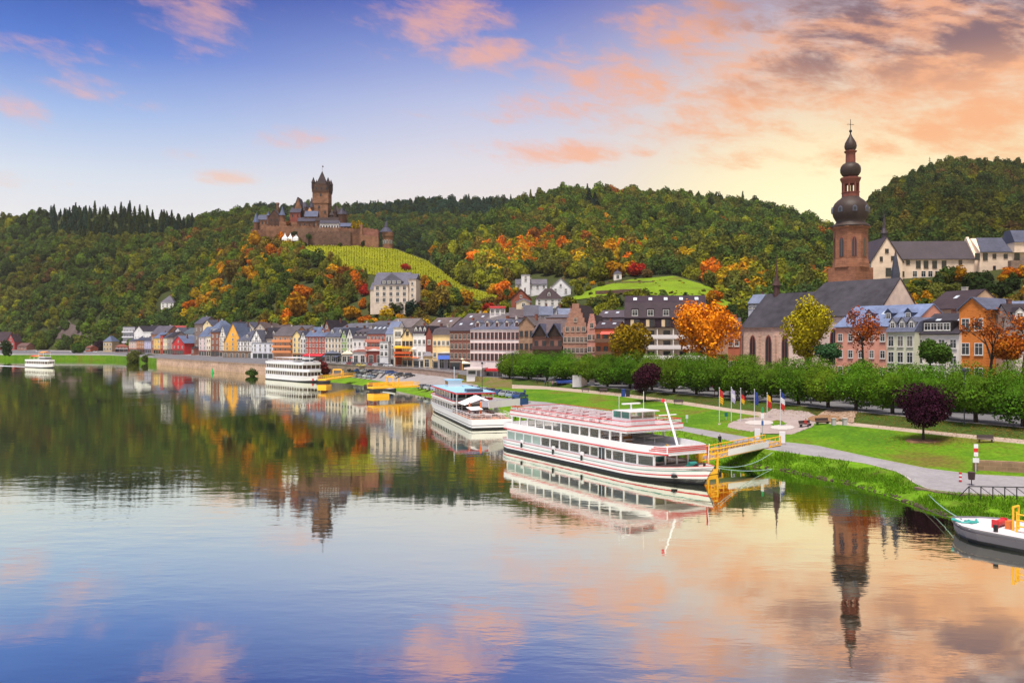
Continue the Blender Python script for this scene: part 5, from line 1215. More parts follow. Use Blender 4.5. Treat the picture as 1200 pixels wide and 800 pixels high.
for px, w_, h_ in ((1146.5, 1.4, 2.2), (1155.5, 1.4, 2.2), (1166, 1.0, 1.3), (1179, 1.1, 1.3), (1192, 1.6, 2.2), (1205, 1.6, 2.2)): window(t, (px-1021)*k, hgt(304 if h_ > 2 else 302, dM)-zb, w_, h_, 'dark', 2)
window(t, (1166-1021)*k, hgt(316, dM)-zb, .7, 1.3, 'dark', 2)
MB().box((1186-1021)*k, (1240-1021)*k, .3, 9, e2-.5, e2+3.0).build('tall_end', CR, t); MB().prism([(-.2, e2+3.02), (9.6, e2+3.02), (6.5, e2+7.5), (2.7, e2+7.5)], (1185.5-1021)*k, (1241-1021)*k, 'x').build('tall_end_roof', slate((98, 102, 124)), t)
# rough stone retaining wall at the right of the monastery
b = MB(); p = H7.find(1195, 330); b.box(X(1185, 292), X(1290, 292), 292, 294, hgt(345, 292)-3, hgt(305, 292)); o = b.build('retaining_wall', stone((150, 126, 110))); tag(o, 'rough stone retaining wall under the right end of the monastery', 'wall')

# ================================================================== right hand row by the church
H(979, 1068, 382.5, 358.5, 'side', (238, 158, 130), (128, 142, 178), 4, 7, 'pink house with big blue grey slate roof before the church', slope=.95, dorm=4, depth=15, gcol=slate((100, 108, 130)), chim=0, sky=1)
H(1039, 1072, 389, 372, 'mansard', (220, 220, 186), (108, 112, 134), 4, 3, 'pale green grey house with three white dormers', slope=.9, dorm=3, back=-9, depth=12, chim=0, ww=1.1, wh=1.9)
H(1071.5, 1124, 391, 368, 'side', (244, 232, 216), (70, 64, 72), 4, 4, 'white house with dark slate roof and a row of four attic windows', slope=.9, back=-6, depth=14, chim=1, ww=1.1, sky=2)
hh = HOUSES['white house with dark slate roof and a row of four attic windows']
b = MB(); kk = (hh[4]-hh[3])/7; b.box(1.6, hh[1]-1.6, .3, 4.5, hh[3]+.45, hh[3]+2.5); do = b.build('dormer', slate((62, 56, 62)), hh[0])
for q_ in range(4): window(do, 2.6+q_*(hh[1]-5.2)/3, hh[3]+.75, 1.25, 1.25, 'white', .3)
H(1084, 1128, 362, 341, 'side', (196, 160, 130), (74, 60, 66), 2, 2, 'dark brown roofed house behind the white one', slope=1.5, back=36, depth=14, found=10, group=GB, sky=1, chim=2)
b = MB()
H(1124, 1155, 362, 349, 'front', brick((222, 132, 62)), (104, 108, 130), 4, 2, 'orange brick house with steep front gable', slope=.9, back=-5, depth=14, chim=0, ww=1.3, wh=2.0)
H(1150, 1196, 380, 354, 'side', brick((224, 134, 64)), (122, 130, 156), 4, 3, 'orange brick wing with blue grey slate roof beside the front gable', slope=.8, back=0, depth=13, ww=1.3, wh=2.0)
H(1190, 1232, 384, 357, 'side', (214, 200, 186), (64, 56, 62), 3, 3, 'dark roofed house at the right edge of the picture', slope=.14, back=-3, dorm=2)

# ================================================================== CASTLE
dC = 711.0; kc = dC/1000
zc = hgt(292, dC)-2
def cx(px): return (px-376)*kc
def cz(py, dd=0): return hgt(py, dC+dd)-zc
CST = lambda c, k: mat('castle_stone', S(*c, k), .92, .5, .35, .3, 0, .2, ('brick', .5, .3))
CS = CST((138, 98, 78), .7); CS2 = CST((160, 116, 90), .74); CSD = CST((104, 76, 64), .62); CRF = slate((74, 70, 86)); CRD = slate((60, 44, 44))
t = thing('castle', 'brown stone castle with a tall square keep on the hilltop', 'castle', (X(376, dC), dC, zc))
kp = MB(); kp.box(cx(367), cx(384.3), 0, 12, cz(292), cz(238)); kp.box(cx(366.3), cx(385), -.5, 12.5, cz(238)+.01, cz(225))
keep = kp.build('keep', CS2, t)
kb = MB(); kb.box(cx(365.8), cx(385.6), -1, 13, cz(225)+.01, cz(217))
for q_ in range(7):
    x = cx(365.8)+(cx(385.6)-cx(365.8))*(q_+.1)/7; kb.box(x, x+1.3, -1.0, 0, cz(217)+.01, cz(215)); kb.box(x, x+1.3, 12, 13, cz(217)+.01, cz(215))
kb.build('battlement', CSD, keep)
rf = MB(); m_ = (cx(369.5)+cx(382))/2; ww_ = cx(383.5)-cx(371)
rf.v = [(cx(369.3), 1.2, cz(217)), (cx(382.3), 1.2, cz(217)), (cx(382.3), 10.8, cz(217)), (cx(369.3), 10.8, cz(217)), (m_-.3, 6, cz(199.5)), (m_+.3, 6, cz(199.5))]
rf.f = [(0, 1, 5, 4), (1, 2, 5), (2, 3, 4, 5), (3, 0, 4), (3, 2, 1, 0)]; rf.m = [0]*5; rf.build('keep_roof', CRD, keep)
for px, y_ in ((367.2, .2), (384.4, .2), (367.2, 11.8), (384.4, 11.8)):
    c_ = MB(); c_.lathe([(1.2, cz(224)), (1.6, cz(220)), (1.6, cz(214)), (1.9, cz(213.9)), (1.0, cz(211)), (.08, cz(207.5))], cx(px), y_, 8); c_.build('corner_turret', CRD, keep)
fl = MB(); fl.tube((m_, 6, cz(200)), (m_, 6, cz(192)), .12, .08); fl.quad([(m_, 6, cz(192.5)), (m_+1.2, 6, cz(193)), (m_+1.1, 6, cz(194.4)), (m_, 6, cz(194.2))]); fl.build('flagpole', metal((90, 80, 80)), keep)
for px, py in ((371, 222.5), (377, 222.5), (383, 222.5), (376, 230), (374, 244), (381, 250), (372, 256)):
    w_ = window(keep, cx(px), cz(py), 1.3, 2.0, 'dark', -.5 if py > 225 and py < 238 else (-1 if py < 225 else 0))
def cblock(name, px0, px1, yb, yt, d0, d1, m, par=None, roof=None, ry=None, rm=None, ori='x', nw=0, wk='dark'):
    x0, x1 = cx(px0), cx(px1); he_ = cz(yt); hr_ = cz(ry) if ry else he_
    b = MB()
    if not roof or roof in ('hip', 'flat'): b.box(x0, x1, d0, d1, cz(yb)-3, he_)
    elif ori == 'x': b.prism([(d0, cz(yb)-3), (d1, cz(yb)-3), (d1, he_), ((d0+d1)/2, hr_), (d0, he_)], x0, x1, 'x')
    else: b.prism([(x0, cz(yb)-3), (x1, cz(yb)-3), (x1, he_), ((x0+x1)/2, hr_), (x0, he_)], d0, d1, 'y')
    o = b.build(name, m, par or t)
    if roof == 'gable':
        r = MB(); mid = (d0+d1)/2; mx_ = (x0+x1)/2
        if ori == 'x': r.slab((x0-.2, d0-.4, he_), (x1+.2, d0-.4, he_), (x1+.2, mid, hr_+.1), (x0-.2, mid, hr_+.1), .3); r.slab((x0-.2, d1+.4, he_), (x1+.2, d1+.4, he_), (x1+.2, mid, hr_+.1), (x0-.2, mid, hr_+.1), .3)
        else: r.slab((x0-.4, d0-.3, he_), (x0-.4, d1+.3, he_), (mx_, d1+.3, hr_+.1), (mx_, d0-.3, hr_+.1), .3); r.slab((x1+.4, d0-.3, he_), (x1+.4, d1+.3, he_), (mx_, d1+.3, hr_+.1), (mx_, d0-.3, hr_+.1), .3)
        r.build('roof', rm or CRF, o)
    if roof == 'hip':
        r = MB(); i_ = min(x1-x0, d1-d0)*.45; mid = (d0+d1)/2
        r.v = [(x0-.4, d0-.4, he_+.02), (x1+.4, d0-.4, he_+.02), (x1+.4, d1+.4, he_+.02), (x0-.4, d1+.4, he_+.02), (x0+i_, mid, hr_), (x1-i_, mid, hr_)]
        r.f = [(0, 1, 5, 4), (1, 2, 5), (2, 3, 4, 5), (3, 0, 4), (3, 2, 1, 0)]; r.m = [0]*5; r.build('roof', rm or CRF, o)
    for q_ in range(nw): window(o, x0+(x1-x0)*(q_+.5)/nw, he_-3.2, 1.0, 1.6, wk, d0)
    return o
def cturret(px, yb, yt, yapex, r_, dd, m, rm, n=10):
    b = MB(); b.lathe([(r_*.9, cz(yb)-2), (r_, cz(yb)+1), (r_, cz(yt))], cx(px), dd, n); o = b.build('turret', m, t)
    c_ = MB(); c_.lathe([(r_*1.25, cz(yt)), (r_*.75, cz(yt)+(cz(yapex)-cz(yt))*.35), (.06, cz(yapex))], cx(px), dd, n); c_.build('cone_roof', rm, o); return o
# palace left of the keep
cblock('palace', 346, 361, 275, 246, 4, 18, CS, None, 'hip', 234, CRF, 'x', 3)
cblock('palace_gable', 344.5, 353, 275, 244, 1, 14, CS2, None, 'gable', 231, CRF, 'y', 1)
cturret(365, 262, 243, 231, 2.2, 1, CS, CRF); cturret(359, 258, 243, 236.5, 1.4, -1, CSD, CRF)
cblock('brick_hall', 341, 353, 280, 250, -3, 8, stone((150, 84, 74), .85), None, 'gable', 243, CRF, 'x', 2)
cblock('warm_lit_house', 360, 369, 275, 252, -5, 4, stone((226, 164, 116), .95), None, 'gable', 243.5, CRF, 'y', 2)  # warm light on this wall is put into its orange stone colour
cblock('blue_roofed_house', 360, 375, 275, 256, -9, -3, CS, None, 'gable', 249, slate((96, 104, 134)), 'x', 3)
# round bastion right of the keep
cblock('bastion_house', 386, 399, 280, 252, 0, 14, CSD, None, 'hip', 240, CRD, 'x', 3)
cturret(401, 275, 252, 243, 3.4, -2, CS, CRF); cturret(394, 262, 250, 238, 1.6, -4, CSD, CRD); cturret(404, 262, 250, 244, 1.2, 3, CS, CRF)
# outer wings left
cblock('west_wing', 304, 320, 282, 259, -6, 4, CS2, None, 'gable', 252.5, slate((92, 96, 120)), 'x', 4)
cblock('west_gable', 318, 331, 284, 256, -8, 4, CSD, None, 'gable', 247.5, CRF, 'y', 2)
cturret(303, 275, 262, 250.5, 2.2, -7, CS, slate((100, 112, 146))); cturret(317, 262, 254, 249, 1.2, -7, CS, slate((100, 112, 146))); cturret(333.5, 266, 254, 243.5, 2.3, -7, CS, slate((100, 108, 138)))
b = MB(); b.box(cx(324.8), cx(327), -2, 0, cz(260), cz(240)); b.box(cx(324.4), cx(327.4), -2.3, .3, cz(240)+.01, cz(238)); b.build('chimney_stack', CS, t)
cblock('middle_gallery', 331, 352, 285, 262, -10, 0, CS2, None, 'flat', None)
cblock('lower_house', 353, 380, 285, 262, -12, -4, CS, None, 'gable', 257, CRF, 'x', 5)
cblock('terrace_house', 374, 400, 285, 262, -14, -6, CS2, None, 'gable', 257.5, CRD, 'x', 4)
tf = cblock('timbered_gallery', 381, 403, 281, 266, -20, -14, plaster((226, 222, 222)), None, 'gable', 262, CRF, 'x', 7)
cblock('dark_pavilion', 404, 416, 281, 269.5, -20, -13, DARKWOOD, None, 'gable', 265, slate((96, 104, 134)), 'x', 0)
# curtain walls
def cwall(px0, px1, yb, y0, y1, d0, th, m, name='curtain_wall'):
    b = MB(); x0, x1 = cx(px0), cx(px1); b.prism([(x0, cz(yb)-4), (x1, cz(yb)-4), (x1, cz(y1)), (x0, cz(y0))], d0, d0+th, 'y')
    n_ = int((x1-x0)/2.4)
    for q_ in range(n_): x = x0+(x1-x0)*(q_+.2)/n_; zz = cz(y0)+(cz(y1)-cz(y0))*(q_+.5)/n_; b.box(x, x+1.1, d0+.01, d0+.8, zz-.3, zz+.7)
    return b.build(name, m, t)
cwall(318, 372, 284, 268, 268, -16, 2, CS2); cwall(352, 404, 286, 272, 271, -23, 2, CST((148, 114, 94), .72)); cwall(370, 418, 288, 277, 276, -27, 2, CST((128, 98, 84), .66)); cwall(404, 432, 290, 271, 274, -24, 2, CS)
cwall(429, 449, 292, 271, 274, -25, 4, CST((156, 106, 90), .75)); cwall(430, 450, 293, 280, 283, -29, 2, CS2); cwall(300, 330, 284, 272, 273, -14, 2, CS)
b = MB(); b.box(cx(428), cx(431), -26, -20, cz(290), cz(268)); b.build('wall_pier', CS2, t)
# corner tower
t2 = thing('corner_tower', 'round corner tower with pointed slate roof at the right end of the castle wall', 'tower', (X(454.5, dC-26), dC-26, hgt(291, dC-26)-2))
z2 = lambda py: hgt(py, dC-26)-(hgt(291, dC-26)-2); k2 = (dC-26)/1000
b = MB(); b.lathe([(6.2*k2, -3), (6.0*k2, z2(278)), (7.0*k2, z2(277)), (7.0*k2, z2(272.5))], 0, 0, 10)
b.build('wall', CS2, t2)
c_ = MB(); c_.lathe([(8.0*k2, z2(272.5)), (6.2*k2, z2(270)), (4*k2, z2(267.5)), (2.6*k2, z2(266.8)), (1.6*k2, z2(263)), (.06, z2(258))], -2*k2, 0, 10); c_.build('roof', slate((80, 78, 98)), t2)
for q_ in range(5): a = R(-90+(q_-2)*32); window(t2, math.cos(a)*6.0*k2, z2(286), 1.2, 3.0, 'arch', math.sin(a)*6.0*k2, a+R(90), 'arched_opening')
# tents by the wall
for i_, (px, dd) in enumerate(((334, -30), (340.5, -29.5), (347, -30))):
    o = MB(); z0 = hgt(282.5, dC+dd); o.lathe([(2.9, 0), (2.9, 2.2), (1.7, 3.3), (.75, 4.6), (.05, 6.6)], 0, 0, 4, 0, R(45))
    e = o.build('party_tent', mat('tent_canvas', S(244, 242, 244, .95), .7, .04, 1)); e.location = (X(px, dC+dd), dC+dd, z0); tag(e, ('leftmost', 'middle', 'rightmost')[i_]+' of the three white peaked tents under the castle wall', 'tent', 'white tents at the castle')
for px, py, rp, cn, k_, lab in ((413, 274, 5.5, 'yellow', 3, 'bright yellow tree inside the castle wall, the left one of the pair'), (421, 276, 6.5, 'yellow', 1, 'bright yellow tree inside the castle wall, the tall middle one'), (429, 276, 5, 'yellow green', 3, 'yellow green tree inside the castle wall right of the yellow ones')):
    p = W(px, py, dC-17); make_tree(p, rp*(dC-17)/1000, 1.45, k_, [x*1.1 for x in PAL[cn]], lab)
# radio mast and clump on the right hill
o = MB().tube((0, 0, 0), (0, 0, 15), .5, .25, 6).tube((-1.4, 0, 11), (1.4, 0, 11), .2).tube((-1.1, 0, 13), (1.1, 0, 13), .2).build('radio_mast', metal((120, 90, 84))); o.location = W(1089.5, 201, 886); tag(o, 'thin radio mast on the crest of the right hill', 'mast')
for i_, (px, py, rp) in enumerate(((1103, 199, 6), (1112, 199, 7.5))):
    p = W(px, py, 888); make_tree(p, rp*.888, 1.0, i_, PAL['dark green'], ('tree standing alone on the right hill crest beside the mast', 'bigger tree on the right hill crest, right of the lone one')[i_])

for i_, (px, py, rp, cn, lab) in enumerate(((345, 275, 4.5, 'dark green', 'dark bush on the castle terrace above the white tents'), (362, 279, 4, 'green', 'green bush growing against the castle wall below the keep'), (398, 287, 3.5, 'olive', 'olive bush at the foot of the castle wall beside the vineyard'), (425, 287, 4, 'dark green', 'dark bush at the castle wall under the yellow trees'), (312, 283, 5, 'bronze', 'bronze tree under the west wing of the castle'), (357, 287, 3.5, 'dark green', 'dark bush right of the white tents at the vineyard top'), (338, 263, 3.5, 'rust', 'rust coloured bush between the castle gables'))):
    p = W(px, py+1, dC-29 if py > 270 else dC-12); make_tree(p, rp*.69, .9, i_ % 5, PAL[cn], lab)
# ================================================================== BOATS
BLACKP = paint((22, 22, 26), .9, .45); REDP = paint((204, 44, 52), .95, .45); TEALP = paint((40, 130, 120), .9, .5); BWHITE = paint((238, 236, 238), .88, .35); BROWNS = paint((128, 58, 56), .9, .6)
DECK = mat('deck', S(176, 160, 156), .8, .12, 1.5, 0, 0, .2, ('X', 1.2, .12)); BLUEP = paint((150, 196, 226), .95, .5)
def tint_glass():
    m = bpy.data.materials.new('clear_glass'); m.use_nodes = True; t_ = m.node_tree; n = t_.nodes; l = t_.links; n.clear()
    g = n.new('ShaderNodeBsdfGlossy'); g.inputs['Roughness'].default_value = .04; g.inputs['Color'].default_value = (.9, .9, .9, 1)
    tr = n.new('ShaderNodeBsdfTransparent'); tr.inputs[0].default_value = (.62, .60, .58, 1); mx = n.new('ShaderNodeMixShader'); nz = n.new('ShaderNodeTexNoise'); nz.inputs['Scale'].default_value = .6
    mr = n.new('ShaderNodeMapRange'); l.new(nz.outputs[0], mr.inputs[0]); mr.inputs[3].default_value = .10; mr.inputs[4].default_value = .26; l.new(mr.outputs[0], mx.inputs[0])
    l.new(tr.outputs[0], mx.inputs[1]); l.new(g.outputs[0], mx.inputs[2]); o = n.new('ShaderNodeOutputMaterial'); l.new(mx.outputs[0], o.inputs[0]); return m
CLEAR = tint_glass()
def hull_b(s, L_, B, bow=.26, stern=.08, st=.72):
    """half beam at station s"""
    t_ = s/L_
    if t_ < stern: return B*(st+(1-st)*math.sin(t_/stern*math.pi/2))
    if t_ > 1-bow: u = (t_-(1-bow))/bow; return B*max(.012, (1-u**2.1))
    return B
def hull_mesh(par, L_, B, bands, sheer=.5, rake=1.6, bow=.26, stern=.08, st=.72, n=34, name='hull'):
    """bands: list of (z_top, material); lofted sides, transom and a deck"""
    zs = [-.8]+[z for z, _ in bands]; top = zs[-1]; mats = [m for _, m in bands]+[DECK]; b = MB(); rows = []
    for s in (L_*(i/n)**.93 for i in range(n+1)):
        row = []
        for z in zs:
            u = (z+.8)/(top+.8); f = max(0.0, (s/L_-.72)/.28)
            zz = z+(sheer*f*f*u if z > .3 else 0)
            ss = min(s, L_-rake*(1-u)) if s > L_*.6 else s; ss = s-rake*(1-u)*f**1.5
            hb = hull_b(s, L_, B, bow, stern, st)*(.93+.07*u if f == 0 else (.93+.07*u)*(1-(1-u)*.35*f))
            row.append((ss, hb, zz))
        rows.append(row)
    m_ = len(zs)
    for sg in (-1, 1):
        i0 = len(b.v)
        for row in rows:
            for (x, y, z) in row: b.v.append((x, y*sg, z))
        for i in range(n):
            for k in range(m_-1): b.f.append((i0+i*m_+k, i0+(i+1)*m_+k, i0+(i+1)*m_+k+1, i0+i*m_+k+1)); b.m.append(k)
    for k in range(m_-1): x, y, z = rows[0][k]; x2, y2, z2_ = rows[0][k+1]; b.quad([(x, -y, z), (x, y, z), (x2, y2, z2_), (x2, -y2, z2_)], k)
    dz = .35
    for i in range(n):
        (x, y, z), (x2, y2, z2_) = rows[i][-1], rows[i+1][-1]; b.quad([(x, -y*.97, z-dz), (x2, -y2*.97, z2_-dz), (x2, y2*.97, z2_-dz), (x, y*.97, z-dz)], m_-1)
    return b.build(name, mats, par)
def outline(s0, s1, L_, B, inset, n=14, **k):
    pts = []
    for i in range(n+1): s = s0+(s1-s0)*i/n; pts.append((s, hull_b(s, L_, B, **k)-inset))
    return pts
def ring(b, pts, z0, z1, th=.09, mi=0, ends=True, z1b=None):
    """a wall standing on an outline on both sides of the ship and across its ends"""
    full = [(x, -y) for x, y in pts]+[(x, y) for x, y in reversed(pts)]; n = len(full)
    for i in range(n if ends else len(pts)-1):
        (x, y), (x2, y2) = full[i], full[(i+1) % n]; d = Vector((x2-x, y2-y)); 
        if d.length < 1e-4: continue
        q = Vector((-d.y, d.x)).normalized()*th
        za = z1; b.slab((x, y, z0), (x2, y2, z0), (x2, y2, za), (x, y, za), 0.0001, mi) if False else None
        i0 = len(b.v); b.v += [(x, y, z0), (x2, y2, z0), (x2, y2, za), (x, y, za), (x+q.x, y+q.y, z0), (x2+q.x, y2+q.y, z0), (x2+q.x, y2+q.y, za), (x+q.x, y+q.y, za)]
        for f in ((0, 1, 2, 3), (7, 6, 5, 4), (3, 2, 6, 7), (0, 4, 5, 1)): b.f.append(tuple(i0+e for e in f)); b.m.append(mi)
def plate(b, pts, z0, z1, mi=0): b.prism([(x, -y) for x, y in pts]+[(x, y) for x, y in reversed(pts)], z0, z1, 'z', mi)
def railing(par, pts, z, h=.95, step=1.6, close=True, col=None, name='railing', top=None):
    b = MB(); full = [(x, -y) for x, y in pts]+[(x, y) for x, y in reversed(pts)]
    if close: full.append(full[0])
    for (x, y), (x2, y2) in zip(full, full[1:]):
        for zz, r_ in ((h, .045), (h*.66, .025), (h*.33, .025)): b.tube((x, y, z+zz), (x2, y2, z+zz), r_, r_, 5, 1 if zz == h else 0)
        L2 = math.hypot(x2-x, y2-y); n = max(1, int(L2/step))
        for i in range(n): f = i/n; b.tube((x+(x2-x)*f, y+(y2-y)*f, z), (x+(x2-x)*f, y+(y2-y)*f, z+h), .03, .03, 5)
    return b.build(name, [col or BWHITE, top or col or BWHITE], par)
BEN = {}
def bench_me(w, kind):
    if (w, kind) in BEN: return BEN[(w, kind)]
    b = MB()
    if kind == 'bench': b.box(-.25, .25, -w/2, w/2, .38, .44); b.box(-.29, -.24, -w/2, w/2, .50, .72, 1); [b.box(-.18, .18, y-.04, y+.04, 0, .40, 1) for y in (-w/2+.2, w/2-.2)]
    else: b.box(-.38, .38, -w/2, w/2, .70, .75); b.tube((0, 0, 0), (0, 0, .70), .06, .06, 6, 1)
    BEN[(w, kind)] = b.mesh(kind, [paint((150, 62, 62), .9, .6) if kind == 'bench' else paint((206, 196, 200)), BWHITE]); return BEN[(w, kind)]
def cabin(par, name, s0, s1, L_, B, inset, z0, zs, z1, pitch, stripe, skip=(), curtains=(), glass=None, side_door=None, hk={}, open_from=None):
    """a cabin storey: sill band, posts, lintel band and a pane in every bay on both sides"""
    b = MB(); n = max(2, int(round((s1-s0)/pitch))); pts = outline(s0, s1, L_, B, inset, n*2, **hk)
    ring(b, pts, z0, zs); ring(b, pts, z1-.28, z1)
    bays = [s0+(s1-s0)*i/n for i in range(n+1)]
    for i, s in enumerate(bays):
        y = hull_b(s, L_, B, **hk)-inset
        for sg in (-1, 1):
            y_ = sg*y; b.box(s-.13, s+.13, min(y_, y_-sg*.16), max(y_, y_-sg*.16), zs, z1-.28)
    for s in (s0, s1):
        y = hull_b(s, L_, B, **hk)-inset
        for k in range(1, 4): yy = -y+2*y*k/4; b.box(s-.08, s+.08, yy-.1, yy+.1, zs, z1-.28)
    o = b.build(name, BWHITE, par)
    for i in range(n):
        for sg in (-1, 1):
            if i in skip: continue
            a, c = bays[i]+.13, bays[i+1]-.13; ya, yc = hull_b(a, L_, B, **hk)-inset-.06, hull_b(c, L_, B, **hk)-inset-.06
            g = MB(); g.quad([(a, sg*ya, zs), (c, sg*yc, zs), (c, sg*yc, z1-.28), (a, sg*ya, z1-.28)]); 
            g.build('window', (mat('curtained_green_glass', (.30, .40, .37, 1), .15, .2, .6, 0, 0, .5) if i in curtains else (glass or CLEAR)), o)
    for s in (s0, s1):
        y = hull_b(s, L_, B, **hk)-inset; g = MB().quad([(s, -y, zs), (s, y, zs), (s, y, z1-.28), (s, -y, z1-.28)]); g.build('window', glass or CLEAR, o)
    if stripe:
        st_ = MB(); p2 = [(x, y+.012) for x, y in pts]; ring(st_, p2, stripe[0], stripe[1], -.03); st_.build('stripe', stripe[2], o)
    return o
def place(name, label, cat, stern, bow, group=None):
    a, c = Vector(stern), Vector(bow); return thing(name, label, cat, (a.x, a.y, 0), math.atan2(c.y-a.y, c.x-a.x), group), (c-a).length

# ---------------------------------------------------------------- the big excursion ship
t, LS = place('excursion_ship', 'long white two-deck excursion ship with red stripes, nearest of the moored ships', 'ship', (1.3, 127.4), (21.9, 92.3), 'passenger ships on the river')
BS = 4.3
hull_mesh(t, LS, BS, [(.34, BLACKP), (.40, BWHITE), (.58, BWHITE), (.72, REDP), (1.06, BWHITE), (1.14, TEALP), (1.5, BWHITE), (1.56, REDP)], .75, 2.2)
hk = {}
fl_ = MB(); plate(fl_, outline(2.6, 35, LS, BS, .3), 1.18, 1.28); fl_.build('lower_floor', DECK, t)
lc = cabin(t, 'lower_saloon', 3.0, 34.6, LS, BS, .22, 1.3, 1.72, 3.05, 2.25, None, (), (0, 1, 2, 3))
# furniture in the saloons
for z_, xs in ((1.28, range(9, 33, 2)), (3.22, range(8, 30, 2))):
    for x in xs:
        for y in (-2.3, 2.3):
            link('table', bench_me(2.2, 'table'), t, (x, y, z_))
md = MB(); plate(md, outline(1.9, 36.6, LS, BS, .05, 20), 3.05, 3.2); md.build('upper_floor', BWHITE, t)
co = MB(); co.box(11, 25, -1.1, 1.1, 1.28, 3.05, 0); co.build('galley', mat('galley_panelling', S(150, 104, 66), .6, .2, 2), t)
co = MB(); co.box(18, 25, -1.2, 1.2, 3.22, 5.05, 0); co.build('bar', mat('galley_panelling', S(150, 104, 66), .6, .2, 2), t)
bw = MB(); pts = outline(2.0, 36.4, LS, BS, .02, 26); ring(bw, pts, 3.2, 4.02, .09); bw.build('upper_bulwark', BWHITE, t)
st_ = MB(); ring(st_, [(x, y+.02) for x, y in pts], 3.06, 3.2, -.04); st_.build('stripe', REDP, t)
uc = MB(); n = 12; us = [4.6+(29.6-4.6)*i/n for i in range(n+1)]
for i, s in enumerate(us):
    y = hull_b(s, LS, BS)-.1
    for sg in (-1, 1): y_ = sg*y; uc.box(s-.13, s+.13, min(y_, y_-sg*.14), max(y_, y_-sg*.14), 4.02, 5.1)
uc.build('upper_posts', BWHITE, t)
for i in range(2, n-2):
    for sg in (-1, 1):
        a, c = us[i]+.13, us[i+1]-.13; MB().quad([(a, sg*(hull_b(a, LS, BS)-.17), 4.02), (c, sg*(hull_b(c, LS, BS)-.17), 4.02), (c, sg*(hull_b(c, LS, BS)-.17), 5.1), (a, sg*(hull_b(a, LS, BS)-.17), 5.1)]).build('window', CLEAR, t)
y = hull_b(26, LS, BS)-.3; MB().quad([(25.5, -y, 4.02), (25.5, y, 4.02), (25.5, y, 5.1), (25.5, -y, 5.1)]).build('front_window', CLEAR, t)
rp_ = outline(4.2, 30.9, LS, BS, -.02, 24); rf_ = MB(); plate(rf_, rp_, 5.1, 5.22); rf_.build('roof', BWHITE, t)
fa = MB(); ring(fa, [(x, y+.01) for x, y in rp_], 5.06, 5.86, .1); fa.build('fascia', BWHITE, t)
for z0, z1 in ((5.3, 5.38), (5.82, 5.92)): f2 = MB(); ring(f2, [(x, y+.035) for x, y in rp_], z0, z1, -.03); f2.build('stripe', REDP, t)
sd_ = MB(); plate(sd_, outline(4.3, 30.8, LS, BS, .12, 24), 5.5, 5.56); sd_.build('sun_deck', mat('sun_deck_covering', S(196, 170, 170), .85, .1, 2), t)
railing(t, outline(4.4, 30.6, LS, BS, .08, 18), 5.86, .55, 1.6, True, BWHITE, 'railing', REDP)
for i in range(10):
    for y in (-2.75, 0.0, 2.75):
        x = 5.6+i*1.9; link('bench', bench_me(1.7, 'bench'), t, (x, y, 5.56))
        if i % 2 == 0: link('table', bench_me(1.5, 'table'), t, (x+.8, y, 5.56))
# wheelhouse
w_ = MB(); w_.box(25.0, 28.6, -1.9, 1.9, 5.56, 6.45); wh_ = w_.build('wheelhouse', BWHITE, t)
for (x, y) in ((25.10, -1.8), (25.10, 1.8), (28.40, -1.8), (28.40, 1.8), (26.80, -1.82), (26.80, 1.82), (28.45, 0)): MB().box(x-.09, x+.09, y-.09, y+.09, 6.45, 7.25).build('post', BWHITE, wh_)
for sg in (-1, 1): MB().quad([(25.20, sg*1.85, 6.45), (28.40, sg*1.85, 6.45), (28.40, sg*1.85, 7.2), (25.20, sg*1.85, 7.2)]).build('window', mat('green_tinted_glass', (.05, .22, .18, 1), .1, .1, 1, 0, 0, .6), wh_)
MB().quad([(28.50, -1.8, 6.45), (28.50, 1.8, 6.45), (28.50, 1.8, 7.2), (28.50, -1.8, 7.2)]).build('window', CLEAR, wh_)
MB().box(25.7, 29.10, -2.15, 2.15, 7.25, 7.37).build('wheelhouse_roof', BWHITE, wh_)
r_ = MB(); r_.tube((26.30, 0, 7.37), (26.30, 0, 8.0), .12, .1); r_.box(26.10, 26.50, -1.3, 1.3, 8.0, 8.16); r_.tube((27.60, .9, 7.37), (27.60, .9, 9.6), .03); r_.tube((25.20, -1.0, 7.37), (25.20, -1.0, 9.0), .03); r_.build('radar', BWHITE, wh_)
# leaning mast over the bow deck
m_ = MB(); m_.tube((35.0, 0, 3.3), (32.6, 0, 8.7), .17, .10, 6); m_.tube((33.05, -1.3, 7.2), (33.05, 1.3, 7.2), .06); m_.tube((32.35, 0, 8.65), (32.2, 0, 8.95), .2, .18, 6, 1); m_.build('mast', [BWHITE, REDP], t)
# bow: red slats on the front bulwark, winch, bollards, jack staff
fb = MB()
for k_ in range(3):
    for sg in (-1, 1):
        s0_ = 34.2+.3*k_; s1_ = 36.3
        a_, c_ = hull_b(s0_, LS, BS)+.0, hull_b(s1_, LS, BS)+.0; z_ = 3.42+.2*k_
        fb.quad([(s0_, sg*(a_+.025), z_), (s1_, sg*(c_+.025), z_), (s1_, sg*(c_+.025), z_+.1), (s0_, sg*(a_+.025), z_+.1)])
    fb.box(36.42, 36.46, -hull_b(36.4, LS, BS), hull_b(36.4, LS, BS), 3.42+.2*k_, 3.52+.2*k_)
fb.build('bow_stripes', REDP, t)
dk = MB(); plate(dk, outline(34.6, LS-.4, LS, BS, .15), 1.62, 1.68); dk.build('fore_deck', DECK, t)
wn = MB(); wn.tube((37.2, -.5, 2.0), (37.2, .5, 2.0), .32, .32, 10); wn.box(36.9, 37.5, -.7, .7, 1.68, 1.95); wn.build('winch', TEALP, t)
js = MB(); js.tube((39.6, 0, 1.9), (39.9, 0, 4.6), .05, .04); js.box(39.55, 39.7, -.06, .06, 2.4, 4.3, 1); js.build('jack_staff', [BWHITE, REDP], t)
bo = MB()
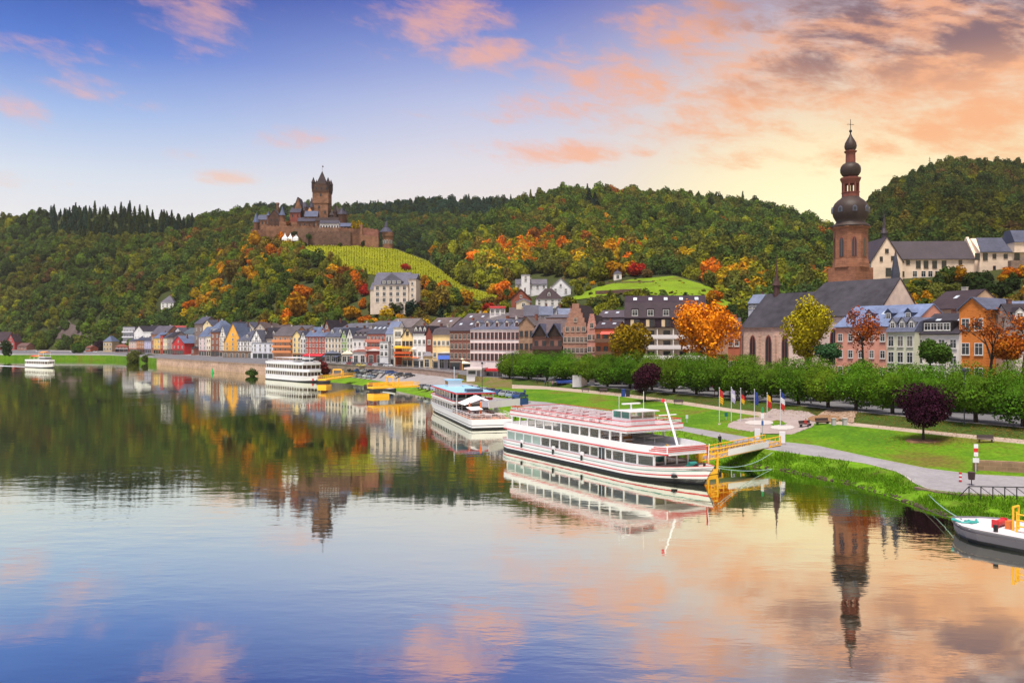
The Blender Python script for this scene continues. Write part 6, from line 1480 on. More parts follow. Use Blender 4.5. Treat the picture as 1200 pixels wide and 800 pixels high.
for x, y in ((38.4, -.7), (38.4, .7), (37.9, 0)): bo.tube((x, y, 1.68), (x, y, 2.15), .13, .16, 8)
bo.build('bollard', BLACKP, t)
an = MB(); y = hull_b(37.2, LS, BS)*.80; an.box(36.5, 36.95, -y-.5, -y+.3, .62, .95); an.build('anchor', BLACKP, t)
dr = MB(); yy = BS-.19; dr.box(25.1, 26.7, -yy-.05, -yy+.05, 1.3, 3.0, 0); dr.box(25.3, 25.85, -yy-.07, -yy-.04, 1.5, 2.9, 1); dr.box(25.95, 26.5, -yy-.07, -yy-.04, 1.5, 2.9, 1); dr.build('side_door', [BWHITE, GLASS], t)
fe = 0
for x in (7.5, 15.5, 22.0):
    f_ = MB().tube((x, -BS-.12, .9), (x, -BS-.12, 1.55), .13, .13, 8).box(x-.3, x+.3, -BS-.06, -BS+.1, 1.5, 1.95, 1); f_.build('fender', [BLACKP, BWHITE], t)
gear = MB(); gear.tube((1.1, -.9, 1.5), (1.1, -.9, 2.2), .35, .35, 8, 0); gear.tube((1.9, .3, 1.5), (1.9, .3, 2.1), .4, .4, 8, 1); gear.build('stern_gear', [REDP, TEALP], t)

# ---------------------------------------------------------------- restaurant boat
t, L2 = place('restaurant_boat', 'white restaurant boat with pale blue roof and canvas awning over its terrace', 'ship', (-3.6, 151.5), (-16.6, 199.5), 'passenger ships on the river')
B2 = 3.9; hk = dict(bow=.2, stern=.03, st=.95)
hull_mesh(t, L2, B2, [(.3, BLACKP), (.62, BWHITE), (.74, BLACKP), (1.7, BWHITE), (1.76, BWHITE)], .9, 2.0, .2, .03, .95)
cabin(t, 'lower_saloon', 17, 43, L2, B2, .2, 1.5, 2.05, 3.3, 1.9, (3.28, 3.42, REDP), (), (), GLASS, None, hk)
md = MB(); plate(md, outline(15.5, 43.4, L2, B2, .02, 14, **hk), 3.3, 3.42); md.build('upper_floor', DECK, t)
bw = MB(); ring(bw, outline(15.5, 43.4, L2, B2, 0, 14, **hk), 3.42, 3.85); bw.build('upper_bulwark', BWHITE, t)
bw = MB(); ring(bw, outline(15.5, 43.4, L2, B2, -.02, 14, **hk), 3.85, 3.97); bw.build('stripe', REDP, t)
cabin(t, 'upper_saloon', 22, 39, L2, B2, .55, 3.42, 4.1, 5.5, 1.9, None, (), (), GLASS, None, hk)
rf_ = MB(); plate(rf_, outline(13, 40.5, L2, B2, .0, 14, **hk), 5.55, 5.75); rf_.build('roof', BLUEP, t)
rf_ = MB(); ring(rf_, outline(13, 40.5, L2, B2, -.03, 14, **hk), 5.42, 5.7); rf_.build('stripe', REDP, t)
ps = MB()
for s in (13.6, 17, 20): 
    for sg in (-1, 1): ps.tube((s, sg*(B2-.3), 3.42 if s > 15 else 1.6), (s, sg*(B2-.3), 5.5), .08)
ps.build('upper_posts', BWHITE, t)
wh_ = MB().box(33, 36.5, -1.5, 1.5, 5.75, 7.1).build('wheelhouse', BWHITE, t)
for x in (33.7, 34.75, 35.8):
    for sg in (-1, 1): MB().box(x-.38, x+.38, min(sg*1.5, sg*1.56), max(sg*1.5, sg*1.56), 6.2, 6.9).build('window', GLASS, wh_)
MB().box(32.7, 36.8, -1.8, 1.8, 7.1, 7.25).build('wheelhouse_roof', BLUEP, wh_)
MB().tube((34, 0, 7.2), (34, 0, 10), .06).build('aerial', BWHITE, wh_)
bx_ = MB().box(13.4, 15.8, -1.6, 1.6, 5.75, 6.3).build('roof_box', metal((70, 84, 110)), t)
aw = MB()
for sg in (-1, 1):
    aw.slab((7.6, sg*3.3, 3.7), (12.9, sg*3.5, 3.8), (12.9, 0, 5.2), (8.2, 0, 4.7), .05)
aw.slab((9.0, -3.55, 2.3), (12.9, -3.65, 2.2), (12.9, -3.6, 3.7), (9.6, -3.52, 3.62), .04)
aw.slab((1.6, 1.2, 3.35), (1.6, 3.4, 3.25), (5.6, 3.5, 3.5), (5.6, 1.0, 3.6), .05); aw.build('canvas_awning', mat('tent_canvas', S(244, 242, 244, .86), .7, .06, 1), t)
dk = MB(); plate(dk, outline(.4, 17, L2, B2, .15, 10, **hk), 1.62, 1.7); dk.build('terrace_deck', mat('terrace_boards', S(176, 118, 90), .7, .15, 2), t)
for x in (2, 4.4, 6.8, 9.2, 11.4):
    for y in (-2.4, 0, 2.4): link('table', bench_me(1.3, 'table'), t, (x, y, 1.7)); o = link('chair_pair', bench_me(1.3, 'bench'), t, (x+.85, y, 1.7))
railing(t, outline(.3, 17, L2, B2, .05, 6, **hk), 1.7, .95, 1.5)
op = MB().tube((3.4, 1.2, 1.7), (3.4, 1.2, 4.6), .16, .16).tube((5.6, 2.8, 1.7), (5.6, 2.8, 4.4), .14, .14).build('orange_post', paint((236, 110, 40)), t)
sg_ = MB().box(14.6, 15.0, -B2-.02, -B2+1.6, 3.45, 4.6).build('red_sign', REDP, t)

# ---------------------------------------------------------------- three-deck ship by the yellow pontoon, and the small one under way
def multi(name, label, stern, bow, B, decks, hs, top_red=False, hull_k=1.0):
    t, L_ = place(name, label, 'ship', stern, bow, 'passenger ships on the river')
    hull_mesh(t, L_, B, [(.35*hull_k, BLACKP), (1.5*hull_k, BWHITE), (1.75*hull_k, BWHITE)], .8, 1.8)
    z = 1.4*hull_k
    for k in range(decks):
        s0, s1 = L_*(.05+.03*k), L_*(.90-.06*k)
        cabin(t, 'deck_house', s0, s1, L_, B, .25+.1*k, z, z+.85*hs/2.6, z+hs, 2.0, None, (), (), WARMGLASS if k < decks else CLEAR)
        f = MB(); plate(f, outline(s0-.8, s1+.8, L_, B, .02+.1*k, 16), z+hs, z+hs+.16); f.build('deck_plate', BWHITE, t)
        f = MB(); ring(f, outline(s0-.8, s1+.8, L_, B, .02+.1*k, 16), z+hs+.16, z+hs+.75, .08); f.build('bulwark', BWHITE, t)
        z += hs+.16
    return t, L_, z
t, L3, z = multi('river_cruiser', 'white three-deck cruise ship moored by the quay wall', (-96.5, 345), (-71.2, 315), 4.6, 2, 2.45)
railing(t, outline(L3*.12, L3*.78, L3, 4.6, .3, 8), z, 1.0, 2)
a = MB(); plate(a, outline(L3*.25, L3*.72, L3, 4.6, .5), z+2.1, z+2.25); [a.tube((L3*f, s_*3.6, z), (L3*f, s_*3.6, z+2.1), .07) for f in (.27, .42, .57, .7) for s_ in (-1, 1)]; a.build('sun_roof', BWHITE, t)
w_ = MB().box(L3*.73, L3*.80, -1.6, 1.6, z, z+2.0).build('wheelhouse', BWHITE, t); MB().box(L3*.735, L3*.80+.05, -1.65, 1.65, z+.9, z+1.6).build('window', GLASS, w_)
MB().tube((L3*.82, 0, z-.5), (L3*.80, 0, z+3.8), .12, .06).build('mast', BWHITE, t)
MB().tube((L3*.94, -1.25, .6), (L3*.94, -1.35, 1.3), .35, .35, 8).build('anchor', REDP, t)
t, L4, z = multi('small_river_ship', 'small white ship with orange deck canopies under way far upstream', (-275, 486), (-252.5, 470), 3.2, 1, 2.3, True, 1.0)
w_ = MB().box(L4*.52, L4*.78, -1.7, 1.7, z, z+2.2).build('wheelhouse', BWHITE, t); MB().box(L4*.55, L4*.785, -1.75, 1.75, z+.9, z+1.7).build('window', GLASS, w_)
for k, (x0, x1, c_) in enumerate(((.18, .34, (206, 60, 44)), (.36, .50, (236, 140, 50)), (.54, .74, (240, 150, 60)))):
    zz = z+(2.2 if k == 2 else 0); a = MB(); a.slab((L4*x0, -2, zz+2.2), (L4*x1, -2, zz+2.2), (L4*x1, 0, zz+2.9), (L4*x0, 0, zz+2.9), .08); a.slab((L4*x0, 2, zz+2.2), (L4*x1, 2, zz+2.2), (L4*x1, 0, zz+2.9), (L4*x0, 0, zz+2.9), .08)
    [a.tube((L4*f, s_*1.9, zz), (L4*f, s_*1.9, zz+2.3), .06, .06, 6, 1) for f in (x0+.005, x1-.005) for s_ in (-1, 1)]; a.build('deck_canopy', [paint(c_, .9, .7), BWHITE], t)
MB().tube((1.2, 0, 1.6), (1.0, 0, 5.5), .06).build('mast', BWHITE, t)
# wake
wk = bpy.data.meshes.new('wake'); b = MB()
for i in range(14):
    a0, a1 = i/14, (i+1)/14; pa = Vector((-275, 486)).lerp(Vector((-352, 541)), a0); pb = Vector((-275, 486)).lerp(Vector((-352, 541)), a1); n_ = Vector((.58, .81)); wa, wb = 1.8+4.5*a0, 1.8+4.5*a1
    b.quad([(*(pa-n_*wa), .012), (*(pb-n_*wb), .012), (*(pb+n_*wb), .012), (*(pa+n_*wa), .012)])
o = b.build('wake_foam', mat('foam', S(226, 230, 238, .85), .5, .25, .5)); o['label'] = 'white wake trailing behind the small ship'; o['category'] = 'wake'; stuff(o)

# ---------------------------------------------------------------- barge at the lower right
t, L5_ = place('work_barge', 'grey work barge with yellow railings at the lower right', 'barge', (60.0, 38.5), (36.6, 71.0))
hull_mesh(t, L5_, 3.1, [(.25, BLACKP), (1.0, paint((96, 92, 104), .9, .55)), (1.12, paint((130, 126, 134)))], .15, .5, .085, .05, .9)
dk = MB(); plate(dk, outline(.5, L5_-.2, L5_, 3.1, .12, 30, bow=.085), 1.06, 1.12); dk.build('deck', mat('barge_deck', S(206, 200, 204), .8, .14, 1.2), t)
ye_ = MB(); ring(ye_, outline(2, L5_-6, L5_, 3.1, -.03, 10, bow=.085), 1.02, 1.16, .12, 0, False); ye_.build('yellow_edge', paint((240, 190, 50)), t)
YEL = paint((246, 184, 36), .95, .5)
yr = MB()
for y in (-.4, 1.2):
    for x0, x1 in ((L5_-8.6, L5_-5.6), (L5_-14, L5_-9)):
        for z_ in (1.6, 2.05, 2.5): yr.tube((x0, y, z_+.25*(x0 < L5_-9)), (x1, y, z_-.25*(x1 < L5_-6.)), .06)
        for x in (x0, x1): yr.tube((x, y, 1.1), (x, y, 2.7), .07)
yr.tube((L5_-5.2, 0, 1.1), (L5_-5.2, 0, 3.0), .09).tube((L5_-5.2, .9, 1.1), (L5_-5.2, .9, 3.0), .09).tube((L5_-5.2, 0, 2.95), (L5_-5.2, .9, 2.95), .09)
yr.build('yellow_railing', YEL, t)
wn = MB(); wn.tube((L5_-3.9, -.4, 1.45), (L5_-3.9, .9, 1.45), .26, .26, 10); wn.box(L5_-4.15, L5_-3.65, -.55, -.42, 1.12, 1.75).box(L5_-4.15, L5_-3.65, .92, 1.05, 1.12, 1.75); wn.build('winch', REDP, t)
wn = MB(); wn.box(L5_-4.9, L5_-4.5, 0, .7, 1.12, 1.75); wn.build('engine_box', paint((226, 120, 50)), t)
bo = MB()
for x, y in ((L5_-5.4, -2.75), (L5_-6.4, -2.2), (L5_-4.6, 2.4)): bo.tube((x, y, 1.1), (x, y, 1.65), .16, .2, 8)
bo.build('bollard', BLACKP, t)
MB().tube((L5_-5.5, -3.2, .2), (L5_-5.5, -3.2, 1.5), .2, .2, 8).build('fender', BLACKP, t)
ro_ = MB(); rd = random.Random(4)
for k in range(9): a = rd.uniform(0, 6.28); x, y = L5_-1.6+rd.uniform(-.7, .5), rd.uniform(-.4, 1.7); ro_.tube((x, y, 1.16), (x+math.cos(a)*.9, y+math.sin(a)*.7, 1.24), .09, .09, 6)
ro_.build('teal_rope', paint((60, 168, 160)), t)

# small dark boats at the yellow pontoons
def launch(label, pa, pb, B, c_):
    t, L_ = place('launch', label, 'boat', pa, pb, 'small boats at the yellow pontoons')
    hull_mesh(t, L_, B, [(.5, BLACKP), (.9, paint(c_))], .3, .6, .35); cb = MB().box(L_*.3, L_*.6, -B*.6, B*.6, .7, 1.9).build('wheelhouse', paint((60, 56, 60)), t); MB().box(L_*.31, L_*.605, -B*.62, B*.62, 1.25, 1.7).build('window', GLASS, cb)
launch('small dark boat beside the bow of the three-deck ship', (X(372, 320), 320), (X(386, 308), 308), 1.7, (50, 50, 58))
launch('dark boat under the longer yellow pontoon', (X(431, 282), 282), (X(449, 274), 274), 1.9, (44, 42, 50))
launch('little white boat right of the dark one at the longer yellow pontoon', (X(452, 270), 270), (X(463, 264), 264), 1.3, (226, 226, 232))
# yellow landing pontoons
def pontoon(label, px0, py0, px1, py1, wd, arch):
    a, c = P(px0, py0, 2.3), P(px1, py1, 3.2); v = Vector((c.x-a.x, c.y-a.y)); L_ = v.length
    t = thing('landing_pontoon', label, 'pontoon', (a.x, a.y, 1.9), math.atan2(v.y, v.x), 'yellow landing stages')
    MB().box(0, L_, -wd/2, wd/2, .45, .9).box(0, 5, -wd/2, wd/2, -1.9, -1.0).build('deck', YEL, t)
    r = MB()
    for y in (-wd/2, wd/2):
        for z_ in (1.25, 1.6, 1.95): r.tube((0, y, z_), (L_, y, z_), .07)
        for i in range(int(L_/1.8)+1): r.tube((i*1.8, y, .9), (i*1.8, y, 2.0), .06)
    r.build('railing', YEL, t)
    b = MB(); x = L_*arch
    for y in (-wd/2, wd/2): b.tube((x, y, .9), (x, y, 3.6), .2)
    b.tube((x, -wd/2, 3.5), (x, wd/2, 3.5), .22).tube((x+1.5, -wd/2, .9), (x+1.5, -wd/2, 3.2), .2); b.build('gantry', YEL, t)
pontoon('short yellow landing stage beside the three-deck ship', 377, 446, 412, 438.5, 3.0, .5)
pontoon('longer yellow landing stage on the lower quay', 434, 455.5, 488, 449.5, 3.4, .42)

# yellow gangway bridge from the big ship's landing to the plaza
a, c = Vector((23.2, 103.5, 1.5)), Vector((34.6, 113.2, 2.05)); v = c-a; LG = math.hypot(v.x, v.y)
t = thing('gangway_bridge', 'yellow gangway bridge with white side panels leading to the flag plaza', 'gangway', tuple(a), math.atan2(v.y, v.x))
MB().slab((0, -1.1, -.12), (LG, -1.1, .43), (LG, 1.1, .43), (0, 1.1, -.12), .14).build('deck', metal((150, 146, 150)), t)
for y in (-1.15, 1.15):
    b = MB(); up = lambda x: .05+.55*x/LG
    for z_ in (0.02, .55, 1.15): b.tube((0, y, z_), (LG, y, z_+.55), .06, .06, 6)
    n_ = 12
    for i in range(n_+1): x = LG*i/n_; b.tube((x, y, up(x)-.1), (x, y, up(x)+1.12), .06)
    for i in range(n_): x, x2 = LG*i/n_, LG*(i+1)/n_; b.tube((x, y, up(x)), (x2, y, up(x2)+.55), .045, .045, 5)
    b.build('railing', YEL, t)
    s_ = MB(); s_.box(0, 0.01, 0, .01, 0, .01) if False else None
    x0, x1 = LG*.22, LG*.80; yy = y+(-.12 if y < 0 else .12); s_.prism([(x0, up(x0)+.02), (x1, up(x1)+.02), (x1, up(x1)+.78), (x0, up(x0)+.78)], yy-.03, yy+.03, 'y'); s_.build('side_panel', BWHITE, t)
t = thing('landing_stage', 'yellow framed landing stage between the big ship and the gangway', 'pontoon', (22.6, 102.6, 0), math.atan2(v.y, v.x), 'yellow landing stages')
MB().box(-3.4, .6, -2.2, 2.2, .05, .55).build('float', YEL, t)
g = MB()
for x in (-3.3, -1.5, .3):
    for y in (-2.3, 2.3): g.box(x-.10, x+.10, y-.10, y+.10, .5, 3.4 if x < -1 else 2.7)
for z_ in (1.9, 2.5, 3.1): g.tube((-3.3, -2.3, z_), (.3, -2.3, z_), .07).tube((-3.3, 2.3, z_), (.3, 2.3, z_), .07)
g.box(-3.3, -2.6, -2.36, -2.26, 1.5, 3.3)
g.build('frame', YEL, t)
# white and blue gangway of the restaurant boat
a, c = W(577, 468, 158), W(611, 466.5, 166); a.z, c.z = 3.6, 3.9; v = c-a; LG = math.hypot(v.x, v.y)
t = thing('boat_gangway', 'white gangway with blue end joining the restaurant boat to the bank', 'gangway', tuple(a), math.atan2(v.y, v.x))
MB().box(-2.5, LG*.8, -.9, .9, -.1, .05).build('deck', metal((170, 170, 176)), t)
for y in (-.95, .95): MB().box(-2.5, LG*.80, y-.04, y+.04, -.25, 1.0).build('side_panel', BWHITE, t)
for y in (-.95, .95): MB().box(LG*.803, LG*1.1, y-.05, y+.05, -.3, .9).build('blue_panel', paint((46, 84, 150)), t)
MB().box(LG*.80, LG*1.2, -.9, .9, -.1, .05).build('end_deck', metal((150, 150, 156)), t)
lg = MB()
for y in (-.7, .7): lg.tube((LG*.9, y, -3.0), (LG*.9, y, -.1), .12)
lg.build('support_leg', metal((90, 92, 100)), t)
# green channel buoy
o = MB().lathe([(.55, -.2), (.6, .3), (.45, 1.0), (.15, 2.0), (.05, 2.4)], 0, 0, 10).build('channel_buoy', paint((30, 170, 90))); o.location = (X(249, 400), 400, 0); tag(o, 'small green channel buoy in front of the quay wall', 'buoy')
# ================================================================== QUAY WALLS
def strip_wall(name, label, cat, pts, h0, h1, th, m, cap=None, rail=None):
    """wall following ground points (x, y): thickness away from us"""
    t = thing(name, label, cat, (pts[0][0], pts[0][1], 0)); b = MB(); c_ = MB(); r = MB(); ox, oy = pts[0][:2]
    for (x, y, za, zb_), (x2, y2, za2, zb2) in zip(pts, pts[1:]):
        d = Vector((x2-x, y2-y)).normalized(); n = Vector((-d.y, d.x))*th
        x, y, x2, y2 = x-ox, y-oy, x2-ox, y2-oy
        i = len(b.v); b.v += [(x, y, za), (x2, y2, za2), (x2+n.x, y2+n.y, za2), (x+n.x, y+n.y, za), (x, y, zb_), (x2, y2, zb2), (x2+n.x, y2+n.y, zb2), (x+n.x, y+n.y, zb_)]
        for q in ((0, 1, 5, 4), (1, 2, 6, 5), (2, 3, 7, 6), (3, 0, 4, 7), (4, 5, 6, 7)): b.f.append(tuple(i+e for e in q)); b.m.append(0)
        e = n*.25
        c_.slab((x-e.x, y-e.y, zb_+.01), (x2-e.x, y2-e.y, zb2+.01), (x2+n.x*1.1, y2+n.y*1.1, zb2+.01), (x+n.x*1.1, y+n.y*1.1, zb_+.01), .22)
        if rail:
            for z_ in (.6, 1.05): r.tube((x, y, zb_+z_), (x2, y2, zb2+z_), .05, .05, 5)
            L_ = math.hypot(x2-x, y2-y); k = max(1, int(L_/2.5))
            for j in range(k): f = j/k; r.tube((x+(x2-x)*f, y+(y2-y)*f, zb_+(zb2-zb_)*f), (x+(x2-x)*f, y+(y2-y)*f, zb_+(zb2-zb_)*f+1.05), .045, .045, 5)
    b.build('wall_face', m, t); 
    if cap: c_.build('coping', cap, t)
    if rail: r.build('railing', rail, t)
    return t
pts = []
for px in range(184, 321, 8):
    p = line_pt(BANK0, px); q = line_pt(BANK1, px); pts.append((p.x, p.y-.6, -1.5, q.z))
QW = mat('quay_wall_stone', S(196, 164, 142, .82), .9, .3, .5, .2, 0, .2, ('brick', .35, .2))
strip_wall('quay_wall', 'long tan stone quay wall rising from the river below the old town', 'wall', pts, 0, 0, 1.2, QW, stone((150, 132, 124)), metal((150, 140, 140)))
pts = []
for px in list(range(346, 540, 10)):
    p = line_pt(BANK4, px); q = line_pt(BANK5, px); pts.append((p.x, p.y-.3, p.z-.5, max(p.z+.8, q.z+.25)))
strip_wall('terrace_wall', 'low stone wall between the quay parking and the street', 'wall', pts, 0, 0, .6, stone((176, 150, 136)), stone((160, 146, 140)), metal((150, 140, 136)))
pts = [(*on_ground(px, py)[:2], on_ground(px, py).z-.5, on_ground(px, py).z+1.1) for px, py in ((1141, 551), (1160, 551.5), (1180, 552.5), (1205, 554), (1240, 556))]
strip_wall('lawn_wall', 'low rough stone wall in the lawn at the right edge', 'wall', pts, 0, 0, .5, stone((160, 130, 104)))
pts = [(*P(px, py, 1.1)[:2], -.2, 1.15) for px, py in ((1071, 570.8), (1095, 576), (1120, 579), (1160, 581), (1210, 583.5), (1260, 587))]
strip_wall('bank_wall', 'low stone edge under the lay-by and its railing', 'wall', pts, 0, 0, .5, stone((140, 118, 104)))

# ================================================================== PROMENADE TREES
PLANE_M = leaf_material('plane_leaves', 'object', None, .45)
PLANE_M.node_tree.nodes['Mix Shader'].inputs[0].default_value = .14
PLANES = [crown_mesh('crown', 300+i, 11000, 4.95, 4.1, 5.0, .20, PLANE_M, 'boxy', True, 20, .40) for i in range(4)]
PTR = [trunk_mesh('trunk', 3.6, .34, .24, i, 5, 2.0) for i in range(4)]
rd = random.Random(21)
front = [597, 619, 641, 663, 687, 712, 738, 764, 790, 816, 843, 872, 903, 936, 970, 1003, 1046, 1093, 1144, 1199, 1262]
lms = {597: 'first plane tree at the left end of the riverside row', 619: 'plane tree second from the left end of the riverside row', 641: 'plane tree beside the blue awning in the riverside row', 663: 'plane tree left of the white notice kiosk in the riverside row', 687: 'plane tree right behind the white notice kiosk', 712: 'plane tree left of the round purple tree in the riverside row', 738: 'plane tree behind the left half of the round purple tree', 764: 'plane tree behind the right half of the round purple tree', 790: 'plane tree just right of the round purple tree', 816: 'plane tree behind the leaning mast of the big ship', 843: 'plane tree behind the leftmost flagpole', 872: 'plane tree behind the third flagpole', 903: 'plane tree behind the tricolour flag', 936: 'plane tree above the flag plaza right of the flags', 970: 'plane tree above the stone ramp', 1003: 'plane tree in front of the pink house', 1046: 'plane tree left of the dark purple tree at the right', 1093: 'plane tree behind the dark purple tree at the right', 1144: 'plane tree in front of the orange brick house', 1199: 'plane tree at the right edge of the picture', 1262: 'plane tree just beyond the right edge'}
def plane(p, s, i, lab, f):
    o = thing('plane_tree', lab, 'tree', p, rd.uniform(0, 6.28), 'clipped plane trees along the riverside street'); o.scale = (s*rd.uniform(.92, 1.08), s*rd.uniform(.92, 1.08), s*rd.uniform(.92, 1.07))
    c = link('crown', PLANES[i % 4], o); c.color = (.088*f*rd.uniform(.8, 1.25), .178*f, .012, 1); link('trunk', PTR[i % 4], o)
def ring_pt(px, dd): q = line_pt(BANK5, px); k = (q.y+dd)/q.y; return Vector((q.x*k, q.y*k, 4.15))
for i, px in enumerate(front):
    if px > 1230: continue
    plane(ring_pt(px, 1.2), .96 if px < 900 else .92, i, lms[px], rd.uniform(.85, 1.15))
back = [(608, 16), (634, 17), (660, 17), (690, 17), (722, 17), (756, 17), (792, 17), (830, 17), (872, 17), (916, 17), (960, 17), (1010, 17), (1066, 17), (1124, 17), (1182, 17)]
for i, (px, dd) in enumerate(back):
    plane(ring_pt(px, dd), .93, i+1, f"plane tree of the back row across the street, {['left end of the row','above the blue awning','behind the notice kiosk','left of the purple tree','behind the round purple tree','right of the round purple tree','before the black roofed hotel','before the vivid orange tree','before the church choir','before the yellow green church tree','before the pink house','before the pale green grey house','before the white attic window house','before the orange brick house','before the right edge house'][i]}", .95)

def lone(p, r, n, zc, rz, leaf, col, name, label, th, tr, seed, kind='round', limbs=5, core=True, lumps=10, spread=None):
    t = thing(name, label, 'tree', p); me = crown_mesh('crown', seed, n, r, rz, zc, leaf, PLANE_M, kind, core, lumps); c = link('crown', me, t); c.color = (*col, 1); link('trunk', trunk_mesh('trunk', th, tr, tr*.55, seed, limbs, spread or r*.45), t); return t
lone(on_ground(756, 470.5), 3.5, 5200, 5.1, 3.1, .17, (.045, .012, .022), 'copper_beech', 'round dark purple tree on the lawn behind the big ship', 3.0, .2, 400, 'boxy', lumps=12)
lone(on_ground(1082, 516), 3.9, 8500, 4.3, 3.1, .14, (.035, .009, .020), 'copper_beech', 'ragged dark purple tree on the lawn at the right with a bare earth ring', 2.4, .2, 401, 'round', lumps=18)
pe = on_ground(1082, 516); MB().lathe([(2.2, -.2), (2.0, .06), (.2, .12)], 0, 0, 14).build('tree_pit', land_mat('bare_earth', [(.3, (.24, .13, .07, 1)), (.7, (.3, .17, .09, 1))], .8), None, False, (pe.x, pe.y, pe.z)); struct(bpy.data.objects['tree_pit'])
lone(W(829, 422, 205)-Vector((0, 0, 3)), 7.0, 9000, 10.6, 8.0, .3, (.78, .26, .012), 'orange_tree', 'broad vivid orange tree between the black roofed hotel and the church', 6, .4, 402, 'boxy', lumps=14)
lone(W(739, 425, 205)-Vector((0, 0, 3)), 5.2, 5000, 8.2, 5.6, .3, (.26, .17, .010), 'golden_tree', 'olive gold tree in front of the black roofed hotel', 4, .35, 403, lumps=11)
lone(W(948, 418, 195)-Vector((0, 0, 3)), 6.3, 7500, 9.6, 7.4, .28, (.36, .30, .010), 'linden_tree', 'yellow green tree in front of the church nave', 5, .35, 404, lumps=13)
lone(W(1012, 420, 165)-Vector((0, 0, 3)), 4.2, 1500, 8.8, 4.6, .2, (.30, .07, .014), 'thin_orange_tree', 'sparse rust orange tree in front of the pink house', 7, .25, 405, limbs=9, core=False, spread=3.2)
lone(W(1090, 424, 150)-Vector((0, 0, 3)), 3.4, 3600, 4.6, 2.6, .22, (.055, .11, .014), 'garden_tree', 'round green tree above the plane row before the white attic window house', 4, .25, 406)
lone(W(970, 424, 170)-Vector((0, 0, 3)), 2.6, 2400, 4.9, 2.2, .22, (.04, .10, .035), 'garden_conifer', 'blue green bush beside the pink house above the plane row', 3, .25, 407)
# bare branched tree with rust leaves by the orange brick house
def bare(p, label, h, seed, col, px_leaf, name='bare_tree'):
    t = thing(name, label, 'tree', p); b = MB(); r2 = random.Random(seed); tips = []
    def grow(a, d, L_, r_, k):
        c_ = a+d*L_; b.tube(a, c_, r_, r_*.62, 6, 0, False)
        if k == 0: tips.append(c_); return
        for j in range(3 if k > 1 else 4):
            nd = (d+Vector((r2.uniform(-.75, .75), r2.uniform(-.75, .75), r2.uniform(-.15, .5)))).normalized(); grow(c_, nd, L_*r2.uniform(.62, .85), r_*.6, k-1)
    grow(Vector((0, 0, -.3)), Vector((.08, 0, 1)), h*.3, .32, 4)
    b.build('trunk', BARK, t); rg = np.random.default_rng(seed); V = []; F = []; A = []
    for _ in range(px_leaf):
        q = tips[rg.integers(len(tips))]; c_ = np.array(q)+rg.normal(size=3)*.45
        if c_[2] > h*.72 and rg.random() < .75: continue
        nn = rg.normal(size=3); nn /= np.linalg.norm(nn); a = np.cross(nn, rg.normal(size=3)); a /= np.linalg.norm(a); bb = np.cross(nn, a); s = rg.uniform(.1, .22); i = len(V)
        V += [c_-a*s, c_+bb*s, c_+a*s, c_-bb*s]; F.append((i, i+1, i+2, i+3)); A.append(rg.uniform(0, 1))
    me = bpy.data.meshes.new('crown'); me.from_pydata([tuple(map(float, v_)) for v_ in V], [], F); me.materials.append(PLANE_M); at = me.attributes.new('leaf', 'FLOAT', 'FACE'); at.data.foreach_set('value', np.array(A, dtype=np.float32)); c = link('crown', me, t); c.color = (*col, 1)
bare(W(1160, 424, 140)-Vector((0, 0, 3)), 'nearly bare dark branched tree in front of the orange brick house', 12, 7, (.3, .08, .016), 1600)
bare(W(1198, 424, 140)-Vector((0, 0, 3)), 'half bare tree with rust leaves at the right edge', 12, 9, (.34, .09, .014), 3600)
lone(W(1180, 424, 138)-Vector((0, 0, 2)), 3.4, 3600, 4.2, 2.6, .2, (.36, .10, .012), 'rust_shrub', 'rust orange shrub at the foot of the bare branched trees', 2, .2, 408)
# shrubs on the banks
def shrub(px, py, r, rz, col, label, seed, z=None, n=1400, leaf=.22, name='shrub'):
    p = on_ground(px, py) if z is None else P(px, py, z); t = tag(link(name, crown_mesh(name, seed, n, r, rz, rz*.75, leaf, PLANE_M, 'round', True, 8)), label, 'shrub'); t.location = p; t.color = (*col, 1)
shrub(377, 440, 4.2, 4.6, (.14, .022, .02), 'dark red shrub between the three-deck ship and the town', 500, None, 2200, .3)
shrub(327, 441, 4.0, 2.6, (.05, .085, .014), 'round green shrub at the end of the quay wall', 501, .6, 1600, .3)
shrub(338, 441.5, 3.8, 2.2, (.075, .08, .02), 'olive shrub beside the stern of the three-deck ship', 502, .6, 1500, .3)
shrub(296, 440, 3.0, 1.8, (.045, .08, .014), 'low green shrub growing at the foot of the quay wall', 503, .3, 1000, .3)
shrub(159, 422.5, 9, 3.0, (.075, .085, .016), 'broad olive scrub on the bank at the start of the quay wall', 504, 1.0, 2400, .5)
shrub(178, 424, 7, 2.6, (.06, .08, .016), 'darker scrub right against the end of the quay wall', 505, .8, 1800, .5)
shrub(8, 416, 5.5, 7.0, (.022, .045, .014), 'dark green round tree on the far left bank', 506, 3.6, 1600, .5, 'bank_tree')
shrub(90, 415, 5, 6.5, (.05, .10, .014), 'bright green round tree on the far bank right of the scree', 507, 4, 1600, .5, 'bank_tree')
shrub(47, 411, 6, 7.0, (.10, .13, .014), 'yellow green tree above the small ship on the far bank', 508, 5, 1600, .5, 'bank_tree')
shrub(117, 412, 5, 6.5, (.035, .014, .03), 'dark purple tree beside the cream villa', 509, 5, 1600, .5, 'bank_tree')
shrub(224, 414.5, 6.5, 9.5, (.035, .07, .014), 'dark green tree between the bright red inn and the blue roofed house', 510, 5.6, 1800, .5, 'bank_tree')
shrub(217, 413.5, 4.5, 7.5, (.045, .085, .014), 'green tree right against the bright red inn', 511, 5.6, 1400, .5, 'bank_tree')
shrub(331, 420, 2.4, 2.2, (.36, .26, .012), 'yellow shrub in front of the balconied apartment house', 512, 5.9, 700, .25)
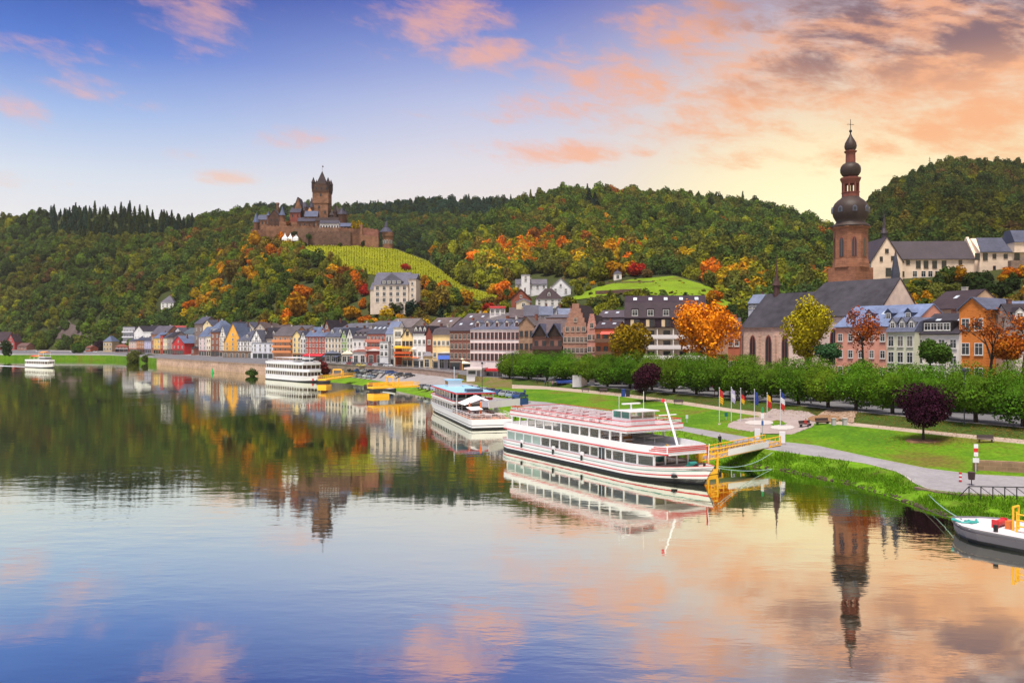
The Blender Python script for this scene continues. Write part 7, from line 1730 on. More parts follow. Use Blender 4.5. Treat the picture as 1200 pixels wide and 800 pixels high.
shrub(531, 431, 3.2, 2.8, (.42, .14, .014), 'orange tree before the kiosk with the blue awning', 513, 5.1, 1200, .25, 'small_tree')
shrub(455, 427.5, 2.6, 2.0, (.035, .06, .014), 'dark green shrub left of the orange terrace', 514, 5.5, 900, .25)
shrub(542, 432, 2.0, 1.8, (.20, .12, .014), 'bronze shrub right of the orange tree', 515, 5.1, 700, .25)
# tufts of long grass along the water's edge: uncountable
rg = np.random.default_rng(77); V = []; F = []; A = []
for _ in range(26000):
    px = rg.uniform(842, 1210) if rg.random() < .75 else rg.uniform(600, 842); f = FEAT[max(-140, min(1320, int(px//10*10)))]; a, c_ = line_pt(BANK0, px), line_pt(BANK1, px); p = a.lerp(c_, min(1, max(0, rg.beta(1.0, 1.4)))); g_ = noise.noise(p*.5)
    if g_ < -.25: continue
    h = rg.uniform(.10, .30)*(1.1+g_); w = rg.uniform(.03, .07); an = rg.uniform(0, 6.28); lx, ly = rg.normal()*.18, rg.normal()*.18; i = len(V)
    V += [(p.x-math.cos(an)*w, p.y-math.sin(an)*w, p.z-.05), (p.x+math.cos(an)*w, p.y+math.sin(an)*w, p.z-.05), (p.x+lx, p.y+ly, p.z+h)]; F.append((i, i+1, i+2)); A.append(rg.uniform(0, 1))
me = bpy.data.meshes.new('bank_grass'); me.from_pydata(V, [], F); me.materials.append(leaf_material('grass_blades', 'fixed', (.13, .27, .014, 1), .45)); at = me.attributes.new('leaf', 'FLOAT', 'FACE'); at.data.foreach_set('value', np.array(A, dtype=np.float32)); o = link('bank_grass', me); o['label'] = 'long bright grass on the river bank'; o['category'] = 'grass'; stuff(o)
# boulders along the waterline
V = []; b = MB(); r2 = random.Random(6)
for _ in range(150):
    px = r2.uniform(850, 1116); p = line_pt(BANK0, px); q = line_pt(BANK1, px); p = p.lerp(q, r2.uniform(0, .10)); s = r2.uniform(.08, .26); pr = [(s*r2.uniform(.7, 1), -.1), (s, s*.25), (s*.6, s*.55), (.03, s*.62)]; b.lathe(pr, p.x, p.y, 6, 0, r2.uniform(0, 6))
    for i in range(len(b.v)-24, len(b.v)): x, y, z = b.v[i]; b.v[i] = (x+r2.uniform(-.06, .06), y+r2.uniform(-.06, .06), z+p.z)
o = b.build('bank_rubble', stone((110, 96, 80), .6)); o['label'] = 'rubble stones along the waterline'; o['category'] = 'stones'; stuff(o)

# ================================================================== FLAG PLAZA
def patch(name, pts, m, lift): b = MB(); b.quad([(p.x, p.y, p.z+lift) for p in (on_ground(*q) for q in pts)]); return struct(b.build(name, m))
def drape(name, poly, m, lift, step=1.5):
    """a thin sheet laid over the bank inside an outline given by bearings"""
    b = MB(); x0, x1 = min(p[0] for p in poly), max(p[0] for p in poly); y0, y1 = min(p[1] for p in poly), max(p[1] for p in poly); n = int((x1-x0)/step); m_ = max(2, int((y1-y0)/(step*.5)))
    for i in range(n):
        for k in range(m_):
            xa, xb, ya, yb = x0+(x1-x0)*i/n, x0+(x1-x0)*(i+1)/n, y0+(y1-y0)*k/m_, y0+(y1-y0)*(k+1)/m_
            if poly_in(poly, (xa+xb)/2, (ya+yb)/2): b.quad([tuple(on_ground(*q)+Vector((0, 0, lift))) for q in ((xa, yb), (xb, yb), (xb, ya), (xa, ya))])
    return struct(b.build(name, m))
drape('plaza', [(840, 497), (862, 503), (895, 508), (928, 509), (952, 500), (960, 489), (945, 482), (905, 479), (893, 488), (868, 491)], PINKP, .05)
def disc(px, py, rx, ry): return [(px+rx*math.cos(a*.2618), py+ry*math.sin(a*.2618)) for a in range(24)]
drape('plaza_paving', disc(890, 495.5, 17, 2.8), paint((204, 194, 188), .8, .8), .09, 1.0); drape('plaza_paving', disc(917, 501, 14, 2.8), paint((206, 198, 192), .8, .8), .09, 1.0)
drape('planting_bed', disc(966, 491, 19, 4.2), land_mat('bare_earth', [(.3, (.24, .13, .07, 1)), (.7, (.3, .18, .10, 1))], .8), .12, 1.0)
drape('ramp_paving', [(957, 487), (975, 489.5), (1000, 496), (1004, 482.5), (976, 477)], land_mat('ramp_paving', [(.3, (.30, .20, .14, 1)), (.7, (.38, .27, .20, 1))], .6), .1)
FL = {'r': (.55, .03, .025, 1), 'y': (.72, .42, .03, 1), 'k': (.02, .02, .02, 1), 'w': (.72, .70, .74, 1), 'b': (.03, .06, .30, 1), 'l': (.48, .44, .62, 1), 'g': (.03, .3, .08, 1)}
FM = {k: mat('flag_cloth_'+k, c_, .75, .08, 4) for k, c_ in FL.items()}
def flagpole(px, py, top, cols, label, z=None, drop=2.0):
    p = P(px, py, z if z else on_ground(px, py).z); H_ = (py-top)*p.y/1000; t = thing('flagpole', label, 'flagpole', p, R(-30), 'flagpoles on the plaza')
    b = MB(); b.tube((0, 0, 0), (0, 0, H_), .06, .045, 8); b.lathe([(.02, H_), (.09, H_+.06), (.09, H_+.12), (.02, H_+.18)], 0, 0, 8); b.build('pole', metal((236, 236, 240)), t)
    f = MB(); n = 8; m_ = len(cols); rows = 9
    for i in range(n):
        for k in range(m_):
            for q in range(3):
                def pt(ii, f_): u = ii/n; return (.07+u*.62*(.75+.25*math.sin(f_*3)), .13*math.sin(u*9+f_*2.2)*(.4+u), H_-.12-f_*drop-u*.45)
                fa, fb_ = (k+q/3)/m_, (k+(q+1)/3)/m_; f.quad([pt(i, fa), pt(i+1, fa), pt(i+1, fb_), pt(i, fb_)], k)
    o = f.build('flag', [FM[c_] for c_ in cols], t, True)
    sm = o.modifiers.new('cloth thickness', 'SOLIDIFY'); sm.thickness = .02
flagpole(843, 495, 455, 'ry', 'flagpole with a limp red and yellow flag, leftmost on the plaza', None, 2.2)
flagpole(857, 494.5, 454.5, 'lwl', 'flagpole with a pale lilac and white flag beside the red and yellow one')
flagpole(868, 494, 455.5, 'kry', 'flagpole with a black, red and gold flag')
flagpole(884, 493, 457, 'bb', 'flagpole with a plain dark blue flag')
flagpole(899, 489, 461, 'yr', 'flagpole with a yellow over red flag')
flagpole(914.5, 500, 457.5, 'bwr', 'flagpole with a blue, white and red tricolour, rightmost on the plaza', None, 2.6)
def totem(px, py, top, w, cols, label, name='sign_pillar'):
    p = P(px, py, 2.05); k = p.y/1000; t = thing(name, label, 'sign', p, R(-12), 'white sign pillars at the gangway'); H_ = (py-top)*k
    MB().box(-w/2, w/2, -.25, .25, 0, H_).build('pillar', WHITE, t); MB().box(-w/2-.12, w/2+.12, -.37, .37, -.5, .12).build('base', stone((170, 160, 156)), t)
totem(887.5, 514, 502, .75, None, 'white sign pillar left of the gangway end'); totem(916.5, 519.5, 505.5, .75, None, 'white sign pillar right of the gangway end')
def signpost(px, py, top, plates, label, z, group=None, name='sign_post'):
    p = P(px, py, z); k = p.y/1000; H_ = (py-top)*k; t = thing(name, label, 'sign', p, R(-15)); MB().tube((0, 0, 0), (0, 0, H_), .06, .06).build('post', metal((210, 210, 216)), t)
    for z0, z1, w, c_ in plates: MB().box(-w/2, w/2, -.1, -.06, H_*z0, H_*z1).build('sign_plate', paint(c_), t)
signpost(893.5, 512, 477, ((.62, .80, .42, (240, 240, 240)), (.82, 1.0, .34, (40, 150, 80)), (.4, .55, .3, (60, 100, 170))), 'tall sign post with green and white plates between the pillars', 2.1)
signpost(851, 495, 483, ((.6, 1.0, .5, (30, 110, 110)),), 'short post with teal plate beside the left flagpoles', 2.3)
signpost(1143.5, 554, 520, ((.86, 1.0, .42, (240, 240, 240)), (.72, .86, .42, (220, 50, 50)), (.58, .72, .42, (244, 240, 240)), (.36, .52, .62, (236, 236, 238))), 'river sign post with red and white bands above the lay-by', 1.5)
signpost(805, 497, 495.2 if False else 486, ((.6, 1.0, .4, (220, 220, 224)),), 'small sign post behind the bow of the big ship', 2.0)
# bollard, bin, railing by the lay-by
p = P(1125.5, 564, 1.35); o = MB()
for k in range(5): o.tube((0, 0, k*.19), (0, 0, (k+1)*.19), .14, .14, 10, k % 2)
e = o.build('striped_bollard', [REDP, WHITE]); e.location = p; tag(e, 'red and white striped bollard beside the path', 'bollard')
p = P(1138.5, 568, 1.3); t = thing('litter_bin', 'dark brown litter bin on a post at the lay-by', 'bin', p); MB().lathe([(.3, .55), (.36, 1.3), (.33, 1.32)], 0, 0, 10).build('basket', paint((64, 40, 44)), t); MB().tube((0, 0, 0), (0, 0, .6), .05).build('post', metal((60, 60, 64)), t)
a, c_ = P(1131, 582, 1.2), P(1215, 583.5, 1.2); v = c_-a; L_ = math.hypot(v.x, v.y); t = thing('railing', 'dark metal railing along the lay-by', 'railing', a, math.atan2(v.y, v.x)); b = MB(); IR = metal((42, 42, 48))
b.tube((.35, 0, 1.0), (L_, 0, 1.0), .045).tube((-.55, 0, 0), (.35, 0, 1.0), .045)
for i in range(6): x = .35+i*L_/6; b.tube((x, 0, -.2), (x, 0, 1.0), .05)
for i in range(5): x = .35+i*L_/6; b.tube((x, 0, .95), (x+L_/6, 0, .12), .03)
b.build('bars', IR, t)
# benches
def bench(px, py, rz, label, z=None, w=1.9):
    p = on_ground(px, py) if z is None else P(px, py, z); t = thing('park_bench', label, 'bench', p, rz, 'park benches'); BM = paint((66, 50, 48), .9, .6)
    MB().box(-w/2, w/2, -.22, .22, .40, .46).build('seat', BM, t); MB().slab((-w/2, .22, .5), (w/2, .22, .5), (w/2, .34, .95), (-w/2, .34, .95), .05).build('backrest', BM, t)
    for x in (-w/2+.25, w/2-.25): MB().box(x-.05, x+.05, -.2, .25, 0, .40).build('leg', metal((60, 60, 64)), t)
bench(1155, 518.5, R(-15), 'dark bench beside the upper path at the right'); bench(944, 500, R(30), 'dark bench on the plaza edge where someone in red sits', None, 2.4); bench(964, 497, R(20), 'dark bench right of the occupied one on the plaza edge', None, 2.4); bench(795, 473.8, R(-12), 'dark bench on the upper path behind the ship mast'); bench(707, 459.5, R(-10), 'bench on the promenade left of the round purple tree'); bench(686, 459, R(-10), 'bench on the promenade below the notice kiosk')
p = on_ground(733, 464.5); t = thing('waste_container', 'blue and dark waste containers beside the purple tree', 'container', p, R(-10)); MB().box(-.9, -.05, -.5, .5, 0, 1.5).box(-.95, 0, -.55, .55, 1.5, 1.62).build('blue_bin', paint((40, 70, 150)), t); MB().box(.1, .95, -.5, .5, 0, 1.4).box(.05, 1.0, -.55, .55, 1.4, 1.52).build('dark_bin', paint((40, 44, 52)), t)
for px, lab in ((977, 'small white post lamp at the ramp foot'), (990, 'grey stone bollard at the ramp foot')):
    o = MB().box(-.28, .28, -.28, .28, 0, .95).box(-.33, .33, -.33, .33, .95, 1.05).build('stone_pillar', plaster((196, 190, 190))); o.location = on_ground(px, 498); tag(o, lab, 'pillar')

# ================================================================== KIOSKS, TERRACES, STREET FURNITURE
def kiosk(px0, px1, py, top, label, z, roofc, wallc, name='kiosk', depth=3.5, rz=-20):
    pm = (px0+px1)/2; p = P(pm, py, z); k = p.y/1000; w = (px1-px0)*k; h = (py-top)*k; t = thing(name, label, 'kiosk', p, R(rz)); MB().box(-w/2, w/2, 0, depth, -3, h*.78).build('wall', plaster(wallc), t); MB().box(-w/2-.5, w/2+.5, -.9, depth+.4, h*.78+.01, h).build('roof', paint(roofc, .9, .6), t)
    MB().box(-w*.38, w*.1, -.05, .1, h*.3, h*.66).build('hatch', GLASS, t); MB().box(w*.2, w*.4, -.05, .1, 0, h*.66).build('door', paint((120, 110, 110)), t)
kiosk(546, 565, 441.5, 430.5, 'white kiosk with pale roof at the end of the quay wall', 4.7, (236, 220, 216), (240, 236, 236)); kiosk(568, 584, 444, 432, 'grey kiosk with bright red roof', 4.0, (214, 36, 48), (190, 180, 182))
p = on_ground(680, 453.5); t = thing('notice_kiosk', 'white notice kiosk with two panels under the plane trees', 'kiosk', p, R(-12)); MB().box(-2.0, .3, 0, .3, 0, 3.0).build('white_panel', WHITE, t); MB().box(.35, 1.7, .02, .3, 0, 2.9).build('beige_panel', plaster((200, 176, 160)), t); MB().box(2.2, 3.6, 0, .25, .2, 2.2).build('small_panel', plaster((216, 206, 206)), t)
def parasols(px0, px1, py, top, label, z, c_, name='terrace_awning', n=3, rz=-38):
    p0, p1 = P(px0, py, z), P(px1, py, z); k = (p0.y+p1.y)/2000; h = (py-top)*k; v = p1-p0; w = math.hypot(v.x, v.y); t = thing(name, label, 'awning', p0, math.atan2(v.y, v.x)); 
    a = MB(); a.slab((0, -1.2, h-.5), (w, -1.2, h-.5), (w, 3.2, h), (0, 3.2, h), .12); a.box(0, w, -1.25, -1.15, h-.9, h-.42); a.build('canopy', paint(c_, .9, .7), t); b = MB()
    for i in range(n+1): b.tube((w*i/n, -1.1, -.3), (w*i/n, -1.1, h-.45), .07)
    b.build('posts', WOOD, t); return t, w, h
t, w, h = parasols(462, 484, 429.5, 405.5, 'tall terrace with yellow upper awning and orange lower awning', 5.5, (250, 190, 40), n=4); MB().slab((0, -2.0, h*.48), (w, -2.0, h*.48), (w, 2.0, h*.56), (0, 2.0, h*.56), .12).build('lower_canopy', paint((232, 92, 30), .9, .7), t); MB().box(0, w, 2.4, 2.6, 0, h*.9).build('back_wall', brick((170, 84, 50)), t); MB().box(0, w, -1.3, -1.2, h*.62, h*.74).build('balustrade', paint((214, 96, 40), .9, .7), t); MB().box(0, w, -.9, 2.4, h*.56+.15, h*.6).build('upper_floor', WOOD, t)
t, w, h = parasols(483, 496, 430, 407, 'white terrace awning right of the yellow one', 5.5, (240, 232, 226), n=2); MB().box(0, w, 2.4, 2.6, 0, h*.9).build('back_wall', plaster((200, 120, 70)), t); MB().slab((0, -1.8, h*.46), (w, -1.8, h*.46), (w, 2.0, h*.54), (0, 2.0, h*.54), .12).build('lower_canopy', paint((236, 116, 40), .9, .7), t)
def pavilion(px0, px1, py, eave, top, label, z, wallc, roofc, name='glass_pavilion', roof='hip', awn=None):
    p0, p1 = P(px0, py, z), P(px1, py, z); k = (p0.y+p1.y)/2000; v = (p1-p0)*1.0; w = math.hypot(v.x, v.y); t = thing(name, label, 'pavilion', p0, math.atan2(v.y, v.x)*.6); he_, hr_ = (py-eave)*k, (py-top)*k; MB().box(0, w, 0, 7, -1, he_).build('wall', plaster(wallc), t)
    r = MB(); r.v = [(-.4, -.4, he_+.01), (w+.4, -.4, he_+.01), (w+.4, 7.4, he_+.01), (-.4, 7.4, he_+.01), (w*.3, 3.5, hr_), (w*.7, 3.5, hr_)]; r.f = [(0, 1, 5, 4), (1, 2, 5), (2, 3, 4, 5), (3, 0, 4), (3, 2, 1, 0)]; r.m = [0]*5; r.build('roof', roofc, t)
    n = max(2, int(w/2.2))
    for i in range(n): window(t, w*(i+.5)/n, .5, 1.5, he_*.6, 'white')
    if awn: MB().slab((.2, -1.8, he_*.62), (w-.2, -1.8, he_*.62), (w-.2, -.05, he_*.85), (.2, -.05, he_*.85), .08).build('awning', paint(awn, .9, .7), t)
pavilion(496, 513, 431.5, 417, 409, 'cream restaurant pavilion with grey hipped roof', 5.3, (236, 200, 140), slate((150, 146, 156)))
pavilion(513, 541, 433, 413.5, 412, 'flat roofed grey kiosk building with blue awning and roof plants', 5.1, (178, 170, 172), mat('flat_roof', S(190, 184, 180), .9, .1), 'flat_pavilion', awn=(50, 90, 180))
pavilion(541, 563, 434, 421, 413, 'restaurant with pale cream awning roof at the end of the row', 5.0, (226, 170, 90), paint((240, 222, 196), .85, .7), 'restaurant_pavilion', awn=(240, 226, 200))
pavilion(381, 401, 425, 414, 410.5, 'dark glazed terrace in front of the cream dormer house', 5.6, (96, 96, 100), slate((110, 116, 136)), 'terrace_pavilion')
pavilion(401, 412, 426, 414.5, 411, 'small cream veranda in front of the green house', 5.6, (240, 230, 200), paint((236, 220, 190), .85, .6), 'terrace_pavilion')
pavilion(413, 429, 427, 412, 409.5, 'white veranda with flower boxes in front of the mansard house', 5.6, (238, 232, 226), slate((150, 90, 80)), 'terrace_pavilion')
pavilion(430, 449, 428, 411, 408.5, 'red framed veranda before the terracotta hotel', 5.6, (150, 70, 60), slate((210, 200, 196)), 'terrace_pavilion')
t, w, h = parasols(652, 670, 449, 444.5, 'blue awning stall under the plane trees', 4.3, (40, 70, 150), 'market_stall', 3); 
t, w, h = parasols(836, 862, 464, 452, 'red awning stall behind the flagpoles', 4.2, (206, 56, 70), 'market_stall', 3)
o = MB().tube((0, 0, 0), (0, 0, 7.5), .09, .06).tube((0, 0, 7.4), (.9, 0, 7.6), .05).lathe([(.1, 7.3), (.28, 7.45), (.28, 7.75), (.05, 7.9)], .0, 0, 8)
e = o.build('street_lamp', metal((70, 74, 84))); e.location = on_ground(565, 461); tag(e, 'dark lamp post on the quay beside the restaurant boat', 'lamp')
for i_, (px, py) in enumerate(((460, 429), (600, 445.5), (1130, 497))):
    e = dup(e, on_ground(px, py), None, ('lamp post at the left of the orange terrace', 'lamp post at the left end of the plane row', 'lamp post under the plane trees at the right')[i_], 'street lamps')

# ================================================================== CARS
CARP = bpy.data.materials.new('car_paint'); CARP.use_nodes = True; _n = CARP.node_tree.nodes; _b = _n['Principled BSDF']; _o = _n.new('ShaderNodeObjectInfo'); _z = _n.new('ShaderNodeTexNoise'); _z.inputs['Scale'].default_value = 2; _h = _n.new('ShaderNodeMapRange'); _h.inputs[3].default_value = .9; _h.inputs[4].default_value = 1.08
_v = _n.new('ShaderNodeVectorMath'); _v.operation = 'SCALE'; _l = CARP.node_tree.links; _l.new(_z.outputs[0], _h.inputs[0]); _l.new(_o.outputs['Color'], _v.inputs[0]); _l.new(_h.outputs[0], _v.inputs['Scale']); _l.new(_v.outputs[0], _b.inputs['Base Color']); _b.inputs['Roughness'].default_value = .25; _b.inputs['Coat Weight'].default_value = .5
TYRE = mat('tyre', (.02, .02, .02, 1), .9)
def make_car():
    t = thing('parked_car', 'car', 'car', (0, 0, 0))
    b = MB(); b.prism([(-2.1, .35), (2.1, .35), (2.15, .62), (2.0, .80), (1.05, .95), (-1.7, 1.0), (-2.1, .92)], -.86, .86, 'y')
    # rounded shoulders: a slightly narrower upper body carrying the roof
    i = len(b.v); b.v += [(-.95, -.60, 1.44), (.35, -.60, 1.44), (.35, .60, 1.44), (-.95, .60, 1.44), (-1.0, -.62, 1.40), (.45, -.62, 1.40), (.45, .62, 1.40), (-1.0, .62, 1.40)]
    for q in ((0, 1, 2, 3), (4, 5, 1, 0), (5, 6, 2, 1), (6, 7, 3, 2), (7, 4, 0, 3)): b.f.append(tuple(i+e for e in q)); b.m.append(0)
    for s in (-1, 1):
        for x0, x1 in ((-1.6, -.98), (-.35, -.28), (1.0, .43)): b.tube((x0, s*.80, .98), (x1, s*.63, 1.41), .05, .05, 5)
    b.build('body', CARP, t)
    g = MB(); i = len(g.v); g.v += [(-1.62, -.80, .97), (1.08, -.80, .95), (1.08, .80, .95), (-1.62, .80, .97), (-.98, -.61, 1.40), (.43, -.61, 1.40), (.43, .61, 1.40), (-.98, .61, 1.40)]
    for q in ((0, 1, 5, 4), (1, 2, 6, 5), (2, 3, 7, 6), (3, 0, 4, 7)): g.f.append(tuple(i+e for e in q)); g.m.append(0)
    g.build('windows', GLASS, t)
    for x in (-1.3, 1.3):
        for s in (-1, 1): MB().tube((x, s*.74, .32), (x, s*.90, .32), .32, .32, 12, 0).tube((x, s*.895, .32), (x, s*.915, .32), .19, .19, 10, 1).build('wheel', [TYRE, metal((170, 170, 176))], t)
    for s in (-.6, .6): MB().box(2.02, 2.13, s-.2, s+.2, .62, .76).build('headlight', mat('lamp_lens', (.7, .72, .74, 1), .1, .05), t)
    return t
proto = make_car(); first = True; rc = random.Random(8)
CC = [('silver', (.42, .43, .46)), ('dark grey', (.06, .065, .075)), ('white', (.75, .75, .76)), ('black', (.015, .015, .018)), ('blue', (.04, .09, .28)), ('red', (.42, .03, .03)), ('pale blue', (.34, .42, .55)), ('grey', (.2, .2, .22))]
ORD = ['first', 'second', 'third', 'fourth', 'fifth', 'sixth', 'seventh', 'eighth', 'ninth', 'tenth', 'eleventh', 'twelfth', 'thirteenth']
def cars(row, px0, px1, py0, py1, n, rz, group, zl=None, cols=(0, 0, 1, 2, 3, 4, 6, 7), skip=()):
    global first
    for i in range(n):
        if i in skip: continue
        f = (i+.5)/n; px, py = px0+(px1-px0)*f, py0+(py1-py0)*f; p = on_ground(px, py) if zl is None else P(px, py, zl); cn, c_ = CC[rc.choice(cols)]
        lab = f"{cn} car, {ORD[i]} from the left in {row}"
        if first:
            proto.location = p; proto.rotation_euler = (0, 0, rz+rc.uniform(-.05, .05)); proto['label'] = lab; proto['group'] = group; proto.color = (*c_, 1); first = False
            for ch in proto.children: ch.color = (*c_, 1)
        else: dup(proto, p, rz+rc.uniform(-.05, .05), lab, group, (*c_, 1))
G1 = 'cars parked on the lower quay'; G2 = 'cars parked along the street'
cars('the upper quay row by the wall', 410, 462, 435.2, 438.6, 7, R(35), G1, None, (1, 3, 1, 4, 7, 0))
cars('the lower quay row near the grass', 418, 440, 440.5, 443.5, 4, R(35), G1, None, (0, 2, 6, 0))
cars('the quay pair above the longer yellow pontoon', 464, 484, 440.5, 442.0, 2, R(38), G1, None, (0, 1))
cars('the quay row behind the restaurant boat', 492, 560, 455.0, 461.5, 8, R(50), G1, None, (0, 2, 0, 6, 4, 7))
cars('the quay row beside the boat gangway', 546, 614, 457.0, 467.5, 8, R(60), G1, None, (0, 2, 0, 6, 4, 0))
cars('the street row before the green house', 402, 458, 427.6, 430.2, 9, R(-48), G2, 5.55, (2, 0, 5, 3, 0, 2, 1))
cars('the street row behind the left plane trees', 600, 800, 440.5, 456, 11, R(-48), G2, 4.25, (2, 0, 5, 3, 0, 1), (3, 4))
cars('the street row behind the right plane trees', 880, 1190, 458, 486, 11, R(-48), G2, 4.25, (2, 0, 0, 5, 1, 2))
cars('the far left road', 24, 118, 412.5, 413.2, 7, R(-40), G2, 4.9, (2, 0, 3, 1, 2), (3,))
p = P(421, 429, 5.55); dup(proto, P(423, 429.6, 5.5), R(-48), 'yellow van like car in the street row before the mansard house', G2, (.62, .48, .12, 1))

# ================================================================== PEOPLE
def person(p, rz, top, legs, label, pose='stand', hair=(.03, .02, .015)):
    """one continuous figure grown from a jointed skeleton"""
    st = .22 if pose == 'walk' else .06; sit = pose == 'sit'
    hip = .48 if sit else .92; V = {'pelvis': (0, 0, hip), 'waist': (0, 0, hip+.2), 'chest': (0, 0, hip+.42), 'neck': (0, 0, hip+.58), 'head': (0.01, 0, hip+.68), 'crown': (.015, 0, hip+.83)}
    RD = {'pelvis': .15, 'waist': .13, 'chest': .165, 'neck': .06, 'head': .09, 'crown': .085}; E = [('pelvis', 'waist'), ('waist', 'chest'), ('chest', 'neck'), ('neck', 'head'), ('head', 'crown')]
    for s, sg in (('l', 1), ('r', -1)):
        f = st*sg
        V.update({'hip'+s: (0, .1*sg, hip-.05), 'knee'+s: ((.42, .11*sg, hip+.02) if sit else (f*.6+.04, .1*sg, .49)), 'ank'+s: ((.44, .11*sg, .08) if sit else (f-.03, .1*sg, .07)), 'toe'+s: ((.6, .12*sg, .04) if sit else (f+.14, .11*sg, .035)), 'sho'+s: (0, .19*sg, hip+.5), 'elb'+s: (-.04-f*.3, .25*sg, hip+.22), 'wri'+s: ((.2 if sit else .06-f*.7), .24*sg, hip-.02+(.06 if sit else 0)), 'han'+s: ((.28 if sit else .09-f*.8), .24*sg, hip-.11+(.1 if sit else 0))})
        RD.update({'hip'+s: .1, 'knee'+s: .065, 'ank'+s: .045, 'toe'+s: .04, 'sho'+s: .07, 'elb'+s: .048, 'wri'+s: .035, 'han'+s: .04}); E += [('pelvis', 'hip'+s), ('hip'+s, 'knee'+s), ('knee'+s, 'ank'+s), ('ank'+s, 'toe'+s), ('chest', 'sho'+s), ('sho'+s, 'elb'+s), ('elb'+s, 'wri'+s), ('wri'+s, 'han'+s)]
    ks = list(V); me = bpy.data.meshes.new('person'); me.from_pydata([V[k] for k in ks], [(ks.index(a), ks.index(b)) for a, b in E], []); o = link('person', me)
    md = o.modifiers.new('skin', 'SKIN'); 
    for i, k in enumerate(ks): me.skin_vertices[0].data[i].radius = (RD[k], RD[k]*(1.25 if k in ('chest', 'pelvis', 'waist') else 1)); me.skin_vertices[0].data[i].use_root = k == 'pelvis'
    sb = o.modifiers.new('sub', 'SUBSURF'); sb.levels = 1; sb.render_levels = 1
    dg = bpy.context.evaluated_depsgraph_get(); ev = o.evaluated_get(dg); m2 = bpy.data.meshes.new_from_object(ev); o.modifiers.clear(); o.data = m2; bpy.data.meshes.remove(me)
    m2.materials.clear()
    for m_ in (mat('trousers', (*legs, 1), .85), mat('jacket', (*top, 1), .8), mat('skin', (.42, .25, .18, 1), .6), mat('hair', (*hair, 1), .8), mat('shoe', (.03, .025, .025, 1), .7)): m2.materials.append(m_)
    for q in m2.polygons:
        c_ = q.center; q.use_smooth = True
        q.material_index = 4 if c_.z < .09 else (3 if c_.z > hip+.76 or (c_.z > hip+.66 and c_.x < -.02) else (2 if c_.z > hip+.56 or (abs(c_.y) > .17 and c_.z < hip-.02 and c_.z > hip-.2 and not sit) else (1 if c_.z > hip+.02 else 0)))
    o.location = p; o.rotation_euler = (0, 0, rz); tag(o, label, 'person', 'people on the promenade'); return o
person(on_ground(843.5, 523.5), R(-80), (.03, .03, .035), (.025, .025, .035), 'person in dark clothes walking on the path beside the gangway', 'walk')
person(on_ground(629.5, 449.5), R(-30), (.05, .05, .07), (.03, .03, .04), 'person in dark coat standing alone on the promenade under the planes')
person(on_ground(639, 452.5), R(10), (.06, .08, .2), (.04, .05, .1), 'person in blue jacket, left of the close pair on the promenade', 'walk')
person(on_ground(642, 453), R(10), (.03, .03, .04), (.03, .03, .05), 'person in black, right of the close pair on the promenade', 'walk')
person(on_ground(647.5, 453.5), R(190), (.35, .2, .24), (.05, .05, .09), 'person in pink top on the promenade right of the pair', 'walk')
person(on_ground(615, 464), R(-100), (.04, .08, .25), (.04, .05, .12), 'person in blue on the path beside the boat gangway', 'stand')
pb = on_ground(944, 500); person(Vector((pb.x, pb.y-.05, pb.z)), R(-60), (.5, .04, .03), (.03, .03, .05), 'person in red sitting on the plaza bench', 'sit')
# mooring ropes
def rope(label, a, c_, sag, col=(.30, .45, .42), r_=.035):
    b = MB(); a, c_ = Vector(a), Vector(c_); pr = a
    for i in range(1, 13): f = i/12; q = a.lerp(c_, f)-Vector((0, 0, sag*4*f*(1-f))); b.tube(pr, q, r_, r_, 5, 0, False); pr = q
    o = b.build('mooring_rope', mat('rope', (*col, 1), .8)); tag(o, label, 'rope', 'mooring ropes')
rope('teal mooring rope from the big ship bow up the bank', (22.4, 92.6, 2.2), on_ground(905, 530), .7); rope('second mooring rope low over the water from the ship bow', (22.3, 92.8, 2.0), on_ground(905, 549), .3)
rope('teal rope from the barge up to the lay-by', (37.0, 70.2, 1.2), on_ground(1072, 560), .5); rope('dark rope from the barge along the bank edge', (36.7, 70.6, 1.1), on_ground(1075, 592), .1, (.08, .07, .06))

# terrace walls and hedges on the meadow
for nm, lab, px0, px1, ya, yb, h, m_ in (('terrace_wall', 'brown dry stone terrace wall on the meadow slope', 698, 752, 346, 343.5, 2.2, stone((120, 92, 80), .8)), ('terrace_wall', 'low stone terrace wall higher on the meadow by the chapel', 700, 768, 333, 331.5, 1.0, stone((130, 116, 84), .8))):
    b = MB(); pts = [H6.find(px, ya+(yb-ya)*(px-px0)/(px1-px0)) for px in range(px0, px1+1, 6)]
    for a, c_ in zip(pts, pts[1:]):
        i = len(b.v); b.v += [(a.x, a.y, a.z-1), (c_.x, c_.y, c_.z-1), (c_.x, c_.y, c_.z+h), (a.x, a.y, a.z+h), (a.x, a.y+1.2, a.z-1), (c_.x, c_.y+1.2, c_.z-1), (c_.x, c_.y+1.2, c_.z+h), (a.x, a.y+1.2, a.z+h)]
        for q in ((0, 1, 2, 3), (3, 2, 6, 7), (7, 6, 5, 4)): b.f.append(tuple(i+e for e in q)); b.m.append(0)
    tag(b.build(nm, m_), lab, 'wall')
rm_ = random.Random(12); fs = []
for _ in range(70):
    px = rm_.uniform(690, 850); py = rm_.choice((rm_.gauss(331, 1.0), rm_.gauss(345, 1.5), rm_.uniform(326, 356))); p = H6.find(px, py); cn = rm_.choice(('yellow green', 'olive', 'green', 'bronze', 'yellow green', 'golden')); fs.append((p, rm_.uniform(.5, 1.3), .8, rm_.choice((0, 1, 2)), cn, PAL[cn], 'H6'))
make_wood('meadow_bushes', 'small bushes and hedge rows scattered over the bright meadow', fs)

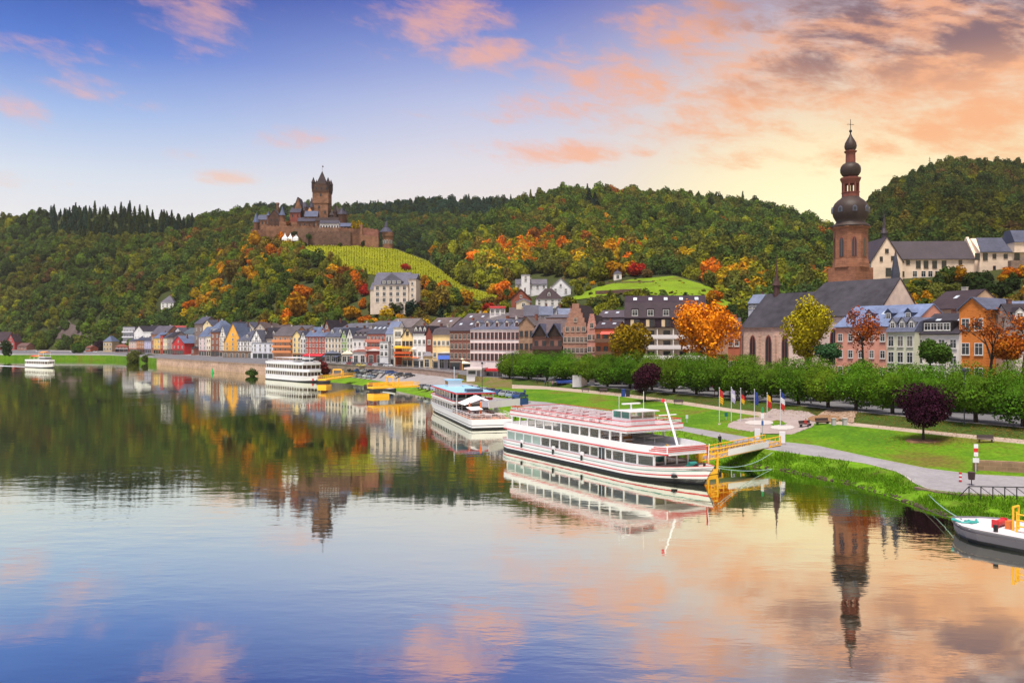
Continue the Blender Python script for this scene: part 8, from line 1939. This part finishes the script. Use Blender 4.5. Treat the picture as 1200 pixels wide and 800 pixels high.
# kerb stones along the two paths
def kerb(name, tab, px0, px1, w, h):
    b = MB(); pts = [line_pt(tab, px) for px in range(px0, px1, 6)]
    for a, c_ in zip(pts, pts[1:]):
        d = Vector((c_.x-a.x, c_.y-a.y)).normalized(); n_ = Vector((-d.y, d.x, 0))*w; i = len(b.v)
        b.v += [(a.x, a.y, a.z-.1), (c_.x, c_.y, c_.z-.1), (c_.x+n_.x, c_.y+n_.y, c_.z-.1), (a.x+n_.x, a.y+n_.y, a.z-.1), (a.x, a.y, a.z+h), (c_.x, c_.y, c_.z+h), (c_.x+n_.x, c_.y+n_.y, c_.z+h), (a.x+n_.x, a.y+n_.y, a.z+h)]
        for q in ((4, 5, 6, 7), (0, 1, 5, 4), (3, 2, 6, 7)): b.f.append(tuple(i+e for e in q)); b.m.append(0)
    struct(b.build(name, mat('kerb_stone', S(196, 186, 182, .8), .9, .2, .8)))
kerb('kerb', BANK1, 960, 1320, .16, .06); kerb('kerb', BANK2, 660, 1320, .14, .05); kerb('kerb', BANK5, 640, 1320, .25, .12)
# fallen leaves under the planes and round the purple trees
rg = np.random.default_rng(31); V = []; F = []; A = []
spots = [on_ground(1082, 516), on_ground(756, 470.5)]
for k in range(5200):
    if k % 5 == 0: c_ = spots[k % 2]; p = Vector((c_.x+rg.normal()*3.2, c_.y+rg.normal()*3.2, 0)); px = 600+p.x/p.y*1000
    else: px = rg.uniform(700, 1215); f = line_pt(BANK5, px); t_ = 1-abs(rg.normal())*.16; q = line_pt(BANK2, px); p = q.lerp(f, max(0, min(1, t_)))
    z = ground_pt(px, p.y)+.12; s = rg.uniform(.05, .13); a = rg.uniform(0, 6.28); i = len(V)
    V += [(p.x+math.cos(a)*s, p.y+math.sin(a)*s, z), (p.x-math.sin(a)*s, p.y+math.cos(a)*s, z+.03), (p.x-math.cos(a)*s, p.y-math.sin(a)*s, z), (p.x+math.sin(a)*s, p.y-math.cos(a)*s, z+.04)]; F.append((i, i+1, i+2, i+3)); A.append(rg.uniform(0, 1))
me = bpy.data.meshes.new('fallen_leaves'); me.from_pydata(V, [], F); me.materials.append(leaf_material('fallen_leaf', 'fixed', (.28, .15, .04, 1), .6)); at = me.attributes.new('leaf', 'FLOAT', 'FACE'); at.data.foreach_set('value', np.array(A, dtype=np.float32)); o = link('fallen_leaves', me); o['label'] = 'fallen brown leaves scattered over the verge and lawn'; o['category'] = 'leaves'; stuff(o)
